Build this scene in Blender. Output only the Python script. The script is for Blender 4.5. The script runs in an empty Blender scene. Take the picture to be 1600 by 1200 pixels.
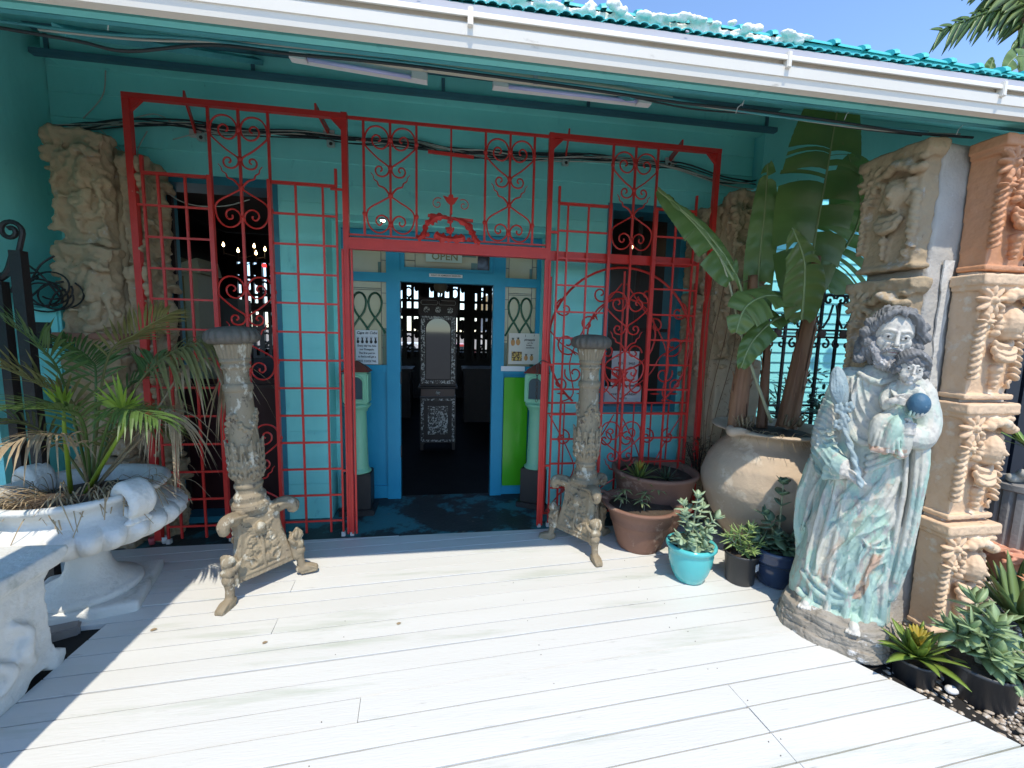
import bpy, bmesh, math, random
import numpy as np
from mathutils import Vector, Matrix, noise
random.seed(7)
SC = bpy.context.scene
COL = SC.collection
# ---------------------------------------------------------------- camera
F_PX, YAW, PITCH, ROLL = 680.0, 0.155725, 0.118871, 0.0245495
CAM = Vector((0.0, -3.38, 1.6))
_F = Vector((math.sin(YAW)*math.cos(PITCH), math.cos(YAW)*math.cos(PITCH), -math.sin(PITCH)))
_r = Vector((math.cos(YAW), -math.sin(YAW), 0)); _u = _r.cross(_F)
_R = _r*math.cos(ROLL)+_u*math.sin(ROLL); _U = -_r*math.sin(ROLL)+_u*math.cos(ROLL)
cd = bpy.data.cameras.new('camera'); cam = bpy.data.objects.new('camera', cd); COL.objects.link(cam)
cd.sensor_width = 36; cd.lens = 36*F_PX/1600.0; cd.clip_start = 0.05; cd.clip_end = 3000
M4 = Matrix((( _R.x, _U.x, -_F.x, CAM.x), (_R.y, _U.y, -_F.y, CAM.y), (_R.z, _U.z, -_F.z, CAM.z), (0, 0, 0, 1)))
cam.matrix_world = M4
SC.camera = cam
# ---------------------------------------------------------------- sky and sun
SUN_EL = math.radians(63.4)
w = bpy.data.worlds.new('World'); SC.world = w; w.use_nodes = True
nt = w.node_tree; nt.nodes.clear()
sky = nt.nodes.new('ShaderNodeTexSky'); sky.sky_type = 'NISHITA'; sky.sun_disc = False
sky.sun_elevation = SUN_EL; sky.sun_rotation = math.pi; sky.air_density = 1.0; sky.dust_density = 0.0; sky.ozone_density = 6.0; sky.altitude = 600
bg = nt.nodes.new('ShaderNodeBackground'); bg.inputs[1].default_value = 0.15
wo = nt.nodes.new('ShaderNodeOutputWorld')
nt.links.new(sky.outputs[0], bg.inputs[0]); nt.links.new(bg.outputs[0], wo.inputs[0])
sd = bpy.data.lights.new('sun', 'SUN'); sd.energy = 2.0; sd.angle = math.radians(0.5); sd.color = (1.0, 0.94, 0.84)
sun = bpy.data.objects.new('sun', sd); COL.objects.link(sun)
sun.rotation_euler = Vector((0.0, math.cos(SUN_EL), -math.sin(SUN_EL))).to_track_quat('-Z', 'Y').to_euler()
sun.location = (0, -8, 12)
SC.view_settings.view_transform = 'Standard'; SC.view_settings.look = 'None'
SC.view_settings.exposure = 1.22; SC.view_settings.gamma = 1.0
SC.view_settings.use_white_balance = True; SC.view_settings.white_balance_temperature = 6850; SC.view_settings.white_balance_tint = 9
SC.render.engine = 'CYCLES'
SC.cycles.max_bounces = 8; SC.cycles.diffuse_bounces = 6; SC.cycles.transparent_max_bounces = 12
SC.render.resolution_x = 1024; SC.render.resolution_y = 768

# ---------------------------------------------------------------- helpers
PI = math.pi
def W(x, y, Y):
    """where the sight line of photo point (x, y) meets the real plane Y = const (metres)"""
    d = _R*((x-800)/F_PX) - _U*((y-600)/F_PX) + _F
    t = (Y-CAM.y)/d.y
    return CAM + d*t
def WZ(x, y, Z=0.0):
    d = _R*((x-800)/F_PX) - _U*((y-600)/F_PX) + _F
    return CAM + d*((Z-CAM.z)/d.z)
V = Vector
def frame(d):
    d = d.normalized()
    a = V((0, 0, 1)) if abs(d.z) < 0.9 else V((1, 0, 0))
    x = d.cross(a).normalized(); y = d.cross(x).normalized()
    return x, y
class MB:
    """collects geometry for ONE mesh"""
    def __init__(s): s.v = []; s.f = []; s.uv = None
    def add(s, vs, fs, m=None):
        n = len(s.v)
        for p in vs:
            p = V(p)
            s.v.append(m @ p if m is not None else p)
        s.f += [tuple(i+n for i in f) for f in fs]
        return s
    def box(s, x0, x1, y0, y1, z0, z1, m=None, bev=0.0):
        if bev <= 0:
            vs = [(x, y, z) for x in (x0, x1) for y in (y0, y1) for z in (z0, z1)]
            fs = [(0, 1, 3, 2), (4, 6, 7, 5), (0, 4, 5, 1), (2, 3, 7, 6), (0, 2, 6, 4), (1, 5, 7, 3)]
            return s.add(vs, fs, m)
        bm = bmesh.new(); bmesh.ops.create_cube(bm, size=1)
        for v in bm.verts:
            v.co = V(((x0+x1)/2+v.co.x*(x1-x0), (y0+y1)/2+v.co.y*(y1-y0), (z0+z1)/2+v.co.z*(z1-z0)))
        bmesh.ops.bevel(bm, geom=bm.edges[:], offset=bev, segments=2, affect='EDGES')
        s.bm(bm, m); return s
    def bm(s, bm, m=None):
        bm.verts.index_update()
        s.add([v.co.copy() for v in bm.verts], [[v.index for v in f.verts] for f in bm.faces], m); bm.free()
    def tube(s, pts, r, n=6, cap=True, flat=1.0):
        pts = [V(p) for p in pts]
        if len(pts) < 2: return s
        rs = r if isinstance(r, (list, tuple)) else [r]*len(pts)
        rings = []; px = None
        for i, p in enumerate(pts):
            d = (pts[min(i+1, len(pts)-1)]-pts[max(i-1, 0)])
            if d.length < 1e-9: d = V((0, 0, 1))
            d.normalize()
            if px is None: x, y = frame(d)
            else:
                x = px-d*px.dot(d)
                if x.length < 1e-6: x, y = frame(d)
                x.normalize(); y = d.cross(x)
            px = x
            rings.append([p+x*math.cos(2*PI*k/n)*rs[i]+y*math.sin(2*PI*k/n)*rs[i]*flat for k in range(n)])
        vs = [q for rg in rings for q in rg]; fs = []
        for i in range(len(pts)-1):
            for k in range(n):
                a = i*n+k; b = i*n+(k+1) % n
                fs.append((a, b, b+n, a+n))
        if cap:
            fs.append(tuple(range(n-1, -1, -1))); fs.append(tuple((len(pts)-1)*n+k for k in range(n)))
        return s.add(vs, fs)
    def bar(s, a, b, w, d=None):
        """square bar from a to b; w in the facade plane, d along Y"""
        a = V(a); b = V(b); d = d or w
        t = (b-a); L = t.length; t.normalize()
        y = V((0, 1, 0))
        if abs(t.y) > 0.9: y = V((0, 0, 1))
        x = t.cross(y).normalized(); y = x.cross(t)
        vs = []
        for p in (a, b):
            for sx, sy in ((-1, -1), (1, -1), (1, 1), (-1, 1)): vs.append(p+x*sx*w/2+y*sy*d/2)
        return s.add(vs, [(3, 2, 1, 0), (4, 5, 6, 7), (0, 1, 5, 4), (1, 2, 6, 5), (2, 3, 7, 6), (3, 0, 4, 7)])
    def lathe(s, prof, n=32, m=None, mod=None, cap=True):
        vs = []
        for i, (r, z) in enumerate(prof):
            for k in range(n):
                a = 2*PI*k/n; rr = r
                if mod: rr = mod(r, z, a, i)
                vs.append((rr*math.cos(a), rr*math.sin(a), z))
        fs = []
        for i in range(len(prof)-1):
            for k in range(n):
                a = i*n+k; b = i*n+(k+1) % n
                fs.append((a, b, b+n, a+n))
        if cap:
            fs.append(tuple(range(n-1, -1, -1))); fs.append(tuple((len(prof)-1)*n+k for k in range(n)))
        return s.add(vs, fs, m)
    def prism(s, poly, y0, y1, m=None):
        """poly in (x, z), extruded along Y"""
        n = len(poly)
        vs = [(p[0], y0, p[1]) for p in poly]+[(p[0], y1, p[1]) for p in poly]
        fs = [tuple(range(n)), tuple(range(2*n-1, n-1, -1))]
        fs += [(i, i+n, (i+1) % n+n, (i+1) % n) for i in range(n)]
        return s.add(vs, fs, m)
    def sph(s, c, r, m=None, u=12, v=8, rot=None):
        r = (r, r, r) if not isinstance(r, (tuple, list)) else r
        c = V(c); R = rot.to_matrix() if rot is not None else None
        vs = [V((0, 0, r[2]))]
        for j in range(1, v):
            t = PI*j/v
            for k in range(u):
                a = 2*PI*k/u; vs.append(V((r[0]*math.sin(t)*math.cos(a), r[1]*math.sin(t)*math.sin(a), r[2]*math.cos(t))))
        vs.append(V((0, 0, -r[2])))
        if R: vs = [R @ p for p in vs]
        vs = [p+c for p in vs]
        fs = [(0, 1+k, 1+(k+1) % u) for k in range(u)]
        for j in range(v-2):
            for k in range(u):
                a = 1+j*u+k; b = 1+j*u+(k+1) % u
                fs.append((a, a+u, b+u, b))
        L = len(vs)-1; o = 1+(v-2)*u
        fs += [(L, o+(k+1) % u, o+k) for k in range(u)]
        return s.add(vs, fs, m)
    def cap(s, a, b, ra, rb, n=10):
        """closed tapered capsule"""
        a = V(a); b = V(b); d = b-a; L = d.length
        if L < 1e-6: return s.sph(a, max(ra, rb))
        d.normalize()
        pts = []; rs = []
        for t in (80, 55, 28): pts.append(a-d*ra*math.sin(math.radians(t))); rs.append(ra*math.cos(math.radians(t)))
        pts.append(a); rs.append(ra); pts.append(b); rs.append(rb)
        for t in (28, 55, 80): pts.append(b+d*rb*math.sin(math.radians(t))); rs.append(rb*math.cos(math.radians(t)))
        return s.tube(pts, rs, n)
    def chain(s, pts, rs, n=10):
        pts = smooth(pts, 3) if len(pts) > 2 else [V(p) for p in pts]
        if isinstance(rs, (list, tuple)):
            k = len(pts); rr = [np.interp(i/(k-1)*(len(rs)-1), range(len(rs)), rs) for i in range(k)]
        else: rr = [rs]*len(pts)
        a, b = pts[0], pts[-1]; da = (pts[1]-a).normalized(); db = (b-pts[-2]).normalized()
        P = [a-da*rr[0]*.95, a-da*rr[0]*.6]+pts+[b+db*rr[-1]*.6, b+db*rr[-1]*.95]
        R = [rr[0]*.25, rr[0]*.8]+rr+[rr[-1]*.8, rr[-1]*.25]
        return s.tube(P, R, n)
    def build(s, name, mt, parent=None, smooth_=False, world=True, auto=None):
        me = bpy.data.meshes.new(name)
        off = V((0, 0, 0))
        vs = s.v
        if parent is not None and world:
            inv = wm(parent).inverted(); vs = [inv @ p for p in vs]
        me.from_pydata([tuple(p) for p in vs], [], s.f)
        me.materials.append(mt)
        bm = bmesh.new(); bm.from_mesh(me); bmesh.ops.recalc_face_normals(bm, faces=bm.faces[:]); bm.to_mesh(me); bm.free()
        if smooth_: me.polygons.foreach_set('use_smooth', [True]*len(me.polygons))
        me.update()
        o = bpy.data.objects.new(name, me); COL.objects.link(o)
        if parent is not None: o.parent = parent
        if auto:
            try: me.shade_auto_smooth  # not always present
            except Exception: pass
            set_sharp(me, auto)
        return o
def set_sharp(me, deg):
    me.polygons.foreach_set('use_smooth', [True]*len(me.polygons))
    bm = bmesh.new(); bm.from_mesh(me)
    for e in bm.edges:
        if len(e.link_faces) == 2 and e.calc_face_angle(0) > math.radians(deg): e.smooth = False
    bm.to_mesh(me); bm.free()
def wm(o):
    m = Matrix.LocRotScale(o.location, o.rotation_euler, o.scale)
    return wm(o.parent) @ m if o.parent else m
def smooth(pts, k=2):
    pts = [V(p) for p in pts]
    out = []
    n = len(pts)
    for i in range(n-1):
        p0 = pts[max(i-1, 0)]; p1 = pts[i]; p2 = pts[i+1]; p3 = pts[min(i+2, n-1)]
        for j in range(k+1):
            t = j/(k+1)
            out.append(0.5*((2*p1)+(p2-p0)*t+(2*p0-5*p1+4*p2-p3)*t*t+(3*p1-p0-3*p2+p3)*t**3))
    out.append(pts[-1]); return out
def tag(o, label=None, cat=None, group=None, kind=None):
    if label: o['label'] = label
    if cat: o['category'] = cat
    if group: o['group'] = group
    if kind: o['kind'] = kind
    return o
def thing(name, loc, label, cat, group=None, rz=0.0):
    o = bpy.data.objects.new(name, None); o.empty_display_size = 0.1; COL.objects.link(o)
    o.location = loc; o.rotation_euler = (0, 0, rz)
    return tag(o, label, cat, group)
def copy_tree(o, parent=None):
    c = o.copy(); COL.objects.link(c); c.parent = parent
    for ch in [x for x in bpy.data.objects if x.parent == o]: copy_tree(ch, c)
    return c
def remesh(mb, vox, sm=2, it_f=0.5):
    """one continuous skin round everything in mb (a sculpting step); returns vertex and face arrays"""
    me = bpy.data.meshes.new('tmp'); me.from_pydata([tuple(p) for p in mb.v], [], mb.f)
    bm = bmesh.new(); bm.from_mesh(me); bmesh.ops.recalc_face_normals(bm, faces=bm.faces[:]); bm.to_mesh(me); bm.free()
    o = bpy.data.objects.new('tmp', me); COL.objects.link(o)
    m = o.modifiers.new('r', 'REMESH'); m.mode = 'VOXEL'; m.voxel_size = vox
    if sm: k = o.modifiers.new('s', 'SMOOTH'); k.iterations = sm; k.factor = it_f
    dg = bpy.context.evaluated_depsgraph_get(); dg.update()
    ev = o.evaluated_get(dg); em = ev.to_mesh()
    n = len(em.vertices); co = np.empty(n*3); em.vertices.foreach_get('co', co); co = co.reshape(-1, 3)
    no = np.empty(n*3); em.vertices.foreach_get('normal', no); no = no.reshape(-1, 3)
    fs = [tuple(p.vertices) for p in em.polygons]
    ev.to_mesh_clear(); bpy.data.objects.remove(o); bpy.data.meshes.remove(me)
    return co, no, fs
def sculpt(name, mb, vox, mt, parent=None, sm=2, disp=None, fac=0.5):
    """mb holds LOCAL coordinates of the parent"""
    co, no, fs = remesh(mb, vox, sm, fac)
    if disp is not None: co = co+no*disp(co, no)[:, None]
    me = bpy.data.meshes.new(name); me.from_pydata(co.tolist(), [], fs); me.materials.append(mt)
    me.polygons.foreach_set('use_smooth', [True]*len(me.polygons)); me.update()
    o = bpy.data.objects.new(name, me); COL.objects.link(o)
    if parent is not None: o.parent = parent
    return o
def fbm(co, s, oc=3, seed=0.0):
    out = np.empty(len(co))
    for i, p in enumerate(co):
        q = V((p[0]*s+seed, p[1]*s-seed, p[2]*s+seed*.5)); a = 0; am = 1
        for k in range(oc): a += noise.noise(q)*am; q = q*2.1; am *= .5
        out[i] = a
    return out

# ---------------------------------------------------------------- materials
MATS = {}
def lin(h):
    h = h.lstrip('#'); c = [int(h[i:i+2], 16)/255 for i in (0, 2, 4)]
    return tuple((x/12.92 if x <= .04045 else ((x+.055)/1.055)**2.4) for x in c)
def mat(name, base, rough=0.6, var=None, vscale=4.0, vamt=0.5, bump=0.0, bscale=60.0, metal=0.0, spec=0.5,
        spots=None, sscale=9.0, sth=0.6, stretch=(1, 1, 1), sub=0.0, trans=0.0, ssm=0.06, bdist=0.01, spots2=None, s2scale=3.0, s2th=0.62):
    if name in MATS: return MATS[name]
    m = bpy.data.materials.new(name); m.use_nodes = True; MATS[name] = m
    nt = m.node_tree; b = nt.nodes['Principled BSDF']; N = nt.nodes.new; L = nt.links.new
    b.inputs['Roughness'].default_value = rough; b.inputs['Metallic'].default_value = metal
    b.inputs['Specular IOR Level'].default_value = spec
    tc = N('ShaderNodeTexCoord'); mp = N('ShaderNodeMapping'); mp.inputs['Scale'].default_value = stretch
    L(tc.outputs['Object'], mp.inputs['Vector'])
    c4 = lambda c: (c[0], c[1], c[2], 1)
    col = None
    if var:
        n = N('ShaderNodeTexNoise'); n.inputs['Scale'].default_value = vscale; n.inputs['Detail'].default_value = 8; n.inputs['Roughness'].default_value = .6
        L(mp.outputs[0], n.inputs['Vector'])
        r = N('ShaderNodeMapRange'); r.inputs[1].default_value = .5-.28; r.inputs[2].default_value = .5+.28
        r.inputs[3].default_value = 0; r.inputs[4].default_value = vamt
        L(n.outputs[0], r.inputs[0])
        mx = N('ShaderNodeMix'); mx.data_type = 'RGBA'; mx.inputs[6].default_value = c4(base); mx.inputs[7].default_value = c4(var)
        L(r.outputs[0], mx.inputs[0]); col = mx.outputs[2]
    for sp, ss, st in ((spots, sscale, sth), (spots2, s2scale, s2th)):
        if sp:
            n = N('ShaderNodeTexNoise'); n.inputs['Scale'].default_value = ss; n.inputs['Detail'].default_value = 10; n.inputs['Roughness'].default_value = .65
            L(mp.outputs[0], n.inputs['Vector'])
            r = N('ShaderNodeMapRange'); r.inputs[1].default_value = st; r.inputs[2].default_value = st+ssm
            L(n.outputs[0], r.inputs[0])
            mx = N('ShaderNodeMix'); mx.data_type = 'RGBA'; mx.inputs[7].default_value = c4(sp)
            if col is None: mx.inputs[6].default_value = c4(base)
            else: L(col, mx.inputs[6])
            L(r.outputs[0], mx.inputs[0]); col = mx.outputs[2]
    if col is not None: L(col, b.inputs['Base Color'])
    else: b.inputs['Base Color'].default_value = c4(base)
    if bump > 0:
        n = N('ShaderNodeTexNoise'); n.inputs['Scale'].default_value = bscale; n.inputs['Detail'].default_value = 9
        L(mp.outputs[0], n.inputs['Vector'])
        bp = N('ShaderNodeBump'); bp.inputs['Strength'].default_value = bump; bp.inputs['Distance'].default_value = bdist
        L(n.outputs[0], bp.inputs['Height']); L(bp.outputs[0], b.inputs['Normal'])
    if trans > 0:
        out = nt.nodes['Material Output']; t = N('ShaderNodeBsdfTranslucent'); ms = N('ShaderNodeMixShader'); ms.inputs[0].default_value = trans
        if col is not None: L(col, t.inputs[0])
        else: t.inputs[0].default_value = c4(base)
        L(b.outputs[0], ms.inputs[1]); L(t.outputs[0], ms.inputs[2]); L(ms.outputs[0], out.inputs[0])
    return m
def emit(name, col, s):
    m = bpy.data.materials.new(name); m.use_nodes = True; nt = m.node_tree
    b = nt.nodes['Principled BSDF']; b.inputs['Base Color'].default_value = (*col, 1)
    b.inputs['Emission Color'].default_value = (*col, 1); b.inputs['Emission Strength'].default_value = s
    return m
def text(s, x, z, size, Y, mt, parent, name='lettering', align='CENTER', rot=0.0, sx=1.0, font_shear=0.0):
    cu = bpy.data.curves.new('t', 'FONT'); cu.body = s; cu.size = size; cu.align_x = align; cu.align_y = 'CENTER'
    cu.extrude = 0.0006; cu.offset = size*.018; cu.resolution_u = 2; cu.shear = font_shear
    o = bpy.data.objects.new('t', cu); COL.objects.link(o)
    dg = bpy.context.evaluated_depsgraph_get(); dg.update()
    me = bpy.data.meshes.new_from_object(o.evaluated_get(dg)); bpy.data.objects.remove(o)
    T = Matrix.Translation((x, Y, z)) @ Matrix.Rotation(PI/2, 4, 'X') @ Matrix.Rotation(rot, 4, 'Z') @ Matrix.Diagonal((sx, 1, 1, 1))
    mb = MB(); mb.add([v.co.copy() for v in me.vertices], [tuple(p.vertices) for p in me.polygons], T)
    bpy.data.meshes.remove(me)
    return mb
# ================================================================ materials of the place
teal = mat('teal_paint', (.24, .76, .73), .55, var=(.17, .64, .63), vscale=2.2, vamt=.9, bump=.3, bscale=24, stretch=(1, 1, .4), spots=(.12, .48, .50), sscale=9, sth=.62, ssm=.12, spots2=(.10, .34, .36), s2scale=26, s2th=.68)
teal_dk = mat('teal_trim_paint', (.10, .44, .47), .5, var=(.03, .19, .25), vscale=3, vamt=.9, bump=.3, bscale=40)
teal_lt = mat('aqua_paint', (.16, .66, .66), .5, var=(.11, .56, .6), vscale=2, vamt=.7, bump=.2, bscale=30)
blue = mat('blue_gloss_paint', (.010, .24, .40), .38, var=(.02, .29, .45), vscale=5, vamt=.8, bump=.1, bscale=25, spec=.25, spots=(.1, .33, .42), sscale=22, sth=.71)
red = mat('red_gloss_paint', (.60, .030, .022), .4, var=(.46, .020, .018), vscale=9, vamt=.9, bump=.2, bscale=80, spots=(.5, .12, .09), sscale=40, sth=.7)
white_m = mat('white_metal', (.80, .76, .68), .5, var=(.70, .65, .57), vscale=3, vamt=.7, stretch=(.3, 1, 1), spots=(.38, .33, .27), sscale=14, sth=.66, ssm=.12)
white_plain = mat('white_plastic', (.7, .7, .7), .4)
grey_m = mat('grey_flashing', (.36, .36, .38), .5, var=(.3, .3, .33), vscale=6, vamt=.8)
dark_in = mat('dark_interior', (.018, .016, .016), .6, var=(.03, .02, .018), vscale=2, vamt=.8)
dark_wood = mat('dark_carved_wood', (.02, .011, .01), .45, var=(.04, .02, .016), vscale=12, vamt=.8, bump=.4, bscale=60)
black_iron = mat('black_iron', (.012, .013, .015), .5, var=(.03, .022, .018), vscale=20, vamt=.6, bump=.3, bscale=70)
cable_m = mat('black_cable', (.02, .03, .035), .6); cable_w = mat('pale_cable', (.4, .42, .38), .6)
paper = mat('paper', (.62, .64, .66), .7); ink = mat('ink', (.02, .02, .022), .7)
concrete = mat('concrete', (.48, .45, .40), .85, var=(.36, .33, .30), vscale=7, vamt=.9, bump=.5, bscale=50, spots=(.5, .48, .45), sscale=11, sth=.62)
stone_tan = mat('tan_stone', (.42, .32, .20), .85, var=(.30, .22, .14), vscale=5, vamt=.85, bump=.6, bscale=45, spots=(.42, .38, .33), sscale=6, sth=.6, spots2=(.12, .08, .06), s2scale=22, s2th=.66)
terra = mat('terracotta_relief', (.66, .49, .33), .8, var=(.62, .40, .25), vscale=4, vamt=.85, bump=.35, bscale=60, spots=(.70, .62, .50), sscale=6, sth=.58, ssm=.10, spots2=(.30, .17, .10), s2scale=18, s2th=.64)
soil = mat('soil', (.05, .035, .025), .95, var=(.09, .065, .045), vscale=40, vamt=1, bump=1, bscale=90)

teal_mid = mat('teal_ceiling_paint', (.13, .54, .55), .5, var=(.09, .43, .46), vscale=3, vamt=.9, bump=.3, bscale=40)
lip_m = mat('blue_grey_trim', (.055, .17, .22), .5, var=(.04, .12, .17), vscale=5, vamt=.9)
# ================================================================ ground, deck, floor
ground = MB(); ground.add([(-400, -400, -.16), (400, -400, -.16), (400, 400, -.16), (-400, 400, -.16)], [(0, 1, 2, 3)])
tag(ground.build('ground', mat('sandy_ground', (.30, .25, .20), .95, var=(.18, .15, .12), vscale=3, vamt=1, bump=.5, bscale=30)), kind='structure')
deck_m = mat('white_deck_paint', (.65, .65, .63), .45, var=(.58, .575, .54), vscale=2.2, vamt=.7, bump=.14, bscale=40, stretch=(.35, 3.0, 1),
             spots=(.46, .49, .42), sscale=1.8, sth=.55, ssm=.15, spots2=(.25, .24, .20), s2scale=12, s2th=.64)
# boards run 4 degrees off the facade
PH = math.radians(4.08); DT = V((math.cos(PH), math.sin(PH), 0)); DN = V((-math.sin(PH), math.cos(PH), 0))
def clip(poly, p, n):
    out = []
    for i in range(len(poly)):
        a, b = poly[i], poly[(i+1) % len(poly)]
        da, db = (a-p).dot(n), (b-p).dot(n)
        if da >= 0: out.append(a)
        if da*db < 0: out.append(a+(b-a)*(da/(da-db)))
    return out
cuts = [((0, -.055, 0), (0, -1, 0)), ((2.12, -1.81, 0), (-.879, -.477, 0)), ((2.46, -1.2, 0), (-1, .02, 0)), ((-2.75, 0, 0), (1, 0, 0)), ((-1.775, 0, 0), (1, 0, 0))]
deck = MB(); rd = random.Random(3)
pitch = .1265; k0 = -2.1835
def board(n0, n1, t0, t1, zt, tilt):
    poly = [DT*t0+DN*n0, DT*t1+DN*n0, DT*t1+DN*n1, DT*t0+DN*n1]
    for p, n in (cuts[:2] if n0 < -1.82 else cuts[:1])+cuts[2:4]+(cuts[4:] if n0 < -.80 else []):
        poly = clip(poly, V(p), V(n))
        if len(poly) < 3: return
    # subdivide long edges slightly so edges waver
    top = []
    for i in range(len(poly)):
        a, b = poly[i], poly[(i+1) % len(poly)]
        L = (b-a).length; m = max(1, int(L/.16))
        for j in range(m):
            q = a+(b-a)*(j/m)
            if j: q = q+DN*(noise.noise(V((q.x*9, q.y*9, 3)))*.0016+max(0, noise.noise(V((q.x*31, q.y*31, 7)))-.34)*.012)
            top.append(q)
    c = sum(top, V((0, 0, 0)))/len(top)
    n = len(top)
    z = lambda q: zt+tilt*(q-c).dot(DN)
    inner = [q+(c-q).normalized()*0 for q in top]
    vs = [V((q.x, q.y, z(q))) for q in inner]
    for i, q in enumerate(top):
        d = DN if (q-c).dot(DN) > 0 else -DN
        vs[i] = vs[i]-d*.0008
    r1 = [V((q.x, q.y, z(q)-.0010)) for q in top]; r2 = [V((q.x, q.y, -.03)) for q in top]
    fs = [tuple(range(n))]
    for i in range(n):
        j = (i+1) % n
        fs.append((i, i+n, j+n, j)); fs.append((i+n, i+2*n, j+2*n, j+n))
    deck.add(vs+r1+r2, fs)
for k in range(-7, 18):
    n0 = k0+k*pitch+.0037+rd.uniform(-.0012, .001); n1 = k0+(k+1)*pitch-.0037+rd.uniform(-.001, .0012)
    seams = [-4.0]
    if k in (0, 1, 2): seams.append(1.185)
    elif k == -1: seams.append(1.19)
    elif k in (9, 12, 4): seams.append(rd.uniform(-1.0, -.2))
    seams.append(4.2)
    for a, b in zip(seams[:-1], seams[1:]):
        board(n0, n1, a+.0012, b-.0012, rd.uniform(-.0022, .0018), rd.uniform(-.02, .02))
tag(deck.build('deck', deck_m), kind='structure')
u = MB(); u.box(-2.72, 2.36, -3.1, -.05, -.13, -.032)
tag(u.build('deck_underside', mat('dark_gap', (.012, .01, .008), .9)), kind='structure')
nails = MB()
for k in range(-2, 12):
    for t in (1.155, 1.215, -.6, .4):
        for dn in (.03, .095):
            p = DT*(t+rd.uniform(-.02, .02))+DN*(k0+k*pitch+dn+rd.uniform(-.006, .006))
            if p.y > -.3 or rd.random() < .68: continue
            nails.lathe([(.0020, .0), (.0020, .0028)], 8, Matrix.Translation((p.x, p.y, 0)))
tag(nails.build('deck_nails', mat('rusty_nail', (.10, .08, .07), .7)), kind='structure')

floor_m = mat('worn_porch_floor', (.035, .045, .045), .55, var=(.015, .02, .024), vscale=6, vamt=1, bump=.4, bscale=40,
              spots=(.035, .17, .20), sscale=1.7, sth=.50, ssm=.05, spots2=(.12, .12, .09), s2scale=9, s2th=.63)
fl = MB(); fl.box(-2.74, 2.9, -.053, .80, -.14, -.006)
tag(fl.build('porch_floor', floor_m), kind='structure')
fl = MB(); fl.box(-4.7, 3.0, .801, 7.1, -.14, -.003)
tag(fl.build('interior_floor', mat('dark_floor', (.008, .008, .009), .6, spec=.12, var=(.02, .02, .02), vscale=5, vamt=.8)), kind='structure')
th = MB(); th.box(-.41, .46, .72, .84, -.005, .012, bev=.004)
th.box(-.75, .8, .30, .40, -.005, .004, bev=.002)

# gravel strip on the right
bed = MB(); bed.add([(1.9, -4.0, -.06), (6.5, -4.0, -.06), (6.5, .4, -.06), (1.9, .4, -.06)], [(0, 1, 2, 3)])
tag(bed.build('planting_bed', mat('bed_soil', (.07, .055, .045), .95, var=(.14, .115, .09), vscale=25, vamt=1, bump=1, bscale=60)), kind='structure')
gr = MB(); rg = random.Random(11)
ico = bmesh.new(); bmesh.ops.create_icosphere(ico, subdivisions=1, radius=1); IV = [v.co.copy() for v in ico.verts]; IF = [[v.index for v in f.verts] for f in ico.faces]; ico.free()
def pebble(mb, x, y, z, r, rnd):
    s = V((rnd.uniform(.7, 1.3), rnd.uniform(.6, 1), rnd.uniform(.35, .65)))*r; a = rnd.uniform(0, 6.28)
    mb.add([V((p.x*s.x*math.cos(a)-p.y*s.y*math.sin(a), p.x*s.x*math.sin(a)+p.y*s.y*math.cos(a), p.z*s.z))+V((x, y, z)) for p in IV], IF)
gr_m = mat('gravel', (.52, .44, .33), .8, var=(.30, .22, .16), vscale=38, vamt=1, spots=(.62, .58, .52), sscale=32, sth=.52)
for i in range(7500):
    x = rg.uniform(2.0, 3.3) if i % 4 else rg.uniform(2.0, 4.2); y = rg.uniform(-2.7, -1.0)
    if -.879*(x-2.12)-.477*(y+1.81) > -.004 and y < -1.3: continue
    pebble(gr, x, y, -.055+rg.random()*.025, rg.uniform(.007, .019), rg)
tag(gr.build('gravel', gr_m, smooth_=True), 'loose tan and white gravel beside the deck', 'gravel', kind='stuff')
for (px, py, r, mm, lb) in ((1487, 1080, .033, mat('white_pebble', (.75, .73, .7), .5), 'smooth white pebble on the gravel at the edge of the deck'), (1478, 1062, .028, concrete, 'grey pebble beside the white pebble')):
    p = WZ(px, py, -.02); s_ = MB(); s_.sph((p.x, p.y, -.012), (r, r*.7, r*.55), u=16, v=10); o = s_.build('pebble', mm, smooth_=True); tag(o, lb, 'pebble')
# dark earth and bricks under the urn at the left
eb = MB(); eb.add([(-3.2, -2.6, -.10), (-1.7, -2.6, -.10), (-1.7, .3, -.10), (-3.2, .3, -.10)], [(0, 1, 2, 3)])
tag(eb.build('left_bed', soil), kind='structure')

# ================================================================ the building
B = thing('restaurant_building', (0, .35, 0), 'turquoise painted restaurant front with blue door frame, wide windows and tiled eave', 'building')
wl = MB()
YF, YB = .35, .55
def wbox(x0, x1, z0, z1, y0=YF, y1=YB): wl.box(x0, x1, y0, y1, z0, z1)
wbox(-2.95, -2.16, -.1, 2.70); wbox(-2.95, 2.72, 2.70, 3.85); wbox(-1.29, -.93, -.1, 2.70)
wbox(-.93, .93, 2.49, 2.70); wl.box(-.90, .90, .55, .82, 2.475, 2.60); wbox(.93, 1.40, -.1, 2.70); wbox(1.40, 2.1, -.1, .90); wbox(2.1, 2.72, -.1, 2.70)
wl.box(-.93, -.90, .55, .80, -.05, 2.49); wl.box(.90, .93, .55, .80, -.05, 2.49)
wl.build('wall', teal, B)
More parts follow.
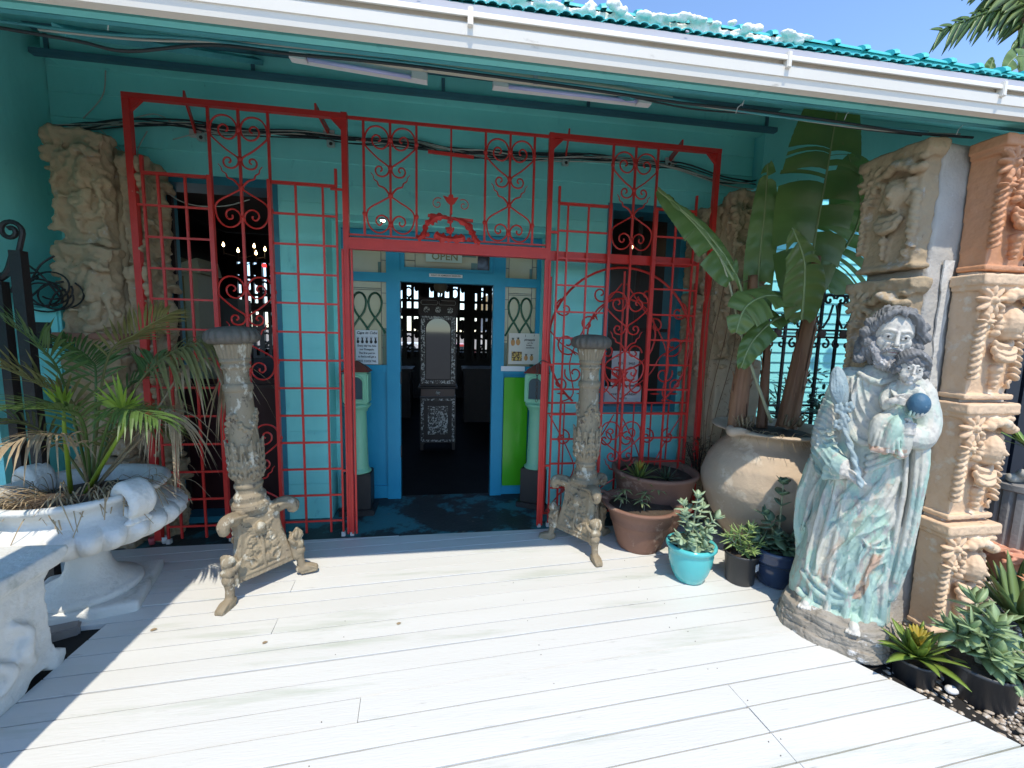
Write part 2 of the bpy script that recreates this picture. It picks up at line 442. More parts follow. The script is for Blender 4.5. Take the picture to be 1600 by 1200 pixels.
# shallow lap boards give the horizontal lines of the upper wall
lap = MB()
zz = 2.70
for i in range(5):
    z1 = zz+.165*(i+1)
    lap.add([(-2.74, .349-.012, zz+.165*i+.004), (2.71, .349-.012, zz+.165*i+.004), (2.71, .3495, z1), (-2.74, .3495, z1), (-2.74, .349, zz+.165*i), (2.71, .349, zz+.165*i)],
            [(0, 1, 2, 3), (4, 5, 1, 0)])
lap.build('lap_boards', teal, B)
for (x0, x1) in ((-1.285, -.935), (.935, 1.395)):
    lap2 = MB()
    z = .0; j = 0
    while z < 2.68:
        h = [.30, .45, .38][j % 3]; z1 = min(z+h, 2.69)
        lap2.box(x0+.002, x1-.002, .344, .3495, z+.002, z1-.0025); z = z1; j += 1
    lap2.build('lap_boards', teal, B)
# window reveals in darker teal blue
def window(x0, x1, z0, z1, name='window'):
    fr = MB()
    rv = mat('reveal_blue', (.02, .20, .27), .4, var=(.015, .14, .22), vscale=5, vamt=.8)
    for a in ((x0, x0+.05, z0, z1), (x1-.05, x1, z0, z1), (x0+.05, x1-.05, z1-.06, z1), (x0+.05, x1-.05, z0, z0+.05)):
        fr.box(a[0], a[1], .335, .60, a[2], a[3])
    f = fr.build(name, rv, B)
    return f
WL = window(-2.16, -1.27, 0.0, 2.70); WR = window(1.38, 2.12, .90, 2.72)
for wx, (x0, x1, z0, z1) in ((WL, (-2.11, -1.32, .05, 2.64)), (WR, (1.43, 2.07, .95, 2.66))):
    g = MB(); g.box(x0, x0+.03, .47, .50, z0, z1) if wx is WL else g.box((x0+x1)/2-.018, (x0+x1)/2+.018, .47, .50, z0, z1); g.box(x0, x1, .472, .498, z0+(z1-z0)*.40, z0+(z1-z0)*.40+.03)
    g.build('sash', dark_wood, wx)
pn = MB(); pn.box(-2.11, -1.32, .505, .52, .05, 1.16); pn.build('lower_panel', mat('maroon_panel', (.03, .008, .01), .35), WL)
# ---- blue door screen at Y = .78
YD = .74
D = MB()
def dbox(x0, x1, z0, z1, y0=YD, y1=YD+.07): D.box(x0, x1, y0, y1, z0, z1)
dbox(-.90, -.86, -.01, 2.47); dbox(.86, .90, -.01, 2.47)
dbox(-.86, .86, 2.40, 2.47)
dbox(-.52, -.40, -.01, 2.40, YD-.012, YD+.08); dbox(.45, .56, -.01, 2.40, YD-.012, YD+.08)
dbox(-.40, .45, 2.03, 2.13, YD-.01, YD+.075); dbox(-.86, -.52, 2.02, 2.10); dbox(.56, .86, 2.02, 2.10)
dbox(-.40, -.36, 2.13, 2.40); dbox(.41, .45, 2.13, 2.40); dbox(-.36, .41, 2.36, 2.40); dbox(-.36, .41, 2.13, 2.16)
dbox(-.86, -.52, -.01, 1.27, YD+.02, YD+.05); dbox(.56, .86, -.01, 1.27, YD+.02, YD+.05)
dbox(-.86, -.52, 1.20, 1.27, YD, YD+.06); dbox(.56, .86, 1.20, 1.27, YD, YD+.06)
dbox(-.86, -.52, 0, .12, YD, YD+.06); dbox(.56, .86, 0, .12, YD, YD+.06)
DF = D.build('door_frame', blue, B)
for dx, dz in ((-.385, 1.75), (-.385, 1.1), (-.385, .4)):
    h = MB(); h.box(-.40, -.392, YD-.02, YD+.05, dz, dz+.11); h.build('hinge', black_iron, DF)
GL = mat('mustard_glass', (.36, .34, .20), .22, var=(.42, .40, .27), vscale=6, vamt=.7, spec=.6)
GG = mat('green_glass', (.05, .12, .085), .2, spec=.6); GK = mat('lead_came', (.02, .03, .028), .4); GV = mat('green_ribbon_glass', (.03, .10, .055), .25)
def leaded(x0, x1, z0, z1, knot=True, seed=1):
    g = MB(); g.box(x0, x1, YD+.03, YD+.036, z0, z1); G = g.build('glass', GL, B)
    l = MB(); r = random.Random(seed); t = .004
    xs = [x0+(x1-x0)*f for f in (.12, .86)]
    for x in xs: l.box(x-t/2, x+t/2, YD+.024, YD+.031, z0, z1)
    for f in (.18, .33, .72, .84) if knot else (.3, .72):
        z = z0+(z1-z0)*f; l.box(x0, xs[0]-t/2, YD+.024, YD+.031, z, z+t); l.box(xs[1]+t/2, x1, YD+.024, YD+.031, z+.02, z+.02+t)
    if knot:
        l.box(xs[0]+t/2, xs[1]-t/2, YD+.0245, YD+.031, z1-.06, z1-.06+t)
        l.box(xs[0]+t/2, xs[1]-t/2, YD+.0245, YD+.031, z1-.075, z1-.075+t)
    l.build('lead_strip', GK, G)
    if knot: ps = ((xs[1]+.006, x1-.002, z0, z0+(z1-z0)*.45), (x0+.002, xs[0]-.004, z0, z0+(z1-z0)*.3))
    else: ps = ((x0+(x1-x0)*.78, x0+(x1-x0)*.855, z0, z0+(z1-z0)*.32), (x0+(x1-x0)*.45, x0+(x1-x0)*.84, z1-.085, z1-.05))
    for q_ in ps: gg = MB(); gg.box(q_[0], q_[1], YD+.0265, YD+.031, q_[2], q_[3]); gg.build('green_pane', GG, G)
    if knot:
        kb = MB(); cx = (x0+x1)/2; wd = (x1-x0)
        zt = z1-.10; zb = z0+.27
        for s0 in (-1, 1):
            for c in (-.20, .20):
                pts = []
                # a tall loop that crosses its neighbour
                A = cx+c*wd
                for tt in range(0, 25):
                    a = tt/24*2*PI
                    if a <= PI: x = A+s0*math.cos(a)*.17*wd; z = zt-.085+math.sin(a)*.085
                    pts.append(None) if False else None
                top = [(A+s0*.17*wd*math.cos(a), zt-.09+.09*math.sin(a)) for a in np.linspace(0, PI, 9)]
                low = [(top[-1][0]+s0*.06*wd, zt-.17), (A+s0*.10*wd, zt-.27), (A+s0*.26*wd, zt-.36), (A+s0*.36*wd, zt-.46), (A+s0*.28*wd, zb+.0)]
                ok = [q for q in top+low if x0+.01 < q[0] < x1-.01 and q[1] > z0+.02]
                if len(ok) > 3: kb.tube(smooth([(q[0], YD+.026, q[1]) for q in ok], 2), .0105, 6)
        kb.build('ribbon', GV, G)
    return G
leaded(-.86, -.52, 1.27, 2.02, True, 1); leaded(.56, .86, 1.27, 2.02, True, 2)
leaded(-.86, -.52, 2.10, 2.40, False, 3); leaded(.56, .86, 2.10, 2.40, False, 4)
G = leaded(-.36, .41, 2.16, 2.36, False, 5)
x = MB(); x.box(.30, .405, YD+.020, YD+.0235, 2.165, 2.355); x.build('dark_pane', mat('dark_pane', (.02, .012, .012), .1), G)

# ---- ceiling, wall beam, fascia
ZW = W(800, 122, .35).z; ZF = W(800, 110, -1.50).z
cb = MB()
cb.add([(-4.2, -1.52, ZF), (5.5, -1.52, ZF), (5.5, .35, ZW), (-4.2, .35, ZW), (-4.2, -1.52, ZF+.03), (5.5, -1.52, ZF+.03), (5.5, .35, ZW+.03), (-4.2, .35, ZW+.03)],
       [(0, 1, 2, 3), (7, 6, 5, 4), (0, 4, 5, 1), (3, 2, 6, 7), (0, 3, 7, 4), (1, 5, 6, 2)])
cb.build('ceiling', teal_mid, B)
ZB1 = W(700, 155, .2).z; ZB2 = W(700, 131, .2).z
bm_ = MB(); bm_.box(-2.66, 2.74, .20, .347, ZB1+.02, ZB2+.05); bm_.build('wall_beam', teal, B); bm_ = MB(); bm_.box(-2.70, 2.78, .12, .20, ZB2+.052, ZB2+.09); bm_.build('beam_lip', lip_m, B)
bm_ = MB(); bm_.box(-2.70, 2.78, .150, .199, ZB1-.006, ZB1+.030, bev=.004); bm_.build('beam_lip', lip_m, B)
for x in (-1.35, -.02, 1.12, 2.70, -2.62):
    bm_ = MB(); bm_.box(x-.012, x+.012, .185, .1985, ZB1+.023, ZB2+.03); bm_.build('cover_strip', lip_m, B)
for x in (-1.30, 1.15): bm_ = MB(); bm_.bar((x, .18, ZB2), (x-.25, -1.2, ZF+.12), .05, .03); bm_.build('rafter', teal_dk, B)
hd = MB(); hd.box(2.74, 5.4, .25, .40, 2.93, 3.80); hd.build('side_header', teal, B)
fa = MB(); fa.box(-4.2, 5.5, -1.56, -1.525, W(800, 103, -1.54).z, ZF+.12); fa.build('fascia_board', teal, B)
fa = MB(); fa.box(-4.2, 5.5, -1.523, -1.50, W(800, 111, -1.51).z, ZF+.02); fa.build('fascia_batten', teal_dk, B)
# ---- gutter
GZ = lambda y, Y: W(800, y, Y).z
GUT = thing('roof_gutter', (0, -1.64, 2.65), 'long off-white metal gutter along the edge of the eave', 'gutter')
zb = GZ(94, -1.60)
prof = [(-1.60, zb), (-1.640, zb+.004), (-1.655, GZ(84, -1.655)), (-1.662, GZ(66, -1.662)), (-1.668, GZ(64, -1.668)), (-1.672, GZ(46, -1.672)), (-1.664, GZ(44, -1.664)), (-1.652, GZ(43.5, -1.652)), (-1.652, GZ(37, -1.652)), (-1.672, GZ(36, -1.672)), (-1.682, GZ(34, -1.682)), (-1.682, GZ(28, -1.682)), (-1.672, GZ(26, -1.672)), (-1.662, GZ(27, -1.662)), (-1.645, GZ(40, -1.645)), (-1.60, GZ(60, -1.60))]
ZL = GZ(27, -1.662)
g = MB(); xs = [-3.4+i*.45 for i in range(20)]
vs = [(x_, p[0]+.0012*math.sin(x_*3.1), p[1]+.001*math.sin(x_*2.3+1)) for x_ in xs for p in prof]; n = len(prof)
fs = [(i*n+j, i*n+(j+1) % n, (i+1)*n+(j+1) % n, (i+1)*n+j) for i in range(len(xs)-1) for j in range(n)]
fs += [tuple(range(n)), tuple(range((len(xs)-1)*n+n-1, (len(xs)-1)*n-1, -1))]
g.add(vs, fs); g.build('trough', white_m, GUT, auto=25)
for x_ in (.085, 1.36, 2.42):
    b = MB(); b.box(x_-.010, x_+.010, -1.686, -1.655, GZ(46, -1.69), ZL+.004, bev=.003); b.build('bracket', white_m, GUT)
ZT = W(1100, 57, -1.56).z
fs_ = MB(); fs_.add([(-3.4, -1.655, ZL-.004), (5.1, -1.655, ZL-.004), (5.1, -1.56, ZT), (-3.4, -1.56, ZT), (-3.4, -1.558, ZL-.03), (5.1, -1.558, ZL-.03)], [(0, 1, 2, 3), (3, 2, 5, 4), (0, 4, 5, 1)])
fs_.build('flashing', grey_m, GUT)
for x_ in (-.10, .95): b = MB(); b.lathe([(.007, 0), (.007, .004)], 10, Matrix.Translation((x_, -1.612, ZT-.028)) @ Matrix.Rotation(.9, 4, 'X')); b.build('screw', grey_m, GUT)
# ---- tiled roof
tile_m = mat('aqua_roof_tile', (.06, .50, .50), .5, var=(.045, .40, .43), vscale=5, vamt=.8, bump=.4, bscale=40)
lime = mat('white_lime_crust', (.80, .78, .72), .8, bump=1, bscale=40)
RS = math.tan(math.radians(27)); rt = random.Random(5)
def roofz(y): return ZT+.006+(y+1.558)*RS
tl = MB()
def barrel(mb, x_, y0, y1, z0, z1, r0, r1, th, m=6, sq=.55):
    vs = []
    for (yy, zz__, rr) in ((y0, z0, r0), (y1, z1, r1), (y0, z0, r0-th), (y1, z1, r1-th)):
        for k in range(m+1): t = PI*k/m; vs.append((x_+math.cos(t)*rr, yy, zz__+math.sin(t)*rr*sq))
    q = m+1; fs = []
    for k in range(m): fs += [(k, k+1, k+1+q, k+q), (2*q+k, 3*q+k, 3*q+k+1, 2*q+k+1), (k, 2*q+k, 2*q+k+1, k+1)]
    mb.add(vs, fs)
for i in range(178):
    x_ = -3.3+i*.047
    barrel(tl, x_+rt.uniform(-.003, .003), -1.565-rt.uniform(0, .008), -1.44, ZT+.004+rt.uniform(-.002, .002), roofz(-1.44), .023, .021, .006)
rb = MB(); rb.add([(-3.4, -1.558, ZT+.002), (5.2, -1.558, ZT+.002), (5.2, .5, roofz(.5)-.004), (-3.4, .5, roofz(.5)-.004), (-3.4, .5, ZW+.06), (5.2, .5, ZW+.06), (-3.4, -1.558, ZT-.08), (5.2, -1.558, ZT-.08)],
                 [(0, 1, 2, 3), (3, 2, 5, 4), (0, 6, 7, 1), (4, 5, 7, 6), (0, 3, 4, 6), (1, 7, 5, 2)])
RF = rb.build('roof', tile_m, B); tl.build('eave_tiles', tile_m, RF, smooth_=False)
# ridge tiles bedded in lime run along the parapet just behind the eave
rc = MB(); cr = MB(); ZR = W(1100, 36, -1.40).z
for i in range(52):
    x0 = -3.2+i*.16; x1 = x0+.178; yc = -1.40; z0 = ZR-.045+.003*math.sin(i*1.7)-max(0, x0-1.2)*.012; m = 8; vs = []
    for x_, rr in ((x0, .066), (x0+.022, .072), (x0+.024, .052), (x1, .046)):
        for k in range(m+1):
            t = PI*k/m; vs.append((x_, yc+math.cos(t)*rr, z0+math.sin(t)*rr*.62))
    q = m+1; fs = []
    for s_ in range(3):
        for k in range(m): fs.append((s_*q+k, s_*q+k+1, (s_+1)*q+k+1, (s_+1)*q+k))
    fs.append(tuple(range(m+1)))
    rc.add(vs, fs)
    if x0 < 1.5:
        for j in range(4):
            cx = x0+rt.uniform(0, .16); cr.sph((cx, yc-.068+rt.uniform(-.020, .020), z0+rt.uniform(-.018, .012)), (rt.uniform(.02, .06), .014, rt.uniform(.009, .017)), u=9, v=6)
rc.box(-3.2, 5.1, -1.44, -1.36, ZR-.14, ZR-.046)
rc.build('ridge_tiles', tile_m, RF, auto=40)
cr.box(-3.2, 1.5, -1.452, -1.44, ZR-.075, ZR-.05)
sculpt('lime_crust', MB().add([q_-V((0, .35, 0)) for q_ in cr.v], cr.f), .006, lime, RF, sm=0, disp=lambda c, n: fbm(c, 45, 3, 1)*.007)
# side walls
lw = MB(); lw.box(-2.95, -2.75, -1.6, .348, 1.22, 4.0); lw.box(-2.95, -2.75, -1.6, -1.2, -.1, 1.219); lw.box(-2.95, -2.75, -.25, .348, -.1, 1.219)
tag(lw.build('side_wall', teal, None), 'turquoise side wall at the left end of the porch', 'wall')
# interior shell
sh = MB(); sh.box(-4.7, -4.6, .56, 7.1, -.1, .9); sh.box(-4.7, -4.6, .56, 7.1, 1.9, 3.55); sh.box(2.85, 2.95, .56, 7.1, -.1, 3.55); sh.box(-4.7, 2.95, .56, 7.1, 3.56, 3.6); sh.box(-4.6, -2.96, .56, .6, -.1, 3.55)  # gap in the left wall added to let sky light into the room
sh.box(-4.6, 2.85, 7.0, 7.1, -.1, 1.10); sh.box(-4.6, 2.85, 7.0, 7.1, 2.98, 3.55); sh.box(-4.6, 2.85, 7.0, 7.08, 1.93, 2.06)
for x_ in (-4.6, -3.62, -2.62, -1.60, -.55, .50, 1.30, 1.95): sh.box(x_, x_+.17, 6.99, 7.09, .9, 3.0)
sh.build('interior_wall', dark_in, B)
# ================================================================ red iron screen in the plane Y = 0
GRL = thing('iron_screen', (0.04, 0, 0), 'tall red painted wrought iron screen with scrollwork panels and a doorway opening', 'iron screen')
white_tip = mat('chipped_white_foot', (.55, .52, .5), .7)
def grid(name, xs, zs, x0, x1, z0, z1, w=.014, fw=.02, y=0.0, extra=None):
    m = MB()
    for x in xs: m.bar((x, y, z0), (x, y, z1), w)
    for z in zs: m.bar((x0, y-.004, z), (x1, y-.004, z), w, w*.8)
    if extra: extra(m)
    return m.build(name, red, GRL)
ZG = [2.59-.2055*i for i in range(1, 13)]
# outer posts, top rails
m = MB()
for x, w in ((-2.05, .042), (-.70, .040), (.785, .036), (2.15, .036)):
    m.bar((x, 0, .03), (x, 0, 3.075 if abs(x) > 1 else 3.085), w, .04)
m.bar((-2.07, -.003, 3.06), (-.68, -.003, 3.06), .034, .04); m.bar((.77, -.003, 3.065), (2.168, -.003, 3.065), .034, .04)
for x, s in ((-2.03, 1), (-.72, -1), (.803, 1), (2.132, -1)):
    m.prism([(x, 3.045), (x+s*.075, 3.045), (x, 2.97)], -.012, .012)
FRM = m.build('outer_frame', red, GRL)
for z_, w_ in ((3.058, .018), (2.268, .012)): m = MB(); m.bar((-.68, -.004, z_), (.77, -.004, z_), w_); m.build('transom_rail', red, GRL)
m = MB(); m.box(-.68, .767, -.028, .02, 2.165, 2.245); m.build('lintel', red, GRL)
m = MB(); m.prism([(.803, 2.165), (1.98, 2.165), (2.06, 2.20), (1.98, 2.235), (.803, 2.235)], .022, .062); m.build('lintel', red, GRL)
for x in (-.725, -.69, -.662, .765, .80): m = MB(); m.bar((x, -.024, .02), (x, -.024, 2.16), .013); m.build('door_stop', red, FRM)
for x in (-.70, .785, .86, -1.99, -.765):
    t = MB(); t.box(x-.014, x+.014, -.014, .014, -.005, .029); t.build('foot', white_tip, FRM)
# slanting straps that tie the screen back to the wall
for x, pxy in ((-1.70, (306, 207)), (-.885, (514, 207)), (.915, (884, 243)), (1.83, (1046, 250))):
    e = W(pxy[0], pxy[1], .335); x2 = e.x-.04
    b = MB(); b.bar((x, -.02, 3.10), e, .012, .048); bo = b.build('strap', red, GRL)
    b = MB(); b.box(x2+.0, x2+.08, .325, .345, e.z-.035, e.z+.015); b.build('strap_plate', white_tip, bo)
# bar panels
def stick(m): m.bar((-1.99, 0, 2.59), (-1.99, 0, 2.70), .018)
grid('bar_panel', [-1.99, -1.90, -1.735], ZG, -1.99, -1.57, .03, 2.59, extra=lambda m: (m.bar((-1.99, -.004, 2.59), (-1.57, -.004, 2.59), .02), stick(m), m.bar((-2.05, -.004, 2.385), (-1.99, -.004, 2.385), .014), m.bar((-2.05, -.004, 1.16), (-1.99, -.004, 1.16), .014)))
grid('bar_panel', [-1.035, -.855, -.765], ZG, -1.20, -.765, .03, 2.59, extra=lambda m: (m.bar((-1.20, -.004, 2.59), (-.765, -.004, 2.59), .02), m.bar((-.765, 0, 2.59), (-.765, 0, 2.71), .018), m.bar((-.80, -.010, 2.57), (-.70, -.010, 2.57), .014), m.bar((-.765, -.004, 1.36), (-.70, -.004, 1.36), .016), m.bar((-.765, -.004, .52), (-.70, -.004, .52), .016)))
grid('bar_panel', [.862, .935, 1.10], ZG, .862, 1.255, .03, 2.585, extra=lambda m: (m.bar((.86, -.004, 2.585), (1.255, -.004, 2.585), .02), m.bar((.862, 0, 2.585), (.862, 0, 2.71), .018), m.bar((.80, -.004, 2.37), (.862, -.004, 2.37), .018), m.bar((.80, -.004, 1.35), (.862, -.004, 1.35), .016), m.bar((.80, -.004, .52), (.862, -.004, .52), .016)))
grid('bar_panel', [1.83, 1.995], [z for z in ZG if z > .2], 1.66, 2.04, .12, 2.40, extra=lambda m: (m.bar((1.83, 0, 2.4), (1.83, 0, 2.60), .016), m.bar((1.66, -.004, 2.595), (2.00, -.004, 2.595), .018), m.bar((1.995, 0, 2.56), (1.995, 0, 2.72), .016), m.bar((2.045, 0, .12), (2.045, 0, 2.20), .016)))
# scroll panels
def spiral(cx, cz, r0, a0, turns, s=1, n=18, r1=.12):
    out = []
    for i in range(n+1):
        t = i/n; r = r0*(1-(1-r1)*t); a = a0+s*turns*2*PI*t
        out.append((cx+r*math.cos(a), cz+r*math.sin(a)))
    return out
def T(m, pts, y=0.0, r=.0062, flat=1.0): m.tube([(p[0], y, p[1]) for p in pts], r, 6, flat=flat)
def motif(m, cx, zt, hw, y=0.0, half=True, flames=True):
    """one heart, flame and inverted heart; zt = top of the arches"""
    k = hw/.19
    for s in (-1, 1):
        X = lambda u: cx+s*u*k
        arch = [(.182, -.085), (.170, -.045), (.14, -.012), (.095, 0), (.05, -.012), (.02, -.045), (.012, -.085)]
        low = [(.022, -.122), (.055, -.148), (.095, -.145), (.125, -.118), (.128, -.082), (.104, -.060), (.078, -.067), (.070, -.090), (.086, -.102)]
        T(m, [(X(p.x), zt+p.y) for p in smooth([V((a[0], a[1], 0)) for a in arch+low], 2)], y)
        ln = [(.182, -.085), (.182, -.12), (.17, -.145), (.09, -.215), (.02, -.262), (.010, -.29), (.025, -.322), (.058, -.337), (.094, -.328), (.108, -.298), (.094, -.272), (.068, -.272), (.060, -.292), (.074, -.304)]
        T(m, [(X(p.x), zt+p.y) for p in smooth([V((a[0], a[1], 0)) for a in ln], 2)], y)
        fl = [(.01, -.455), (.045, -.415), (.085, -.40), (.095, -.375), (.118, -.36), (.125, -.335), (.142, -.315)]
        if flames: m.tube([(X(p.x), y, zt+p.y) for p in smooth([V((a[0], a[1], 0)) for a in fl], 2)], [.0075-.005*i/18 for i in range(19)], 6)
        inv = [(.01, -.475), (.07, -.51), (.14, -.55), (.17, -.585), (.172, -.63), (.155, -.685), (.115, -.722), (.065, -.725), (.022, -.695), (.012, -.655), (.03, -.62), (.065, -.605), (.10, -.622), (.106, -.655), (.084, -.675), (.064, -.662), (.068, -.645)]
        T(m, [(X(p.x), zt+p.y) for p in smooth([V((a[0], a[1], 0)) for a in inv], 2)], y)
    for dz in (-.085, -.272, -.462, -.665): m.sph((cx, y, zt+dz), (.019, .017, .021), u=8, v=6)
    for dz in (-.10, -.60):
        for s in (-1, 1): m.sph((cx+s*hw, y, zt+dz), (.016, .015, .02), u=8, v=6)
def scroll_panel(cx, hw, z0, zts, w=.016, name='scroll_panel', zt=3.05, y=0.0):
    m = MB()
    for x in (cx-hw, cx, cx+hw): m.bar((x, y, z0), (x, y, zt), w)
    for z in zts: motif(m, cx, z, hw, y)
    return m.build(name, red, GRL)
scroll_panel(-1.385, .187, .03, [3.0, 1.94, .88])
scroll_panel(1.46, .183, .03, [3.0, 1.94, .88])
for x, w_ in ((-1.574, .028), (-1.20, .022), (1.27, .022), (1.645, .03)): m = MB(); m.bar((x, -.02, .03), (x, -.02, 2.6), w_, .022); m.build('panel_stile', red, GRL)
m = MB(); m.bar((-1.572, .0, -.005), (-1.572, .0, .028), .02); m.build('foot', white_tip, FRM)
scroll_panel(-.39, .183, 2.272, [3.02], zt=3.05, name='scroll_panel'); scroll_panel(.475, .183, 2.272, [3.01], zt=3.05)
# middle ornament
m = MB(); cx = .04
m.bar((cx, 0, 2.27), (cx, 0, 3.05), .013); m.bar((cx-.165, -.012, 2.875), (cx+.165, -.012, 2.862), .022, .012); m.bar((cx-.165, -.012, 2.432), (cx+.165, -.012, 2.412), .022, .012)
for s in (-1, 1): T(m, [(cx+s*(p[0]), p[1]) for p in spiral(.095, 2.52, .045, 2.2, 1.25, -1)], -.01, .0035)
m.build('centre_bars', red, GRL)
m = MB(); m.prism([(cx-.055, 2.575), (cx-.02, 2.565), (cx-.012, 2.585), (cx+.015, 2.585), (cx+.02, 2.563), (cx+.055, 2.57), (cx+.03, 2.53), (cx+.012, 2.515), (cx+.012, 2.45), (cx-.004, 2.44), (cx-.006, 2.515), (cx-.03, 2.535)], -.03, -.008)
m.build('tulip', red, GRL)
def leafy(m, pts, ws):
    pts = smooth(pts, 3); n = len(pts); L = []; Rr = []
    for i, p in enumerate(pts):
        d = (pts[min(i+1, n-1)]-pts[max(i-1, 0)]).normalized(); nn = V((-d.z, 0, d.x)); t = i/(n-1)
        w = np.interp(t, np.linspace(0, 1, len(ws)), ws)*(1+.28*math.sin(i*1.9))
        L.append(p+nn*w); Rr.append(p-nn*w)
    vs = []
    for i in range(n): vs += [L[i], pts[i]+V((0, -.018, 0)), Rr[i], pts[i]+V((0, .01, 0))]
    fs = []
    for i in range(n-1):
        for k in range(4): a = i*4+k; b = i*4+(k+1) % 4; fs.append((a, b, b+4, a+4))
    fs += [(0, 1, 2, 3), tuple((n-1)*4+k for k in (3, 2, 1, 0))]
    m.add(vs, fs)
def P3(*a): return [V((x, -.03, z)) for x, z in a]
red2 = mat('scarlet_ornament', (.55, .03, .025), .4, var=(.42, .02, .02), vscale=12, vamt=.8, bump=.4, bscale=70)
m = MB()
leafy(m, P3((-.20, 2.26), (-.155, 2.29), (-.14, 2.35), (-.12, 2.375)), [.022, .02, .018, .015])
leafy(m, P3((-.11, 2.37), (-.08, 2.41), (-.03, 2.425), (.02, 2.42)), [.02, .034, .022, .008])
leafy(m, P3((.06, 2.42), (.12, 2.40), (.18, 2.36), (.20, 2.31)), [.008, .02, .026, .016])
leafy(m, P3((.20, 2.33), (.215, 2.29), (.235, 2.265), (.26, 2.255)), [.022, .02, .022, .012])
leafy(m, P3((-.075, 2.30), (-.02, 2.275), (.04, 2.27), (.10, 2.275), (.145, 2.29)), [.02, .032, .018, .032, .02])
m.build('garland', red2, GRL)
m = MB()
for x, z, r in ((-.125, 2.375, .022), (-.125, 2.29, .016), (.175, 2.27, .017), (.18, 2.35, .02), (.035, 2.395, .022), (.035, 2.33, .028)):
    for k in range(5): a = k*2*PI/5; m.sph((x+math.cos(a)*r*.55, -.042, z+math.sin(a)*r*.55), (r*.5, .008, r*.5), u=8, v=5)
    m.sph((x, -.05, z), r*.38, u=8, v=5)
    if r > .025: leafy(m, P3((x-.03, z+.02), (x, z-.01), (x+.03, z+.02)), [.006, .01, .006])
m.build('rosette', red2, GRL)
# the old gate leaf folded open behind the right half
GT = thing('gate_leaf', (1.47, .12, 0), 'red iron gate leaf with a large ring of scrolls behind the screen', 'gate')
m = MB(); y = .12; cx = 1.47
for x in (.845, 2.11): m.bar((x, y, .06), (x, y, 2.05), .018)
m.bar((.845, y, .06), (2.11, y, .06), .016); m.bar((.845, y, 1.02), (2.11, y, 1.02), .014); m.bar((.845, y, .93), (2.11, y, .93), .012)
for x in (1.0, 1.16, 1.32, 1.62, 1.78, 1.94):
    m.bar((x, y, .06), (x, y, 1.02), .010)
m.bar((cx, y, .06), (cx, y, 2.12), .014)
m.build('gate_frame', red, GT)
m = MB()
ring = [(cx+.63*math.cos(a), 1.52+.63*math.sin(a)) for a in np.linspace(-.88, PI+.88, 49)]
T(m, ring, y, .0105)
T(m, [(cx+.30*math.cos(a), 1.60+.30*math.sin(a)) for a in np.linspace(0, 2*PI, 33)], y-.008, .008)
for s in (-1, 1):
    for (px, pz, r, a0, tr, d) in ((.50, 1.80, .085, 1.2, 1.1, -1), (.47, 1.52, .10, 4.2, 1.15, 1), (.40, 1.27, .085, .4, 1.15, -1), (.20, 1.93, .075, 3.3, 1.2, 1), (.12, 1.45, .07, 0, 1.2, 1), (.30, 1.68, .07, 2.5, 1.1, -1), (.52, 1.18, .06, 3.9, 1.1, -1), (.16, 1.16, .075, 1.9, 1.2, 1), (.28, .72, .075, 1.6, 1.25, -1), (.48, .72, .075, 1.6, 1.25, 1), (.10, .70, .07, 1.6, 1.2, 1), (.30, .32, .075, 4.7, 1.25, 1), (.50, .30, .075, 4.7, 1.25, -1)):
        T(m, [(cx+s*p[0], p[1]) for p in spiral(px, pz, r, a0, tr, d, 20)], y-.004, .0072)
    T(m, [(cx+s*p.x, p.y) for p in smooth([V((.62, 1.62, 0)), V((.50, 1.50, 0)), V((.36, 1.42, 0)), V((.28, 1.28, 0)), V((.10, 1.12, 0)), V((.02, 1.05, 0))], 4)], y-.004, .0055)
    T(m, [(cx+s*p.x, p.y) for p in smooth([V((.02, 2.02, 0)), V((.16, 1.84, 0)), V((.34, 1.62, 0)), V((.44, 1.36, 0)), V((.40, 1.10, 0)), V((.5, 1.03, 0))], 4)], y-.004, .0055)
    T(m, [(cx+s*p.x, p.y) for p in smooth([V((.60, .92, 0)), V((.42, .60, 0)), V((.38, .40, 0)), V((.60, .08, 0))], 4)], y-.004, .0055)
    T(m, [(cx+s*p.x, p.y) for p in smooth([V((.03, .92, 0)), V((.20, .60, 0)), V((.22, .40, 0)), V((.03, .08, 0))], 4)], y-.004, .0055)
    for (bx, bz, an) in ((.42, 1.45, .75), (.33, 1.10, 0), (.14, 1.27, 1.2), (.50, 1.10, 0), (.24, 1.75, 1.0)):
        d = V((math.cos(an), 0, math.sin(an)))*.045; c = V((cx+s*bx, y-.008, bz)); d.x *= s
        m.tube([c-d, c-d*.5, c, c+d*.5, c+d], [.002, .011, .015, .011, .002], 8, flat=.6)
for k in range(8):
    a = k*PI/4; m.tube([(cx, y-.02, 1.22), (cx+.05*math.cos(a), y-.02, 1.22+.05*math.sin(a)), (cx+.10*math.cos(a), y-.02, 1.22+.10*math.sin(a))], [.006, .014, .003], 6)
m.build('scrollwork', red, GT)
# chain and padlock at the right post
ch = thing('chain', (.80, -.03, 1.33), 'thin dark chain hanging from the right post of the doorway opening', 'chain')
m = MB()
for i in range(11):
    z = 1.33-.026*i; a = (i % 2)*PI/2; pts = []
    for k in range(13):
        t = 2*PI*k/12; pts.append(V((.722+math.cos(a)*math.cos(t)*.009, -.045+math.sin(a)*math.cos(t)*.009, z+.017*math.sin(t))))
    m.tube(pts, .0026, 5, cap=False)
m.tube(smooth([(.80, -.05, 1.37), (.76, -.055, 1.385), (.73, -.05, 1.36), (.722, -.045, 1.345)], 3), .004, 5)
m.build('link', black_iron, ch)
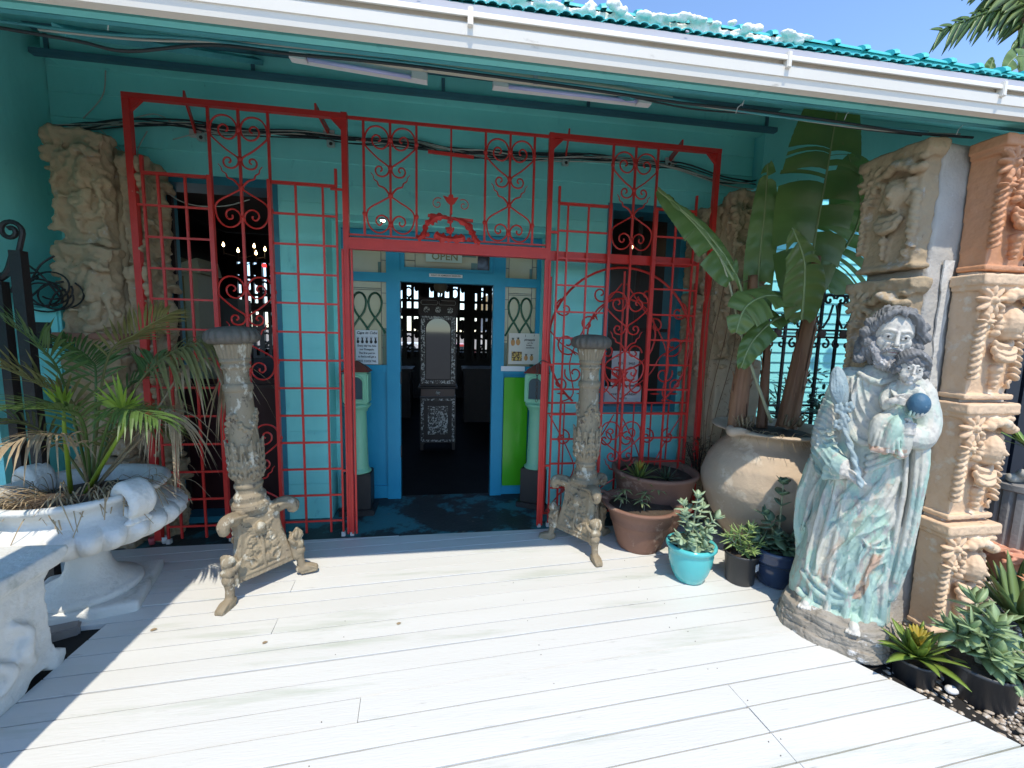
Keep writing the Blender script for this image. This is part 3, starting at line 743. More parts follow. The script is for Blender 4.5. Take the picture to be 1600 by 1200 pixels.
# ================================================================ carved piers
def relief(Wd=.36, H=.64, D=.13, seed=0, face=True):
    """local: front faces -Y, back at y = 0, z from 0 to H"""
    r = random.Random(seed); m = MB()
    vs = []
    for z, w_, d in ((0, .40, .80), (.05*H, .42, .86), (.86*H, .46, .95)):
        w_ *= Wd; d_ = D*d
        vs += [(-w_, 0, z), (w_, 0, z), (w_*.92, -d_, z), (-w_*.92, -d_, z)]
    fs = [(0, 1, 2, 3), (11, 10, 9, 8)]
    for k in (0, 4):
        for j in range(4): fs.append((k+j, k+(j+1) % 4, k+4+(j+1) % 4, k+4+j))
    m.add(vs, fs)
    m.box(-.54*Wd, .54*Wd, -D*1.28, 0, .905*H, .995*H, bev=.006); m.box(-.50*Wd, .50*Wd, -D*1.16, 0, .865*H, .91*H, bev=.006)
    m.box(-.47*Wd, .47*Wd, -D*1.04, 0, .0, .045*H, bev=.005)
    y = -D*.96; nb = len(m.v)
    def flower(fx, fz, R, n=9):
        for k in range(n):
            a = 2*PI*k/n+.2
            q = Matrix.Rotation(-a, 3, 'Y').to_quaternion()
            m.sph((fx+math.cos(a)*R*.6, y-.012, fz+math.sin(a)*R*.6), (R*.46, .016, R*.17), u=10, v=6, rot=q)
        m.sph((fx, y-.02, fz), (R*.24, .016, R*.24), u=8, v=6)
    flower(-.27*Wd, .775*H, .078); flower(-.31*Wd, .62*H, .045, 7)
    for k in range(7):   # wreath of curls over the brow
        t = k/6; m.sph((-.02*Wd+t*.44*Wd, y-.018-.012*math.sin(t*PI), .80*H+.02*math.sin(t*5)), (.026, .022, .026-.004*t), u=9, v=7)
        m.sph((.02*Wd+t*.38*Wd, y-.008, .845*H+.008*math.sin(t*9)), (.022, .02, .018), u=9, v=7)
    if face:
        fx, fz = .10*Wd, .615*H
        m.sph((fx, y+.004, fz), (.056, .056, .086), u=16, v=12)
        m.cap((fx+.008, y-.034, fz+.025), (fx+.012, y-.052, fz-.012), .007, .011, 8)
        for s in (-1, 1):
            m.cap((fx+.008+s*.012, y-.034, fz+.030), (fx+.008+s*.036, y-.022, fz+.026), .007, .005, 7)
            m.sph((fx+s*.024+.006, y-.028, fz+.012), (.011, .007, .007), u=8, v=6)
            m.sph((fx+s*.03, y-.018, fz-.02), (.018, .014, .02), u=8, v=6)
        m.cap((fx-.008, y-.04, fz-.032), (fx+.022, y-.04, fz-.033), .006, .006, 7); m.cap((fx-.004, y-.038, fz-.043), (fx+.018, y-.038, fz-.043), .006, .006, 7)
        m.sph((fx+.006, y-.03, fz-.064), (.02, .018, .015), u=8, v=6)
        for s in (-1, 1):    # wavy hair beside the face
            for j in range(5): m.sph((fx+s*(.060+.006*math.sin(j*2)), y-.006, fz+.055-j*.026), (.016, .02, .018), u=8, v=6)
    for s in (-1, 1):        # twisted braids
        for j in range(9):
            q = Matrix.Rotation(s*.75, 3, 'Y').to_quaternion()
            m.sph((s*.355*Wd, y-.006, .60*H-j*.030*H/.62), (.030, .018, .0105), u=9, v=6, rot=q)
    for i, (zz_, sp, dr) in enumerate(((.46, .13, .08), (.415, .16, .10), (.365, .13, .09))):   # swags under the chin
        pts = [(.04*Wd+sp*Wd*math.cos(a)*1.1, y-.012-.006*i, (zz_)*H-dr*H*.5*math.sin(a)+.02*H) for a in np.linspace(0, PI, 9)]
        m.chain(pts, [.008, .016, .017, .016, .008], 7)
    for z_, rr in ((.27, .024), (.215, .018), (.17, .016), (.13, .012)): m.sph((0, y-.008, z_*H), rr, u=10, v=7)
    for i_ in range(nb, len(m.v)): q_ = m.v[i_]; m.v[i_] = V((q_.x*1.08, y+(q_.y-y)*1.55, .6*H+(q_.z-.6*H)*1.06))
    m.chain([(.30*Wd, y, .10*H), (.33*Wd, y-.012, .16*H), (.27*Wd, y-.014, .145*H), (.31*Wd, y-.012, .10*H)], .008, 6)
    return m
relief_cache = {}
def block(kind, mt, parent, loc, rz, seed=0, Wd=.36, H=.64, D=.13):
    key = (kind, mt.name, Wd, H, D)
    if key not in relief_cache:
        m = relief(Wd, H, D, seed)
        if kind == 'fine': o = sculpt('carved_block', m, .0040, mt, parent, sm=1, fac=.45, disp=lambda c, n: fbm(c, 24, 3, 5)*.0028-.006*np.clip(fbm(c, 10, 2, 9)-.42, 0, 1))
        elif kind == 'worn':
            o = sculpt('carved_block', m, .008, mt, parent, sm=3, disp=lambda c, n: fbm(c, 14, 4, seed)*.009)
        else:
            r = random.Random(seed+5)
            for i in range(26): m.sph((r.uniform(-.5, .5)*Wd, -D*r.uniform(.75, 1.12), r.uniform(.05, .95)*H), (r.uniform(.02, .07), r.uniform(.015, .04), r.uniform(.015, .035)), u=9, v=6)
            o = sculpt('carved_block', m, .011, mt, parent, sm=3, disp=lambda c, n: fbm(c, 9, 4, seed)*.030)
        relief_cache[key] = o.data
        relief_cache[key] = o.data
    else:
        o = bpy.data.objects.new('carved_block', relief_cache[key]); COL.objects.link(o); o.parent = parent
    o.location = loc; o.rotation_euler = (0, 0, rz); return o
# right hand pier: concrete core, terracotta front, tan side
PR = thing('concrete_pier', (2.72, -1.24, 0), 'weathered grey concrete pier standing behind the bearded statue', 'pier')
m = MB(); m.box(2.505, 2.99, -1.395, -1.05, -.1, 2.62, bev=.012)
co_ = sculpt('core', MB().add([p-V((2.72, -1.24, 0)) for p in m.v], m.f), .022, concrete, PR, sm=1, disp=lambda c, n: fbm(c, 5, 4, 3)*.010)
m = MB(); rp = random.Random(5); zs_ = [.95+.06*i for i in range(19)]
m.prism([(2.598+rp.uniform(-.008, .008), z) for z in zs_]+[(2.652+rp.uniform(-.010, .006), z) for z in zs_[::-1]], -1.4075, -1.40)
m.build('plaster_strip', mat('white_peeling_plaster', (.66, .64, .60), .8, var=(.4, .38, .34), vscale=14, vamt=.8, bump=.6, bscale=50, spots=(.3, .27, .24), sscale=18, sth=.6), PR)
terra_o = mat('orange_terracotta', (.56, .27, .135), .62, var=(.46, .22, .12), vscale=5, vamt=.8, bump=.3, bscale=60, spots=(.62, .5, .42), sscale=20, sth=.69, spots2=(.22, .1, .05), s2scale=30, s2th=.69)
PT = thing('terracotta_pilaster', (2.81, -1.41, 0), 'pale terracotta pilaster of four stacked mask reliefs on the front of the grey pier', 'pilaster')
for i in range(4):
    o = block('fine', terra_o if i == 3 else terra, PT, ((0, .004, -.006, 0)[i], (0, .006, -.004, .003)[i], .0+.655*i), (0, .02, -.025, .01)[i], 3, Wd=.32)
    if i == 3: o['label'] = 'orange glazed top block with a woman mask'
# mortar showing between the blocks
m = MB()
for i in range(1, 4): m.box(2.68, 2.97, -1.50, -1.41, .655*i-.018, .655*i-.001)
m.build('mortar', concrete, PT)
PS = thing('tan_carved_pilaster', (2.51, -1.235, 0), 'tan stone pilaster of eroded reliefs on the left side of the grey pier', 'pilaster')
for i, z in enumerate((-.06, .60, 1.30, 1.985)): block('worn', stone_tan, PS, (0, 0, z), -PI/2, 2, Wd=.36, H=.64, D=.10)
# left corner pier
PL = thing('left_corner_pier', (-2.36, .15, 0), 'massive tan stone corner pier with eroded masks at the left end of the screen', 'pier')
PL.name = 'carved_corner_pier'
m = MB(); m.box(-2.48, -2.16, .05, .34, -.1, 2.78)
sculpt('core', MB().add([p-V((-2.36, .15, 0)) for p in m.v], m.f), .022, stone_tan, PL, sm=2, disp=lambda c, n: fbm(c, 6, 4, 6)*.03)
for i in range(4):
    z = -.05+.715*i
    block('rough', stone_tan, PL, (0.03, -.10, z), 0, 4, Wd=.34, H=.71, D=.11)
    block('rough', stone_tan, PL, (.22, .03, z-.10), PI/2, 4, Wd=.36, H=.71, D=.11)
m = MB(); m.box(-2.54, -2.14, -.10, .06, 1.485, 1.525, bev=.006); m.build('brick_slab', mat('brick_slab', (.30, .13, .08), .8, var=(.22, .12, .09), vscale=9, vamt=.9), PL)
PQ = thing('carved_corner_pier', (2.45, .15, 0), 'tan stone corner pier with a broken rounded top behind the banana plant', 'pier')
m = MB(); m.box(2.24, 2.66, .02, .34, -.1, 2.70)
sculpt('core', MB().add([p-V((2.45, .15, 0)) for p in m.v], m.f), .022, stone_tan, PQ, sm=2, disp=lambda c, n: fbm(c, 6, 4, 9)*.03)
plaster = mat('buff_plaster', (.42, .34, .23), .85, var=(.33, .25, .17), vscale=4, vamt=.8, bump=.5, bscale=30, spots=(.2, .15, .1), sscale=12, sth=.66)
for i in range(4):
    z = -.05+.70*i
    if i >= 2:
        block('rough', stone_tan, PQ, (0, -.10, z), 0, 4, Wd=.36, H=.71, D=.11); block('rough', stone_tan, PQ, (-.20, .04, z-.1), -PI/2, 4, Wd=.36, H=.71, D=.11)
m = MB(); m.box(-.20, .22, -.20, .0, -.1, 1.42); m.box(-.30, .0, -.12, .17, -.1, 1.40)
sculpt('plastered_shaft', m, .015, plaster, PQ, sm=3, disp=lambda c, n: fbm(c, 6, 4, 2)*.018)
# unseen post, added for the broken shade it throws along the deck's left edge
PN = thing('shade_post', (-1.72, -2.27, 0), 'unseen terracotta post of stacked mask reliefs, added to shade the left of the deck', 'post')
for i in range(6): block('fine', terra, PN, (0, .0, .0+.655*i), 0, 3, Wd=.32)
for i in range(6): block('fine', terra, PN, (0, .0, .0+.655*i), PI, 3, Wd=.32)
# dry thorny climber on the plaster of the right corner pier
cm = MB(); rr = random.Random(9)
for i in range(170):
    p = V((2.10+rr.random()*.42, -.08-rr.random()*.05, .25+rr.random()*1.85)); d = V((rr.uniform(-1, 1), rr.uniform(-.4, 0), rr.uniform(-.8, .6)))*.028
    cm.tube([p, p+d*.6+V((0, 0, .01)), p+d*1.2], [.0022, .0018, .0008], 4)
for i in range(7):
    x0 = 2.08+.06*i; pts = [V((x0+.05*math.sin(j*.9+i)+.01*j, -.09+.02*math.sin(j), .15+j*.28)) for j in range(8)]
    cm.tube(smooth(pts, 3), .0035, 5)
tag(cm.build('dry_climber', mat('dry_stem', (.16, .10, .055), .9)), 'dry brown climber clinging to the plastered corner pier behind the screen', 'climber')
# ================================================================ bearded statue with child
def paint_mat(name, cols, rough=.75, bump=.5):
    """flaking paint: layered patches of several paints over grey timber"""
    m = bpy.data.materials.new(name); m.use_nodes = True; nt = m.node_tree; N = nt.nodes.new; L = nt.links.new
    b = nt.nodes['Principled BSDF']; b.inputs['Roughness'].default_value = rough
    tc = N('ShaderNodeTexCoord'); cur = None
    for i, (c, sc, th, st, seed) in enumerate(cols):
        if cur is None:
            cur = N('ShaderNodeRGB'); cur.outputs[0].default_value = (*c, 1); cur = cur.outputs[0]; continue
        mp = N('ShaderNodeMapping'); mp.inputs['Scale'].default_value = st; mp.inputs['Location'].default_value = (seed, seed*.7, seed*1.3); L(tc.outputs['Object'], mp.inputs[0])
        n = N('ShaderNodeTexNoise'); n.inputs['Scale'].default_value = sc; n.inputs['Detail'].default_value = 9; n.inputs['Roughness'].default_value = .62; L(mp.outputs[0], n.inputs[0])
        r = N('ShaderNodeMapRange'); r.inputs[1].default_value = th; r.inputs[2].default_value = th+.05; L(n.outputs[0], r.inputs[0])
        x = N('ShaderNodeMix'); x.data_type = 'RGBA'; x.inputs[7].default_value = (*c, 1); L(cur, x.inputs[6]); L(r.outputs[0], x.inputs[0]); cur = x.outputs[2]
    # colour zones (painted areas) from the mesh attribute
    at = N('ShaderNodeAttribute'); at.attribute_name = 'zone'
    x = N('ShaderNodeMix'); x.data_type = 'RGBA'; sp = N('ShaderNodeSeparateColor'); L(at.outputs[0], sp.inputs[0])
    L(cur, x.inputs[6]); L(sp.outputs[0], x.inputs[0])
    sk = N('ShaderNodeTexNoise'); sk.inputs['Scale'].default_value = 38; sk.inputs['Detail'].default_value = 8; L(tc.outputs['Object'], sk.inputs[0])
    cr = N('ShaderNodeValToRGB'); cr.color_ramp.elements[0].position = .33; cr.color_ramp.elements[0].color = (.40, .37, .34, 1); cr.color_ramp.elements[1].position = .48; cr.color_ramp.elements[1].color = (.56, .53, .47, 1); L(sk.outputs[0], cr.inputs[0])
    L(cr.outputs[0], x.inputs[7]); cur = x.outputs[2]
    x = N('ShaderNodeMix'); x.data_type = 'RGBA'; L(cur, x.inputs[6]); x.inputs[7].default_value = (.40, .17, .08, 1); L(sp.outputs[1], x.inputs[0]); cur = x.outputs[2]
    x = N('ShaderNodeMix'); x.data_type = 'RGBA'; L(cur, x.inputs[6]); x.inputs[7].default_value = (.16, .33, .42, 1); L(sp.outputs[2], x.inputs[0]); cur = x.outputs[2]
    L(cur, b.inputs['Base Color'])
    n = N('ShaderNodeTexNoise'); n.inputs['Scale'].default_value = 70; n.inputs['Detail'].default_value = 8; L(tc.outputs['Object'], n.inputs[0])
    bp = N('ShaderNodeBump'); bp.inputs['Strength'].default_value = bump; bp.inputs['Distance'].default_value = .006; L(n.outputs[0], bp.inputs['Height']); L(bp.outputs[0], b.inputs['Normal'])
    return m
S3 = (1, 1, 1); SV = (1.6, 1.6, .6)
robe_m = paint_mat('flaking_mint_paint', [((.36, .50, .42), 0, 0, S3, 0), ((.28, .40, .37), 2.6, .50, SV, 3), ((.50, .49, .42), 4.5, .50, SV, 7), ((.36, .35, .33), 9, .585, SV, 1), ((.37, .26, .19), 6, .70, SV, 12), ((.58, .57, .52), 17, .61, SV, 5), ((.15, .14, .13), 24, .70, SV, 9)])
cape_m = robe_m
hair_m = mat('grey_painted_hair', (.12, .12, .12), .7, var=(.22, .22, .22), vscale=14, vamt=.9, bump=.5, bscale=70, spots=(.42, .42, .42), sscale=22, sth=.64)
rock_m = mat('grey_cracked_wood_base', (.36, .32, .27), .85, var=(.22, .19, .15), vscale=7, vamt=1, bump=.8, bscale=40, stretch=(1, 1, 2.2), spots=(.62, .60, .57), sscale=10, sth=.60, spots2=(.09, .075, .06), s2scale=20, s2th=.67)
ST = thing('saint_statue', (2.22, -1.47, 0), 'life-size painted wood statue of a bearded man in mint robes carrying a child', 'statue', rz=math.radians(-55))
ST.scale = (.80, .92, 1)
def zone_attr(o, fn):
    me = o.data; n = len(me.vertices); co = np.empty(n*3); me.vertices.foreach_get('co', co); co = co.reshape(-1, 3)
    a = me.color_attributes.new('zone', 'FLOAT_COLOR', 'POINT'); c = fn(co); a.data.foreach_set('color', c.ravel())
# levels: z, centre x, half width, half depth, centre y
LV = [(.13, -.09, .285, .17, .0), (.22, -.095, .285, .17, 0), (.40, -.075, .27, .165, 0), (.60, -.045, .25, .155, 0), (.80, -.025, .235, .15, 0), (1.0, -.005, .215, .145, 0), (1.15, -.01, .205, .14, 0), (1.30, -.015, .205, .135, 0), (1.39, -.015, .185, .12, .005), (1.44, -.005, .13, .10, .01), (1.48, .0, .075, .075, .005)]
def lev(z):
    zs = [l[0] for l in LV]; return [float(np.interp(z, zs, [l[k] for l in LV])) for k in (1, 2, 3, 4)]
def SF(x, z, out=0.0):
    cx, w_, d, cy = lev(z); u = max(-.97, min(.97, (x-cx)/w_)); return V((x, cy-d*math.sqrt(1-u*u)-out, z))
m = MB()
n = 40; vs = []
for z, cx, w_, d, cy in LV:
    for k in range(n): a = 2*PI*k/n; vs.append((cx+w_*math.cos(a), cy+d*math.sin(a), z))
fs = [tuple(range(n-1, -1, -1)), tuple((len(LV)-1)*n+k for k in range(n))]
for i in range(len(LV)-1):
    for k in range(n): a = i*n+k; b = i*n+(k+1) % n; fs.append((a, b, b+n, a+n))
m.add(vs, fs)
m.cap((0, .0, 1.42), (.01, -.015, 1.53), .062, .055, 14)
m.cap((-.16, .0, 1.375), (.15, .0, 1.375), .088, .085, 14)
def fold(pts, r, out=.0, n=8):
    m.chain([SF(p[0], p[1], (p[2] if len(p) > 2 else out)) for p in pts], r, n)
# sweeping folds of the mantle from the child's seat down to the left
for i, (a, b, c, d_, r) in enumerate((((.19, 1.08), (.10, .78), (-.06, .52), (-.25, .30), .026), ((.205, .98), (.14, .70), (.0, .46), (-.17, .27), .022), ((.16, 1.10), (.05, .86), (-.09, .66), (-.27, .44), .020), ((.12, 1.10), (.0, .92), (-.10, .80), (-.24, .64), .016), ((.21, .88), (.17, .62), (.06, .42), (-.08, .24), .024), ((.215, .80), (.20, .55), (.12, .38), (.03, .22), .020))):
    fold([a, b, c, d_], [r*.6, r, r*1.15, r*.7], -.004)
# straight folds of the tunic on the right and centre
for x0, x1, r in ((.03, -.02, .018), (.09, .08, .022), (.14, .16, .020), (-.04, -.12, .016)):
    fold([(x0, .62), ((x0+x1)/2, .42), (x1, .17)], [r*.5, r, r*1.3], 0)
for x0, x1, r in ((-.13, -.20, .02), (-.18, -.255, .018), (-.08, -.13, .014)):
    fold([(x0, .92), ((x0+x1)/2, .66), (x1, .34)], [r*.6, r, r*1.2], 0)
# apron edge: the stepped hem of the mantle
fold([(.02, .60), (.07, .56), (.13, .57), (.19, .60)], .012, .010)
fold([(-.10, .34), (-.02, .30), (.04, .36), (.09, .45), (.14, .50)], [.012, .02, .018, .012], .012)
# swirl near the hem and hem itself
for dz, r in ((0, .018), (.065, .016)):
    fold([(-.28, .30+dz), (-.18, .235+dz*.8), (-.06, .22+dz*.6), (.04, .29+dz*.4)], [r, r*1.2, r, r*.6], .002)
fold([(-.285, .19), (-.20, .155), (-.08, .15), (.03, .15), (.16, .16)], .022, .012)
for x in (-.20, -.10, .0, .10): m.cap(SF(x, .26), SF(x-.01, .15, .02), .014, .022, 8)
# cape: scooped folds over the chest
fold([(-.165, 1.36), (-.15, 1.24), (-.09, 1.12), (-.02, 1.085), (.05, 1.13)], [.012, .018, .022, .018, .010], .004)
fold([(-.10, 1.43), (-.035, 1.405), (.02, 1.395), (.075, 1.415), (.10, 1.44)], .016, .012)
for x in (-.17, -.135, -.10): m.chain([SF(x, 1.40, .004), SF(x-.02, 1.25, .004), SF(x-.025, 1.12, 0)], [.012, .014, .008], 8)
# waist wrap by the hand
for dz in (0, .035, .07): fold([(.0, .95+dz), (.06, .985+dz), (.13, 1.03+dz)], .013, .006)
# cape edges hanging at both sides
m.chain([(-.245, .02, 1.02), (-.315, .02, .88), (-.345, .03, .75), (-.365, .03, .62), (-.350, .02, .50), (-.32, 0, .40)], [.05, .050, .045, .045, .040, .025], 10)
m.chain([(-.26, .03, .95), (-.30, .04, .75), (-.32, .04, .55), (-.33, .03, .35)], [.05, .05, .05, .04], 10)
m.chain([(-.235, -.03, .86), (-.29, -.035, .74), (-.315, -.035, .62), (-.335, -.03, .50)], [.012, .02, .020, .012], 8)
m.chain([(.21, -.05, 1.20), (.235, -.06, 1.02), (.235, -.06, .80), (.22, -.06, .60), (.20, -.05, .42), (.185, -.05, .30)], [.05, .05, .042, .046, .042, .030], 10)
for dx, r in ((-.03, .014), (.012, .013), (.04, .012)):
    m.chain([(.20+dx, -.10, 1.12), (.215+dx, -.105, .90), (.205+dx, -.10, .66), (.185+dx*.7, -.095, .40)], [r*.6, r, r*1.1, r*.7], 8)
m.chain([(.235, -.075, .66), (.238, -.09, .52), (.232, -.08, .47)], [.018, .022, .012], 8)
# left sleeve and arm
m.chain([(-.185, -.005, 1.36), (-.225, -.015, 1.22), (-.245, -.04, 1.08), (-.225, -.085, .985)], [.080, .082, .085, .088], 12)
m.chain([(-.225, -.085, .985), (-.165, -.155, .955), (-.115, -.19, .955)], [.088, .074, .058], 12)
for t in range(6):
    a = t/5; p0 = V((-.31+.06*a, -.06-.05*a, 1.13-.16*a)); m.chain([p0, p0+V((.06, -.065, -.02)), p0+V((.125, -.075, .0))], [.008, .013, .008], 7)
m.chain([(-.30, -.04, .96), (-.26, -.12, .895), (-.17, -.19, .885), (-.10, -.215, .91)], [.016, .02, .018, .012], 8)
m.cap((-.125, -.185, .952), (-.075, -.215, .935), .034, .030, 10)
# hand with separate bent fingers
hp = V((-.065, -.222, .930)); m.sph(hp, (.036, .020, .030), u=12, v=8, rot=Matrix.Rotation(.5, 3, 'Y').to_quaternion())
for i, (dx, dz, L) in enumerate(((.022, .016, .055), (.026, .002, .060), (.022, -.012, .056), (.012, -.024, .046))):
    b = hp+V((dx, -.008, dz)); m.chain([b, b+V((L*.5, -.010, -.012)), b+V((L*.85, .002, -.034))], [.0095, .0085, .0065], 8)
m.chain([hp+V((-.004, -.012, .022)), hp+V((.022, -.028, .020)), hp+V((.042, -.026, .004))], [.0105, .009, .007], 8)
# right arm under the child and its hand
m.chain([(.19, .0, 1.34), (.235, -.03, 1.22), (.23, -.09, 1.15), (.17, -.17, 1.155)], [.08, .075, .065, .05], 12)
hq = V((.185, -.205, 1.195)); m.sph(hq, (.024, .020, .034), u=12, v=8)
for i in range(4):
    b = hq+V((.016, -.008, .024-.015*i)); m.chain([b, b+V((-.022, -.022, .004)), b+V((-.046, -.022, -.001))], [.0085, .0085, .0065], 8)
m.chain([hq+V((.0, .0, .028)), hq+V((-.015, -.02, .046)), hq+V((-.03, -.028, .05))], [.009, .0085, .006], 8)
# feet
for (fx, fy, fz, dx) in ((-.225, -.19, .155, -.02), (.045, -.215, .135, .02)):
    m.cap((fx-dx, fy+.10, fz+.02), (fx, fy, fz), .040, .032, 10)
    for k in range(5): m.cap((fx-.028+.014*k, fy-.012, fz-.004), (fx-.032+.016*k, fy-.038+.004*abs(k-1), fz-.012), .0095, .0085, 7)
# head
HM = Matrix.Translation((.030, -.030, 1.622)) @ Matrix.Diagonal((1.36, 1.14, 1.10, 1)) @ Matrix.Rotation(.30, 4, 'Z') @ Matrix.Rotation(.16, 4, 'X') @ Matrix.Rotation(.12, 4, 'Y')
def head(m, M, s=1.0, child=False):
    h = MB()
    h.sph((0, .010, .030), (.080, .092, .100), u=24, v=18)
    h.sph((0, -.022, -.045), (.058, .062, .070) if not child else (.056, .06, .055), u=20, v=14)
    h.chain([(-.050, -.056, .026), (-.034, -.072, .038), (-.012, -.080, .036)], .0085, 8); h.chain([(.050, -.056, .026), (.034, -.072, .038), (.012, -.080, .036)], .0085, 8)
    h.cap((0, -.078, .034), (0, -.104, -.018), .0070, .0100); h.sph((-.010, -.094, -.022), .0075); h.sph((.010, -.094, -.022), .0075)
    for q in (-1, 1):
        h.sph((q*.040, -.054, -.016), (.024, .020, .028), u=12, v=8)
        h.sph((q*.032, -.066, .012), (.0150, .012, .0095), u=12, v=8)
        h.chain([(q*.018, -.078, .014), (q*.032, -.079, .0205), (q*.047, -.068, .013)], .0038, 7); h.cap((q*.020, -.079, .003), (q*.044, -.070, .003), .0040, .0040, 7)
    h.cap((-.019, -.082, -.050), (.019, -.082, -.050), .0055, .0055, 8); h.cap((-.014, -.084, -.062), (.014, -.084, -.062), .0068, .0068, 8)
    h.cap((-.008, -.085, -.049), (.008, -.085, -.049), .0062, .0062, 8)
    h.sph((0, -.070, -.086), (.022, .02, .018), u=12, v=8)
    if child:
        for q in (-1, 1): h.sph((q*.038, -.052, -.038), (.026, .024, .024), u=12, v=8)
    else:
        for q in (-1, 1): h.cap((q*.026, -.078, -.020), (q*.034, -.074, -.050), .006, .005, 7)
    m.add(h.v, h.f, M @ Matrix.Scale(s, 4))
head(m, HM)
def ridge(v): return 1-np.abs(np.sin(v))**.8*2
def robefolds(c, nn):
    d = fbm(c, 26, 3, 1)*.0016*(c[:, 2] < 1.5)
    wob = fbm(c*[1, 1, .5], 5, 2, 6)
    rho = np.sqrt(((c[:, 0]-.015)/.50)**2+(c[:, 2]-1.45)**2)
    front = np.clip(-nn[:, 1]*2-.2, 0, 1)
    chest = np.clip((c[:, 2]-1.06)/.05, 0, 1)*np.clip((1.415-c[:, 2])/.03, 0, 1)*np.clip((.07-c[:, 0])/.03, 0, 1)*np.clip((c[:, 0]+.175)/.03, 0, 1)*np.clip((.42-rho)/.03, 0, 1)
    d += front*chest*ridge(rho*52+wob*2.2)*.0042
    low = np.clip((1.0-c[:, 2])/.1, 0, 1)*np.clip((c[:, 2]-.30)/.08, 0, 1)*(c[:, 1] < .06)
    ang = 1.05*np.clip((c[:, 0]+.30)/.30, 0, 1)*np.clip((c[:, 2]-.2)/.5, .2, 1)
    u = (c[:, 0]*np.cos(ang)-(c[:, 2]-.6)*np.sin(ang))
    d += low*ridge(u*36+wob*2.6)*.0085*(.5+.9*np.clip(wob+.4, 0, 1))*np.clip((.15-c[:, 0])/.03, 0, 1)
    arm = (c[:, 0] < -.17)*(c[:, 2] > .9)*(c[:, 2] < 1.3)
    d += arm*ridge(c[:, 2]*95+c[:, 0]*40+wob*2)*.0035
    return d
body = sculpt('robed_body', m, .0043, robe_m, ST, sm=1, fac=.4, disp=lambda c, nn: robefolds(c, nn))
def zf(c):
    out = np.zeros((len(c), 4)); out[:, 3] = 1
    Hi = np.array(HM.inverted()); q = c@Hi[:3, :3].T+Hi[:3, 3]
    skin = ((q[:, 2] > -.13) & (np.abs(q[:, 0]) < .12) & (c[:, 2] > 1.47)) | (np.linalg.norm(c-np.array(hp+V((.02, 0, 0))), axis=1) < .085) & (c[:, 0] > -.115) | (np.linalg.norm(c-np.array(hq), axis=1) < .062) & (c[:, 1] < -.16) | (c[:, 2] < .20) & (c[:, 1] < -.205)
    cream = np.clip((c[:, 2]-1.04)/.08, 0, 1)*(c[:, 0] > -.17)*(c[:, 1] < .03)*(.72+.5*fbm(c, 12, 3, 9)); cream = np.maximum(cream, .55*np.clip((c[:, 2]-.5)/.3, 0, 1)*(fbm(c*[1, 1, .6], 9, 3, 5) > .05))
    out[:, 0] = np.maximum(skin, np.clip(cream, 0, .85))
    # rusty streak painted along one diagonal fold
    ln = lambda a, b: np.abs((c[:, 0]-a[0])*(b[1]-a[1])-(c[:, 2]-a[1])*(b[0]-a[0]))/math.hypot(b[0]-a[0], b[1]-a[1])
    nz = fbm(c*[1, 1, .5], 22, 3, 4)
    s1 = (ln((.14, .95), (-.22, .30)) < .016+.012*nz) & (c[:, 2] < .90) & (c[:, 2] > .28); s2 = (ln((.105, .52), (.03, .28)) < .022+.012*nz) & (c[:, 2] < .53) & (c[:, 2] > .27)
    s3 = (c[:, 2] < .36) & (c[:, 2] > .20) & (c[:, 0] < -.12) & (nz > -.05)
    nz2 = np.clip(.55+1.6*fbm(c*[1, 1, .6], 16, 4, 8), 0, 1)
    out[:, 1] = (s1*.32+s2*.60+s3*.35)*(c[:, 1] < .02)*nz2
    b1 = (c[:, 0] < -.09) & (c[:, 2] > 1.02) & (c[:, 2] < 1.38) & (c[:, 0] > -.20) & (nz > .02) & (c[:, 1] < -.1)
    out[:, 2] = b1*.3
    return np.clip(out, 0, 1)
zone_attr(body, zf)
pupil_m = mat('dark_painted_eye', (.03, .022, .02), .3)
m = MB()
for q in (-1, 1): m.sph(HM @ V((q*.031, -.0795, .0105)), (.0058, .0028, .0058), u=10, v=7)
m.build('painted_eyes', pupil_m, ST, smooth_=True, world=False)
m = MB(); m.cap(HM @ V((-.016, -.0905, -.0556)), HM @ V((.016, -.0905, -.0556)), .0022, .0022, 6); m.build('lips', mat('faded_pink', (.42, .20, .18), .6), ST, smooth_=True, world=False)
# hair and beard: overlapping curls
m = MB(); rr = random.Random(21)
h = MB()
h.sph((0, .034, .050), (.090, .094, .088), u=24, v=16)
for k in range(17):                         # locks combed from the crown down both sides
    a = -2.45+k*4.9/16
    sx = math.sin(a); cy = -math.cos(a)
    if abs(a) < .42: continue
    front = abs(a) < 1.3
    L = 6 if not front else 5
    top = V((sx*.05, cy*.06+.02, .125)); pts = []
    for j in range(L+1):
        t = j/L; wv = .014*math.sin(j*2.1+k)
        pts.append(V((sx*(.048+.056*min(1, t*1.3))+wv*cy*t, cy*(.060+.034*min(1, t*1.5))*(.62 if front and t > .3 else 1)+.018+wv*sx*t, .122-.245*t)))
    h.chain(pts, [.014, .020, .023, .024, .020, .012], 8)
for q in (-1, 1):
    for j in range(5): h.sph((q*(.094+.012*math.sin(j*1.7)), -.022+.012*math.cos(j*2), .055-j*.042), (.026, .028, .025), u=10, v=8)
    h.chain([(0, -.040, .122), (q*.028, -.056, .116), (q*.056, -.056, .094), (q*.076, -.044, .060), (q*.086, -.034, .025)], [.012, .016, .016, .017, .018], 8)
h.chain([(0, -.03, .128), (.003, -.066, .118), (.008, -.080, .098)], [.016, .014, .005], 8)
m.add(h.v, h.f, HM)
hair = sculpt('hair', m, .0045, hair_m, ST, sm=1, fac=.3, disp=lambda c, nn: (np.sin(c[:, 2]*150+c[:, 0]*230+fbm(c, 14, 2, 3)*7)*.0022))
m = MB(); h = MB()
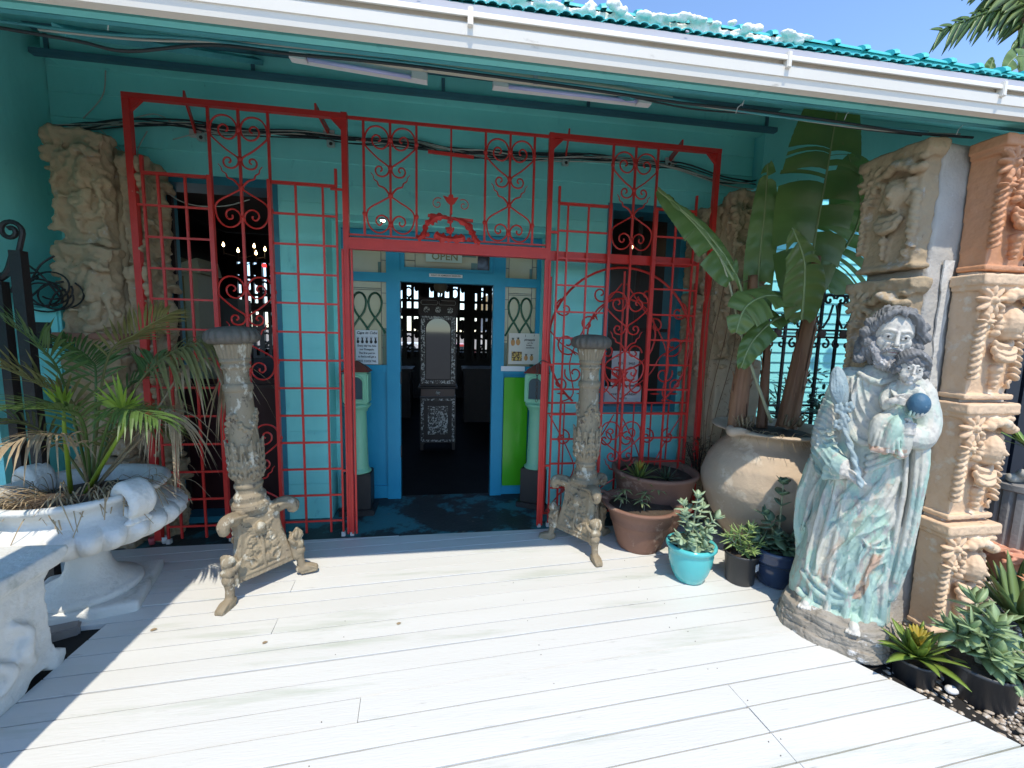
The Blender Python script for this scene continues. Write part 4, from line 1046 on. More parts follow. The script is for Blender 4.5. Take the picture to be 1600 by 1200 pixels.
beard_m = mat('grey_white_beard', (.40, .39, .38), .75, var=(.20, .20, .21), vscale=18, vamt=1, bump=.5, bscale=80, spots=(.66, .64, .62), sscale=26, sth=.56)
for q in (-1, 1):
    for j in range(6):
        t = j/5; h.sph((q*(.068-.030*t), -.040-.038*t, -.040-.055*t), (.019, .017, .02), u=9, v=7)
        h.sph((q*(.052-.026*t), -.035-.04*t, -.075-.045*t), (.018, .016, .02), u=9, v=7)
    h.chain([(q*.003, -.095, -.038), (q*.022, -.092, -.044), (q*.036, -.080, -.062)], [.006, .009, .006], 7)
    h.chain([(q*.010, -.078, -.090), (q*.016, -.088, -.115), (q*.006, -.080, -.140)], [.014, .018, .008], 8)
    h.chain([(q*.034, -.068, -.085), (q*.042, -.072, -.112), (q*.030, -.062, -.132)], [.013, .016, .008], 8)
m.add(h.v, h.f, HM)
sculpt('beard', m, .0038, beard_m, ST, sm=1, fac=.3, disp=lambda c, nn: np.sin(c[:, 2]*210+c[:, 0]*260+fbm(c, 22, 2, 3)*6)*.0016)
# child
m = MB()
CM = Matrix.Translation((.146, -.165, 1.470)) @ Matrix.Diagonal((1.30, 1.10, 1.08, 1)) @ Matrix.Rotation(.28, 4, 'Z') @ Matrix.Rotation(.05, 4, 'X') @ Matrix.Rotation(.16, 4, 'Y')
head(m, CM, .62, True)
m.cap((.135, -.150, 1.40), (.138, -.155, 1.44), .028, .026)
m.chain([(.130, -.145, 1.385), (.125, -.15, 1.32), (.115, -.155, 1.25), (.11, -.15, 1.18)], [.050, .060, .066, .07], 14)
m.cap((.085, -.15, 1.375), (.178, -.15, 1.370), .034, .034, 12)
m.chain([(.078, -.155, 1.37), (.050, -.175, 1.325), (.060, -.20, 1.295)], [.034, .032, .026], 10)
m.chain([(.060, -.20, 1.297), (.092, -.222, 1.318), (.112, -.228, 1.326)], [.026, .020, .013], 10)
for i in range(4): b = V((.114, -.232, 1.338-.0095*i)); m.chain([b, b+V((.020, -.006, -.001)), b+V((.036, .002, -.004))], [.0060, .0056, .0044], 7)
m.chain([(.114, -.228, 1.342), (.125, -.234, 1.353), (.136, -.232, 1.354)], [.006, .0055, .0044], 7)
m.chain([(.185, -.15, 1.365), (.215, -.165, 1.325), (.205, -.195, 1.295)], [.032, .029, .022], 10)
m.chain([(.085, -.19, 1.225), (.040, -.215, 1.205), (.028, -.22, 1.15), (.032, -.215, 1.09)], [.048, .042, .034, .026], 12)
m.chain([(.13, -.195, 1.225), (.118, -.235, 1.195), (.095, -.242, 1.13), (.085, -.235, 1.085)], [.046, .042, .034, .026], 12)
m.chain([(.13, -.16, 1.22), (.15, -.19, 1.16), (.15, -.185, 1.085)], [.055, .055, .045], 12)
vs = [(x, y_, z) for z, e in ((1.075, .0), (1.20, .012)) for x, y_ in ((.01, -.235), (.10, -.262), (.185, -.215), (.185, -.10), (.01, -.10))]
m.add(vs, [(4, 3, 2, 1, 0), (5, 6, 7, 8, 9)]+[(k, (k+1) % 5, (k+1) % 5+5, k+5) for k in range(5)])
for i in range(6):
    m.chain([(.045+.018*i, -.245+.002*i, 1.20-.006*i), (.038+.02*i, -.262+.003*abs(i-3), 1.14), (.025+.025*i, -.258+.004*abs(i-3), 1.08)], [.007, .011, .008], 7)
for i in range(5): a = i*.5; m.chain([(.075+.012*i, -.195, 1.37-.006*i), (.10+.01*i, -.212, 1.345-.008*i), (.145+.006*i, -.208, 1.36)], [.005, .008, .005], 6)
m.chain([(.07, -.262, 1.085), (.03, -.262, 1.077)], [.016, .011], 8); m.chain([(.15, -.235, 1.085), (.165, -.25, 1.07)], [.015, .011], 8)
ch_ = sculpt('child_figure', m, .0036, robe_m, ST, sm=2, fac=.4, disp=lambda c, nn: fbm(c, 40, 2, 1)*.0010)
def zc(c):
    out = np.zeros((len(c), 4)); out[:, 3] = 1
    out[:, 0] = (c[:, 2] > 1.395) | ((c[:, 1] < -.213) & (c[:, 2] > 1.31)) | ((c[:, 2] > 1.06) & (c[:, 2] < 1.095) & (c[:, 1] < -.25)); out[:, 1] = ((c[:, 2] < 1.10) & (fbm(c, 30, 2, 2) > -.02))*.55
    return out
zone_attr(ch_, zc)
m = MB()
for q in (-1, 1): m.sph(CM @ V((q*.0190, -.0492, .0068)), (.0040, .0022, .0040), u=8, v=6)
m.build('painted_eyes', pupil_m, ST, smooth_=True, world=False)
m = MB(); h = MB(); h.sph((0, .014, .036), (.060, .062, .056), u=18, v=12)
for k in range(17):
    a = -2.5+k*5/16
    if abs(a) < .2: pass
    h.sph((math.sin(a)*.056, -math.cos(a)*.050+.008, .040-(.034 if abs(a) > .9 else 0)-.012*(k % 2)), (.015, .014, .016), u=8, v=6)
    if abs(a) > 1.0: h.sph((math.sin(a)*.058, -math.cos(a)*.050+.010, -.016), (.013, .013, .015), u=8, v=6)
for q in (-1, 1): h.chain([(0, -.036, .076), (q*.022, -.046, .066), (q*.044, -.034, .046), (q*.054, -.02, .02)], [.010, .012, .011, .01], 7)
m.add(h.v, h.f, CM)
sculpt('child_hair', m, .0036, hair_m, ST, sm=1, fac=.3, disp=lambda c, nn: np.sin(c[:, 2]*260+c[:, 0]*300)*.0012)
m = MB(); m.sph((.205, -.225, 1.318), .052, u=28, v=20); bl = m.build('blue_ball', mat('chipped_blue_paint', (.05, .14, .22), .6, var=(.035, .10, .17), vscale=9, vamt=.8, bump=.4, bscale=60, spots=(.32, .42, .48), sscale=14, sth=.60), ST, smooth_=True, world=False)
m = MB(); m.chain([(.165, -.215, 1.268), (.20, -.245, 1.263), (.235, -.235, 1.275)], [.008, .012, .007], 8)
for i in range(4): b = V((.175+.016*i, -.262+.004*i, 1.270)); m.chain([b+V((0, .02, -.006)), b, b+V((.004, .0, .016))], [.007, .007, .005], 7)
m.build('child_hand', ch_.data.materials[0], ST, smooth_=True, world=False)
# lily staff
m = MB()
stem = smooth([(-.145, -.185, 1.24), (-.11, -.185, 1.12), (-.06, -.205, 1.02), (-.025, -.235, .94), (.0, -.25, .885)], 5)
for ph in (0, PI):
    m.tube([p+V((math.cos(i*.75+ph)*.010, math.sin(i*.75+ph)*.008, 0)) for i, p in enumerate(stem)], [.012]*len(stem), 7)
qr = Matrix.Rotation(-.22, 3, 'Y').to_quaternion()
m.sph((-.185, -.150, 1.35), (.052, .022, .118), u=18, v=14, rot=qr)
for a in (-.55, -.28, 0, .28, .55): m.chain([V((-.165, -.168, 1.255)), V((-.185+a*.055, -.176, 1.34)), V((-.205+a*.035, -.164, 1.44-.05*abs(a)))], [.006, .010, .005], 7)
for (x, z) in ((-.165, 1.25), (-.115, 1.265), (-.13, 1.20), (-.16, 1.17)):
    for k in range(5): a = k*1.257; m.sph((x+.018*math.cos(a), -.190, z+.018*math.sin(a)), (.014, .012, .014), u=8, v=6)
ls = sculpt('lily_staff', m, .004, mat('pale_blue_paint', (.22, .33, .38), .7, var=(.38, .42, .40), vscale=9, vamt=.9, bump=.5, bscale=60, spots=(.6, .56, .5), sscale=16, sth=.60), ST, sm=1, fac=.4)
# layered rock base
m = MB(); n = 30
def bring(z, s, seed): return [(-.085+(.325*s+.010*math.sin(k*1.3+seed))*math.copysign(abs(math.cos(2*PI*k/n))**.75, math.cos(2*PI*k/n)), .0+(.265*s+.010*math.sin(k*2.1+seed))*math.copysign(abs(math.sin(2*PI*k/n))**.75, math.sin(2*PI*k/n)), z) for k in range(n)]
for (z0, z1, s0, s1, sd_) in ((-.01, .050, 1.05, 1.03, 0), (.045, .098, 1.01, .98, 2), (.092, .140, .97, .93, 4), (.13, .165, .86, .78, 6)):
    a = bring(z0, s0, sd_); b = bring(z1, s1, sd_+.3)
    m.add(a+b, [tuple(range(n-1, -1, -1)), tuple(range(n, 2*n))]+[(k, (k+1) % n, (k+1) % n+n, k+n) for k in range(n)])
def bd(c, nn):
    d = fbm(c*[1, 1, 2.4], 10, 4, 2)*.010
    for zc_ in (.048, .095): d -= .012*np.exp(-((c[:, 2]-zc_-.006*np.sin(c[:, 0]*22))/.006)**2)
    ang = np.arctan2(c[:, 1], c[:, 0]+.075)
    for k, a0 in enumerate(np.linspace(-3, 3, 13)): d -= .007*np.exp(-((ang-a0-.05*np.sin(c[:, 2]*60+k))/.018)**2)*(c[:, 2] < .13)
    return d
sculpt('rock_base', m, .0065, rock_m, ST, sm=1, fac=.4, disp=bd)
# ================================================================ carved wooden pedestal stands
wood_m = mat('weathered_carved_timber', (.32, .26, .17), .75, var=(.18, .14, .095), vscale=8, vamt=1, bump=.6, bscale=60, stretch=(1, 1, .6), spots=(.47, .43, .34), sscale=16, sth=.56, spots2=(.08, .065, .05), s2scale=20, s2th=.59)
wood_dk = mat('blackened_timber_top', (.06, .056, .05), .7, var=(.17, .15, .12), vscale=9, vamt=.9, bump=.6, bscale=50)
def stand(loc, rz, label, tilt=0.0):
    t = thing('pedestal_stand', loc, label, 'pedestal stand', 'pair of carved pedestal stands flanking the doorway', rz)
    return t
SL = stand((-1.14, -.60, 0), math.radians(-105), 'carved timber pedestal stand with cherub feet left of the doorway, standing half in the sun')
# column
m = MB()
PR0 = [(.125, .50), (.128, .53), (.108, .545), (.112, .575), (.100, .59), (.088, .60), (.090, .625), (.100, .635), (.100, .65), (.088, .66), (.098, .69), (.104, .75), (.104, .85), (.099, .95), (.094, 1.08), (.088, 1.20), (.088, 1.215), (.098, 1.22), (.100, 1.24), (.096, 1.255), (.084, 1.262), (.080, 1.31), (.083, 1.345), (.096, 1.352), (.098, 1.366), (.088, 1.372), (.090, 1.385), (.102, 1.392), (.100, 1.405), (.09, 1.41), (.10, 1.45), (.112, 1.49), (.112, 1.50)]
prof = [(r_*.80, z_) for r_, z_ in PR0]
m.lathe(prof, 40)
for k in range(22):
    a = 2*PI*k/22; m.cap((.075*math.cos(a), .075*math.sin(a), 1.415), (.090*math.cos(a), .090*math.sin(a), 1.488), .006, .009, 6)
def onc(a, z, out=0.0):
    r = np.interp(z, [p[1] for p in prof], [p[0] for p in prof])+out
    return V((r*math.cos(a), r*math.sin(a), z))
# acanthus: rows of curled leaf lobes
for k in range(6):
    a0 = k*PI/3
    for j in range(5):
        z = .70+j*.042
        for s in (-1, 1):
            w_ = .34-.045*j if j > 0 else .30
            m.chain([onc(a0+s*.05, z, .002), onc(a0+s*w_*.6, z+.026, .012), onc(a0+s*w_, z+.012, .013), onc(a0+s*w_*.85, z-.008, .008)], [.006, .008, .008, .005], 6)
    m.chain([onc(a0, .68, .004), onc(a0, .80, .010), onc(a0, .90, .014), onc(a0, .925, .022)], [.008, .009, .010, .006], 6)
    for s in (-1, 1): m.chain([onc(a0+PI/6, .69, .002), onc(a0+PI/6+s*.12, .80, .008), onc(a0+PI/6+s*.06, .90, .012)], [.005, .007, .006], 6)
# garland of fruit, dipping between three bosses
rg_ = random.Random(4)
for k in range(54):
    a = 2*PI*k/54; z = 1.03+.055*math.cos(3*a)+rg_.uniform(-.012, .012)
    p = onc(a, z, .006); m.sph(p, rg_.uniform(.009, .015), u=8, v=6)
    if k % 2 == 0: m.sph(onc(a+.05, z-.02+rg_.uniform(-.01, .01), .004), rg_.uniform(.008, .012), u=7, v=5)
for k in range(3):
    for j in range(4): m.sph(onc(2*PI*k/3+PI/3+.03*(-1)**j, .985-.016*j, .006), .010, u=7, v=5)
COLO = sculpt('column', m, .0038, wood_m, SL, sm=1, fac=.4, disp=lambda c, nn: fbm(c*[1, 1, .4], 22, 3, 1)*.0022)
m = MB()
def lob(r, z, a, i): return r*(1+.075*abs(math.sin(a*9)) - .04) if r > .09 else r
m.lathe([(.08, 1.492), (.118, 1.498), (.136, 1.512), (.142, 1.535), (.136, 1.560), (.118, 1.578), (.08, 1.592), (.03, 1.597)], 108, mod=lob)
m.build('lobed_top', wood_dk, SL, smooth_=True, world=False)
# triangular block with concave shoulders
m = MB()
def tri(z, r, conc=.0, n=12):
    out = []
    for c in range(3):
        a0 = c*2*PI/3; a1 = a0+2*PI/3; p0 = V((r*math.cos(a0), r*math.sin(a0), z)); p1 = V((r*math.cos(a1), r*math.sin(a1), z))
        nn = V((math.cos(a0+PI/3), math.sin(a0+PI/3), 0)); d = (p1-p0).normalized()
        q0 = p0+d*.035; q1 = p1-d*.035
        for i in range(n):
            t = i/(n-1); out.append(q0+(q1-q0)*t-nn*conc*math.sin(t*PI))
    return out
levs = [(.105, .235, .0), (.14, .232, .008), (.21, .215, .010), (.28, .195, .010), (.35, .180, .010), (.42, .178, .012), (.455, .185, .014)]
rings = [tri(*l) for l in levs]; nn_ = len(rings[0]); vs = [p for r_ in rings for p in r_]
fs = [tuple(range(nn_-1, -1, -1)), tuple((len(rings)-1)*nn_+k for k in range(nn_))]
for i in range(len(rings)-1):
    for k in range(nn_): a = i*nn_+k; b = i*nn_+(k+1) % nn_; fs.append((a, b, b+nn_, a+nn_))
m.add(vs, fs)
rings = [tri(.45, .195, .035), tri(.462, .225, .045), tri(.492, .228, .048), (tri(.508, .175, .035))]; vs = [p for r_ in rings for p in r_]
fs = [tuple(range(nn_-1, -1, -1)), tuple(3*nn_+k for k in range(nn_))]
for i in range(3):
    for k in range(nn_): a = i*nn_+k; b = i*nn_+(k+1) % nn_; fs.append((a, b, b+nn_, a+nn_))
m.add(vs, fs)
m.lathe([(.105, .50), (.105, .52), (.095, .53)], 28)
for c in range(3):
    a = c*2*PI/3; e = V((math.cos(a), math.sin(a), 0)); s_ = V((-math.sin(a), math.cos(a), 0))
    # scroll horns at the corners
    m.chain([e*.15+V((0, 0, .480)), e*.195+V((0, 0, .488)), e*.228+V((0, 0, .472)), e*.230+V((0, 0, .442)), e*.210+V((0, 0, .436))], [.044, .040, .036, .030, .020], 10)
    for k in (-1, 1): m.chain([e*.12+s_*.06*k+V((0, 0, .490)), e*.19+s_*.034*k+V((0, 0, .498)), e*.235+s_*.022*k+V((0, 0, .475))], [.010, .013, .010], 7)
    # panels
    a2 = a+PI/3; nrm = V((math.cos(a2), math.sin(a2), 0)); tx = V((-math.sin(a2), math.cos(a2), 0))
    def pp(x, z, out=.0):
        r_ = np.interp(z, [l[0] for l in levs], [l[1] for l in levs])*.5-.010; return nrm*(r_+out)+tx*x+V((0, 0, z))
    m.sph(pp(0, .385, .004), (.034, .034, .038), u=12, v=9)
    for q in (-1, 1):
        for j in range(3): m.cap(pp(q*.030, .385-.012*j, .004), pp(q*(.075-.012*j), .408-.020*j, .006), .008, .006, 7)
        for (fx, fz) in ((.045, .315), (.075, .255), (.03, .26)):
            for k in range(5): an = k*1.257; m.sph(pp(q*(fx+.014*math.cos(an)), fz+.014*math.sin(an), .006), .0085, u=7, v=5)
            m.sph(pp(q*fx, fz, .010), .006, u=7, v=5)
        T2 = smooth([pp(q*.012, .345, .004), pp(q*.06, .345, .006), pp(q*.085, .30, .004), pp(q*.06, .285, .006)], 3); m.chain(T2, .0065, 6)
        m.chain([pp(q*.10, .225, .004), pp(q*.055, .215, .008), pp(q*.04, .18, .008), pp(q*.075, .165, .006), pp(q*.095, .19, .004)], .0085, 6)
        m.chain([pp(q*.145, .14, .002), pp(q*.130, .24, .003), pp(q*.112, .32, .003), pp(q*.105, .40, .002)], .008, 6)
        m.sph(pp(q*.022, .19, .006), (.016, .016, .028), u=8, v=7)
    m.chain([pp(0, .345, .004), pp(.006, .28, .006), pp(-.004, .21, .008), pp(0, .15, .006)], [.008, .012, .014, .010], 7)
    m.cap(pp(-.15, .14, .0), pp(.15, .14, .0), .012, .012, 8)
BASE = sculpt('triangular_block', m, .0044, wood_m, SL, sm=1, fac=.4, disp=lambda c, nn: fbm(c, 26, 3, 2)*.0018)
# a cherub above a paw at each corner
m = MB()
m.sph((.235, 0, .262), (.034, .033, .036), u=14, v=10); m.sph((.262, 0, .255), (.010, .008, .008)); m.cap((.262, -.012, .268), (.262, -.006, .266), .006, .005, 6); m.cap((.262, .012, .268), (.262, .006, .266), .006, .005, 6)
for k in range(9): a = -1.9+k*.475; m.sph((.228+.006*math.cos(a), .034*math.sin(a), .275+.020*math.cos(a)), .013, u=8, v=6)
m.cap((.232, 0, .235), (.232, 0, .20), .026, .036, 12); m.sph((.248, -.016, .200), .022, u=9, v=7); m.sph((.248, .016, .200), .022, u=9, v=7)
m.sph((.238, 0, .158), (.036, .036, .036), u=12, v=9)
m.chain([(.236, 0, .13), (.238, 0, .095), (.245, 0, .055), (.262, 0, .030)], [.030, .024, .024, .026], 12)
m.chain([(.23, 0, .028), (.27, 0, .026), (.318, 0, .020)], [.026, .032, .022], 12)
for k in (-1.5, -.5, .5, 1.5): m.chain([(.255, k*.012, .045), (.29, k*.014, .040), (.325, k*.013, .022), (.334, k*.012, .010)], [.007, .009, .009, .007], 7)
for k in (-1, 1): m.chain([(.225, k*.034, .215), (.21, k*.048, .235), (.19, k*.055, .26)], [.012, .014, .008], 7); m.cap((.215, k*.020, .12), (.20, k*.02, .25), .018, .018, 8)
m.box(.235, .33, -.026, .026, -.002, .012)
leg = sculpt('cherub_leg', m, .0042, wood_m, SL, sm=1, fac=.4, disp=lambda c, nn: fbm(c, 40, 2, 2)*.0012)
for c in (1, 2):
    o = leg.copy(); COL.objects.link(o); o.parent = SL; o.rotation_euler = (0, 0, c*2*PI/3)
SR = copy_tree(SL); SR.location = (1.05, -.34, 0); SR.rotation_euler = (0, 0, math.radians(-87))
SR['label'] = 'carved timber pedestal stand right of the doorway, beside the terracotta pots'
SL.rotation_mode = 'QUATERNION'
SL.rotation_quaternion = Matrix.Rotation(math.radians(-3.2), 3, 'Y').to_quaternion() @ Matrix.Rotation(math.radians(-105), 3, 'Z').to_quaternion()
# ================================================================ white urn with palm, white bench
urn_m = mat('chalky_white_plaster', (.66, .65, .61), .7, var=(.52, .52, .49), vscale=5, vamt=.8, bump=.6, bscale=45, spots=(.36, .37, .33), sscale=6, sth=.60, ssm=.12, spots2=(.20, .19, .17), s2scale=26, s2th=.69)
UR = thing('garden_urn', (-2.03, -.655, 0), 'large white gadrooned garden urn on a square foot holding a ragged palm', 'urn', rz=math.radians(17))
m = MB(); m.box(-.285, .285, -.265, .265, -.02, .058, bev=.012)
sculpt('plinth', m, .010, urn_m, UR, sm=1, disp=lambda c, n: fbm(c, 9, 3, 1)*.003)
m = MB(); m.lathe([(.238, .05), (.240, .078), (.228, .094), (.205, .098), (.198, .110), (.165, .126), (.128, .155), (.104, .20), (.094, .25), (.10, .30), (.14, .335)], 64)
m.build('stem', urn_m, UR, smooth_=True, world=False)
ga = 26
def bowl_mod(r, z, a, i):
    k = max(0, 1-abs(z-.455)/.10)**.5
    return r*(1+.085*k*(abs(math.cos(a*ga/2))**.7-.62)*1.6) if i < 8 else r
m = MB()
out = [(.10, .325), (.19, .345), (.30, .372), (.37, .40), (.425, .435), (.455, .47), (.46, .505), (.44, .535), (.39, .55), (.35, .57), (.34, .595), (.355, .625), (.385, .648), (.402, .665), (.398, .682), (.375, .688), (.335, .672), (.315, .635), (.315, .58), (.30, .53), (.20, .52), (.02, .52)]
m.lathe(out, 312, mod=bowl_mod, cap=True)
bw = m.build('bowl', urn_m, UR, smooth_=True, world=False)
# scroll handles rising over the rim
for a0 in (-42, 138):
    m = MB(); a = math.radians(a0); e = V((math.cos(a), math.sin(a), 0)); s_ = V((-math.sin(a), math.cos(a), 0))
    pts = [e*.31+V((0, 0, .62)), e*.34+V((0, 0, .69)), e*.39+V((0, 0, .725)), e*.45+V((0, 0, .70)), e*.475+V((0, 0, .645)), e*.45+V((0, 0, .59)), e*.41+V((0, 0, .58)), e*.395+V((0, 0, .605))]
    for k in (-.032, -.010, .012, .034): m.chain([p+s_*k for p in pts], [.018, .030, .036, .036, .032, .026, .020, .014], 10)
    for k in range(4): m.sph(e*.435+s_*(.03*(k-1.5))+V((0, 0, .535)), (.026, .022, .018), u=10, v=7)
    sculpt('scroll_handle', m, .007, urn_m, UR, sm=1, fac=.4, disp=lambda c, n: fbm(c, 20, 3, 1)*.002)
m = MB(); m.lathe([(.318, .53), (.318, .60), (.25, .62), (.15, .635), (.01, .635)], 40)
m.build('potting_soil', soil, UR, smooth_=True, world=False)
# low trough behind (a second lobe of the rim seen behind the scroll)
# ---- palm
def blade(mb, a, b, w, sag=0.0, nseg=4, fold=.25, up=V((0, 0, 1))):
    """a leaflet: two narrow halves meeting in a crease"""
    d = b-a; L = d.length
    if L < 1e-5: return
    d.normalize(); s_ = d.cross(up)
    if s_.length < 1e-3: s_ = V((1, 0, 0))
    s_.normalize(); nn = s_.cross(d)
    vs = []; fs = []
    for i in range(nseg+1):
        t = i/nseg; ww = w*(math.sin(PI*min(1, t*1.0+.12)**.8)) if i < nseg else 0
        ww = w*max(.02, math.sin(PI*(.10+.90*t)))
        p = a+d*L*t+V((0, 0, -sag*t*t))
        vs += [p+s_*ww+nn*ww*fold, p, p-s_*ww+nn*ww*fold]
    for i in range(nseg): k = i*3; fs += [(k, k+1, k+4, k+3), (k+1, k+2, k+5, k+4)]
    mb.add(vs, fs)
def frond(name, parent, pts, n=34, L=.26, w=.010, mt=None, stem_r=.007, droop=.06, ang=.9, start=.18, rnd=None, thin=1.0, lmt=None, twist=0.0, vshape=.35):
    rnd = rnd or random.Random(1)
    P = smooth(pts, 8); N_ = len(P)
    st = MB(); st.tube(P, [stem_r*(1-.8*i/(N_-1))+.001 for i in range(N_)], 6)
    F = st.build(name, lmt or mt, parent, smooth_=True)
    lf = MB()
    for k in range(n):
        t = start+(1-start)*k/(n-1); i = min(N_-2, int(t*(N_-1))); p = P[i]; d = (P[i+1]-P[i]).normalized()
        s_ = d.cross(V((0, 0, 1)))
        if s_.length < .05: s_ = V((1, 0, 0))
        s_.normalize(); up = s_.cross(d)
        if twist: R_ = Matrix.Rotation(twist, 3, d); s_ = R_ @ s_; up = R_ @ up
        ll = L*(.45+.75*math.sin(PI*min(1, .15+.8*(t-start)/(1-start))))*rnd.uniform(.85, 1.1)
        an = ang*(1-.45*(t-start)/(1-start))
        for q in (-1, 1):
            dd = (d*math.cos(an)+s_*q*math.sin(an)+up*vshape*rnd.uniform(.6, 1.3)).normalized()
            if rnd.random() > thin: continue
            blade(lf, p, p+dd*ll, w*rnd.uniform(.8, 1.15), sag=droop*rnd.uniform(.5, 1.6)*ll/.25, up=up)
    lf.build('leaflets', mt, F)
    return F
palm_g = mat('palm_green', (.11, .19, .045), .45, var=(.07, .13, .035), vscale=14, vamt=.8, trans=.25)
palm_y = mat('palm_bright_green', (.32, .44, .05), .45, var=(.20, .33, .04), vscale=16, vamt=.8, trans=.3)
palm_d = mat('palm_olive_brown', (.22, .20, .07), .7, var=(.13, .15, .05), vscale=16, vamt=.9, trans=.2)
palm_dead = mat('dead_straw_leaf', (.44, .35, .22), .8, var=(.24, .16, .09), vscale=18, vamt=.9, trans=.15)
PA = thing('potted_palm', (-2.06, -.55, .60), 'ragged young palm with green and browned fronds growing in the white urn', 'palm')
r7 = random.Random(17)
c0 = V((-2.06, -.55, .60))
def fr(px, Y, mt, n=30, L=.24, w=.009, **k):
    pts = [c0+V((k.pop('dx', 0), 0, 0))]+[W(x, y, yy) for (x, y), yy in zip(px, Y)]
    return frond('frond', PA, pts, n=n, L=L, w=w, mt=mt, rnd=random.Random(int(px[0][0])), **k)
fr([(165, 570), (215, 520), (262, 492)], [-.62, -.68, -.72], palm_d, n=52, L=.20, w=.0065, twist=-.3, start=.40, ang=.8)
fr([(210, 610), (270, 550), (335, 530)], [-.55, -.50, -.48], palm_d, n=26, L=.26, w=.010, twist=.35, start=.48, droop=.26, ang=1.0)
fr([(245, 640), (290, 575), (345, 562), (352, 590)], [-.5, -.5, -.5, -.5], palm_dead, n=18, L=.26, w=.010, droop=.30, start=.45, ang=.7)
fr([(100, 600), (60, 540), (5, 500)], [-.75, -.85, -.95], palm_g, n=24, L=.24, w=.008, twist=-.2, start=.35)
fr([(120, 640), (60, 600), (-30, 560)], [-.75, -.9, -1.05], palm_d, n=34, L=.24, w=.008, start=.30, ang=.7)
fr([(130, 660), (90, 640), (20, 640)], [-.8, -.95, -1.1], palm_g, n=30, L=.24, w=.008, start=.25)
fr([(150, 600), (140, 560), (95, 530)], [-.45, -.35, -.25], palm_g, n=30, L=.22, w=.008, start=.3)
fr([(190, 620), (225, 590), (240, 560)], [-.40, -.30, -.20], palm_g, n=26, L=.20, w=.008, start=.3)
fr([(170, 660), (200, 640), (245, 655)], [-.8, -.9, -1.0], palm_g, n=26, L=.20, w=.008, start=.35, droop=.14)
fr([(110, 690), (60, 680), (0, 700)], [-.8, -.95, -1.1], palm_dead, n=26, L=.20, w=.006, start=.3, droop=.2)
fr([(235, 670), (262, 640), (280, 660)], [-.6, -.62, -.66], palm_dead, n=22, L=.22, w=.006, start=.35, droop=.30)
for i in range(3):
    a = r7.uniform(0, 6.28); e = V((math.cos(a), math.sin(a)*.8, 0)); p = c0+V((0, 0, .02))
    frond('frond', PA, [p, p+e*.14+V((0, 0, .28)), p+e*.32+V((0, 0, .42)), p+e*.52+V((0, 0, .36))], n=26, L=.20, w=.007, mt=r7.choice([palm_g, palm_d]), rnd=random.Random(i+40), start=.3, droop=.1)
# two fresh upright shoots
for (px, py, s0) in ((100, 640, .17), (193, 645, .20)):
    b = W(px, py+25, -.80); sh_ = MB(); sh_.tube([c0+V(((px-150)*.0006, -.1, 0)), b, W(px, py, -.82)], [.012, .009, .006], 8); so = sh_.build('shoot', palm_y, PA, smooth_=True)
    lf = MB(); top = W(px, py, -.82)
    for k in range(15):
        t = (k/14-.5)*2; spread = (.55 if px < 150 else 1.0)
        d = V((math.sin(t*spread), -.25+.2*math.cos(k), math.cos(t*spread)*.85+.1)).normalized(); st_ = top+V((0, 0, .02*(1-abs(t))))
        blade(lf, st_, st_+d*s0*(1.05-.35*abs(t)), .0085, sag=.02*abs(t), up=V((0, -1, 0)), fold=.4)
    lf.build('leaflets', palm_y, so)
# dead straw hanging over the rim
m = MB(); rr = random.Random(31)
for i in range(130):
    a = rr.uniform(-3.0, .2); e = V((math.cos(a), math.sin(a), 0)); p = V((-2.06, -.58, .62))+e*rr.uniform(.12, .34); q = p+e*rr.uniform(.05, .16)+V((rr.uniform(-.08, .08), rr.uniform(-.06, .06), rr.uniform(.03, .12))); z_ = q+e*rr.uniform(.04, .14)+V((rr.uniform(-.08, .08), 0, -rr.uniform(.05, .16)))
    P_ = smooth([p, q, z_], 5)
    w_ = rr.uniform(.0035, .007); vs = []; n_ = len(P_); s_ = V((-e.y, e.x, 0))
    for j, pp_ in enumerate(P_): k_ = w_*(1-.7*j/n_); vs += [pp_-s_*k_, pp_+V((0, 0, .0015)), pp_+s_*k_]
    m.add(vs, [(3*j+k_, 3*j+k_+1, 3*j+k_+4, 3*j+k_+3) for j in range(n_-1) for k_ in (0, 1)])
tag(m.build('dead_leaves', palm_dead), 'tangle of dead straw-coloured leaves lying over the rim of the white urn', 'dead leaves', kind='stuff')
# ---- white bench with carved end
BN = thing('stone_bench', (-1.80, -1.19, 0), 'white plaster garden bench with a swept carved end at the left edge of the deck', 'bench', rz=PI/2)
# local x = along the bench away from the viewer, local y = towards the left wall
m = MB()
poly = [(-.42, .0), (-.20, .0), (-.16, .035), (-.09, .035), (-.05, .0), (-.005, .0), (.015, .03), (.01, .062), (-.03, .08), (-.045, .14), (-.052, .24), (-.062, .36), (-.055, .44), (-.03, .47), (-.03, .50), (-.42, .50)]
m.add([(p[0], y_, p[1]) for y_ in (-.03, .34) for p in poly], [tuple(range(16)), tuple(range(31, 15, -1))]+[(i, i+16, (i+1) % 16+16, (i+1) % 16) for i in range(16)])
m.chain([(-.16, -.035, .12), (-.20, -.045, .20), (-.17, -.045, .27), (-.22, -.04, .33)], [.02, .035, .03, .02], 10)
m.chain([(-.30, -.035, .10), (-.27, -.045, .16), (-.31, -.045, .22)], [.02, .035, .02], 10)
sculpt('carved_end', m, .010, urn_m, BN, sm=3, disp=lambda c, n: fbm(c, 8, 3, 2)*.010)
m = MB(); m.add([(p[0], y_, p[1]) for y_ in (-.075, .38) for p in [(-1.2, .50), (-.02, .50), (.02, .525), (.03, .55), (.02, .572), (-1.2, .572)]], [tuple(range(6)), tuple(range(11, 5, -1))]+[(i, i+6, (i+1) % 6+6, (i+1) % 6) for i in range(6)])
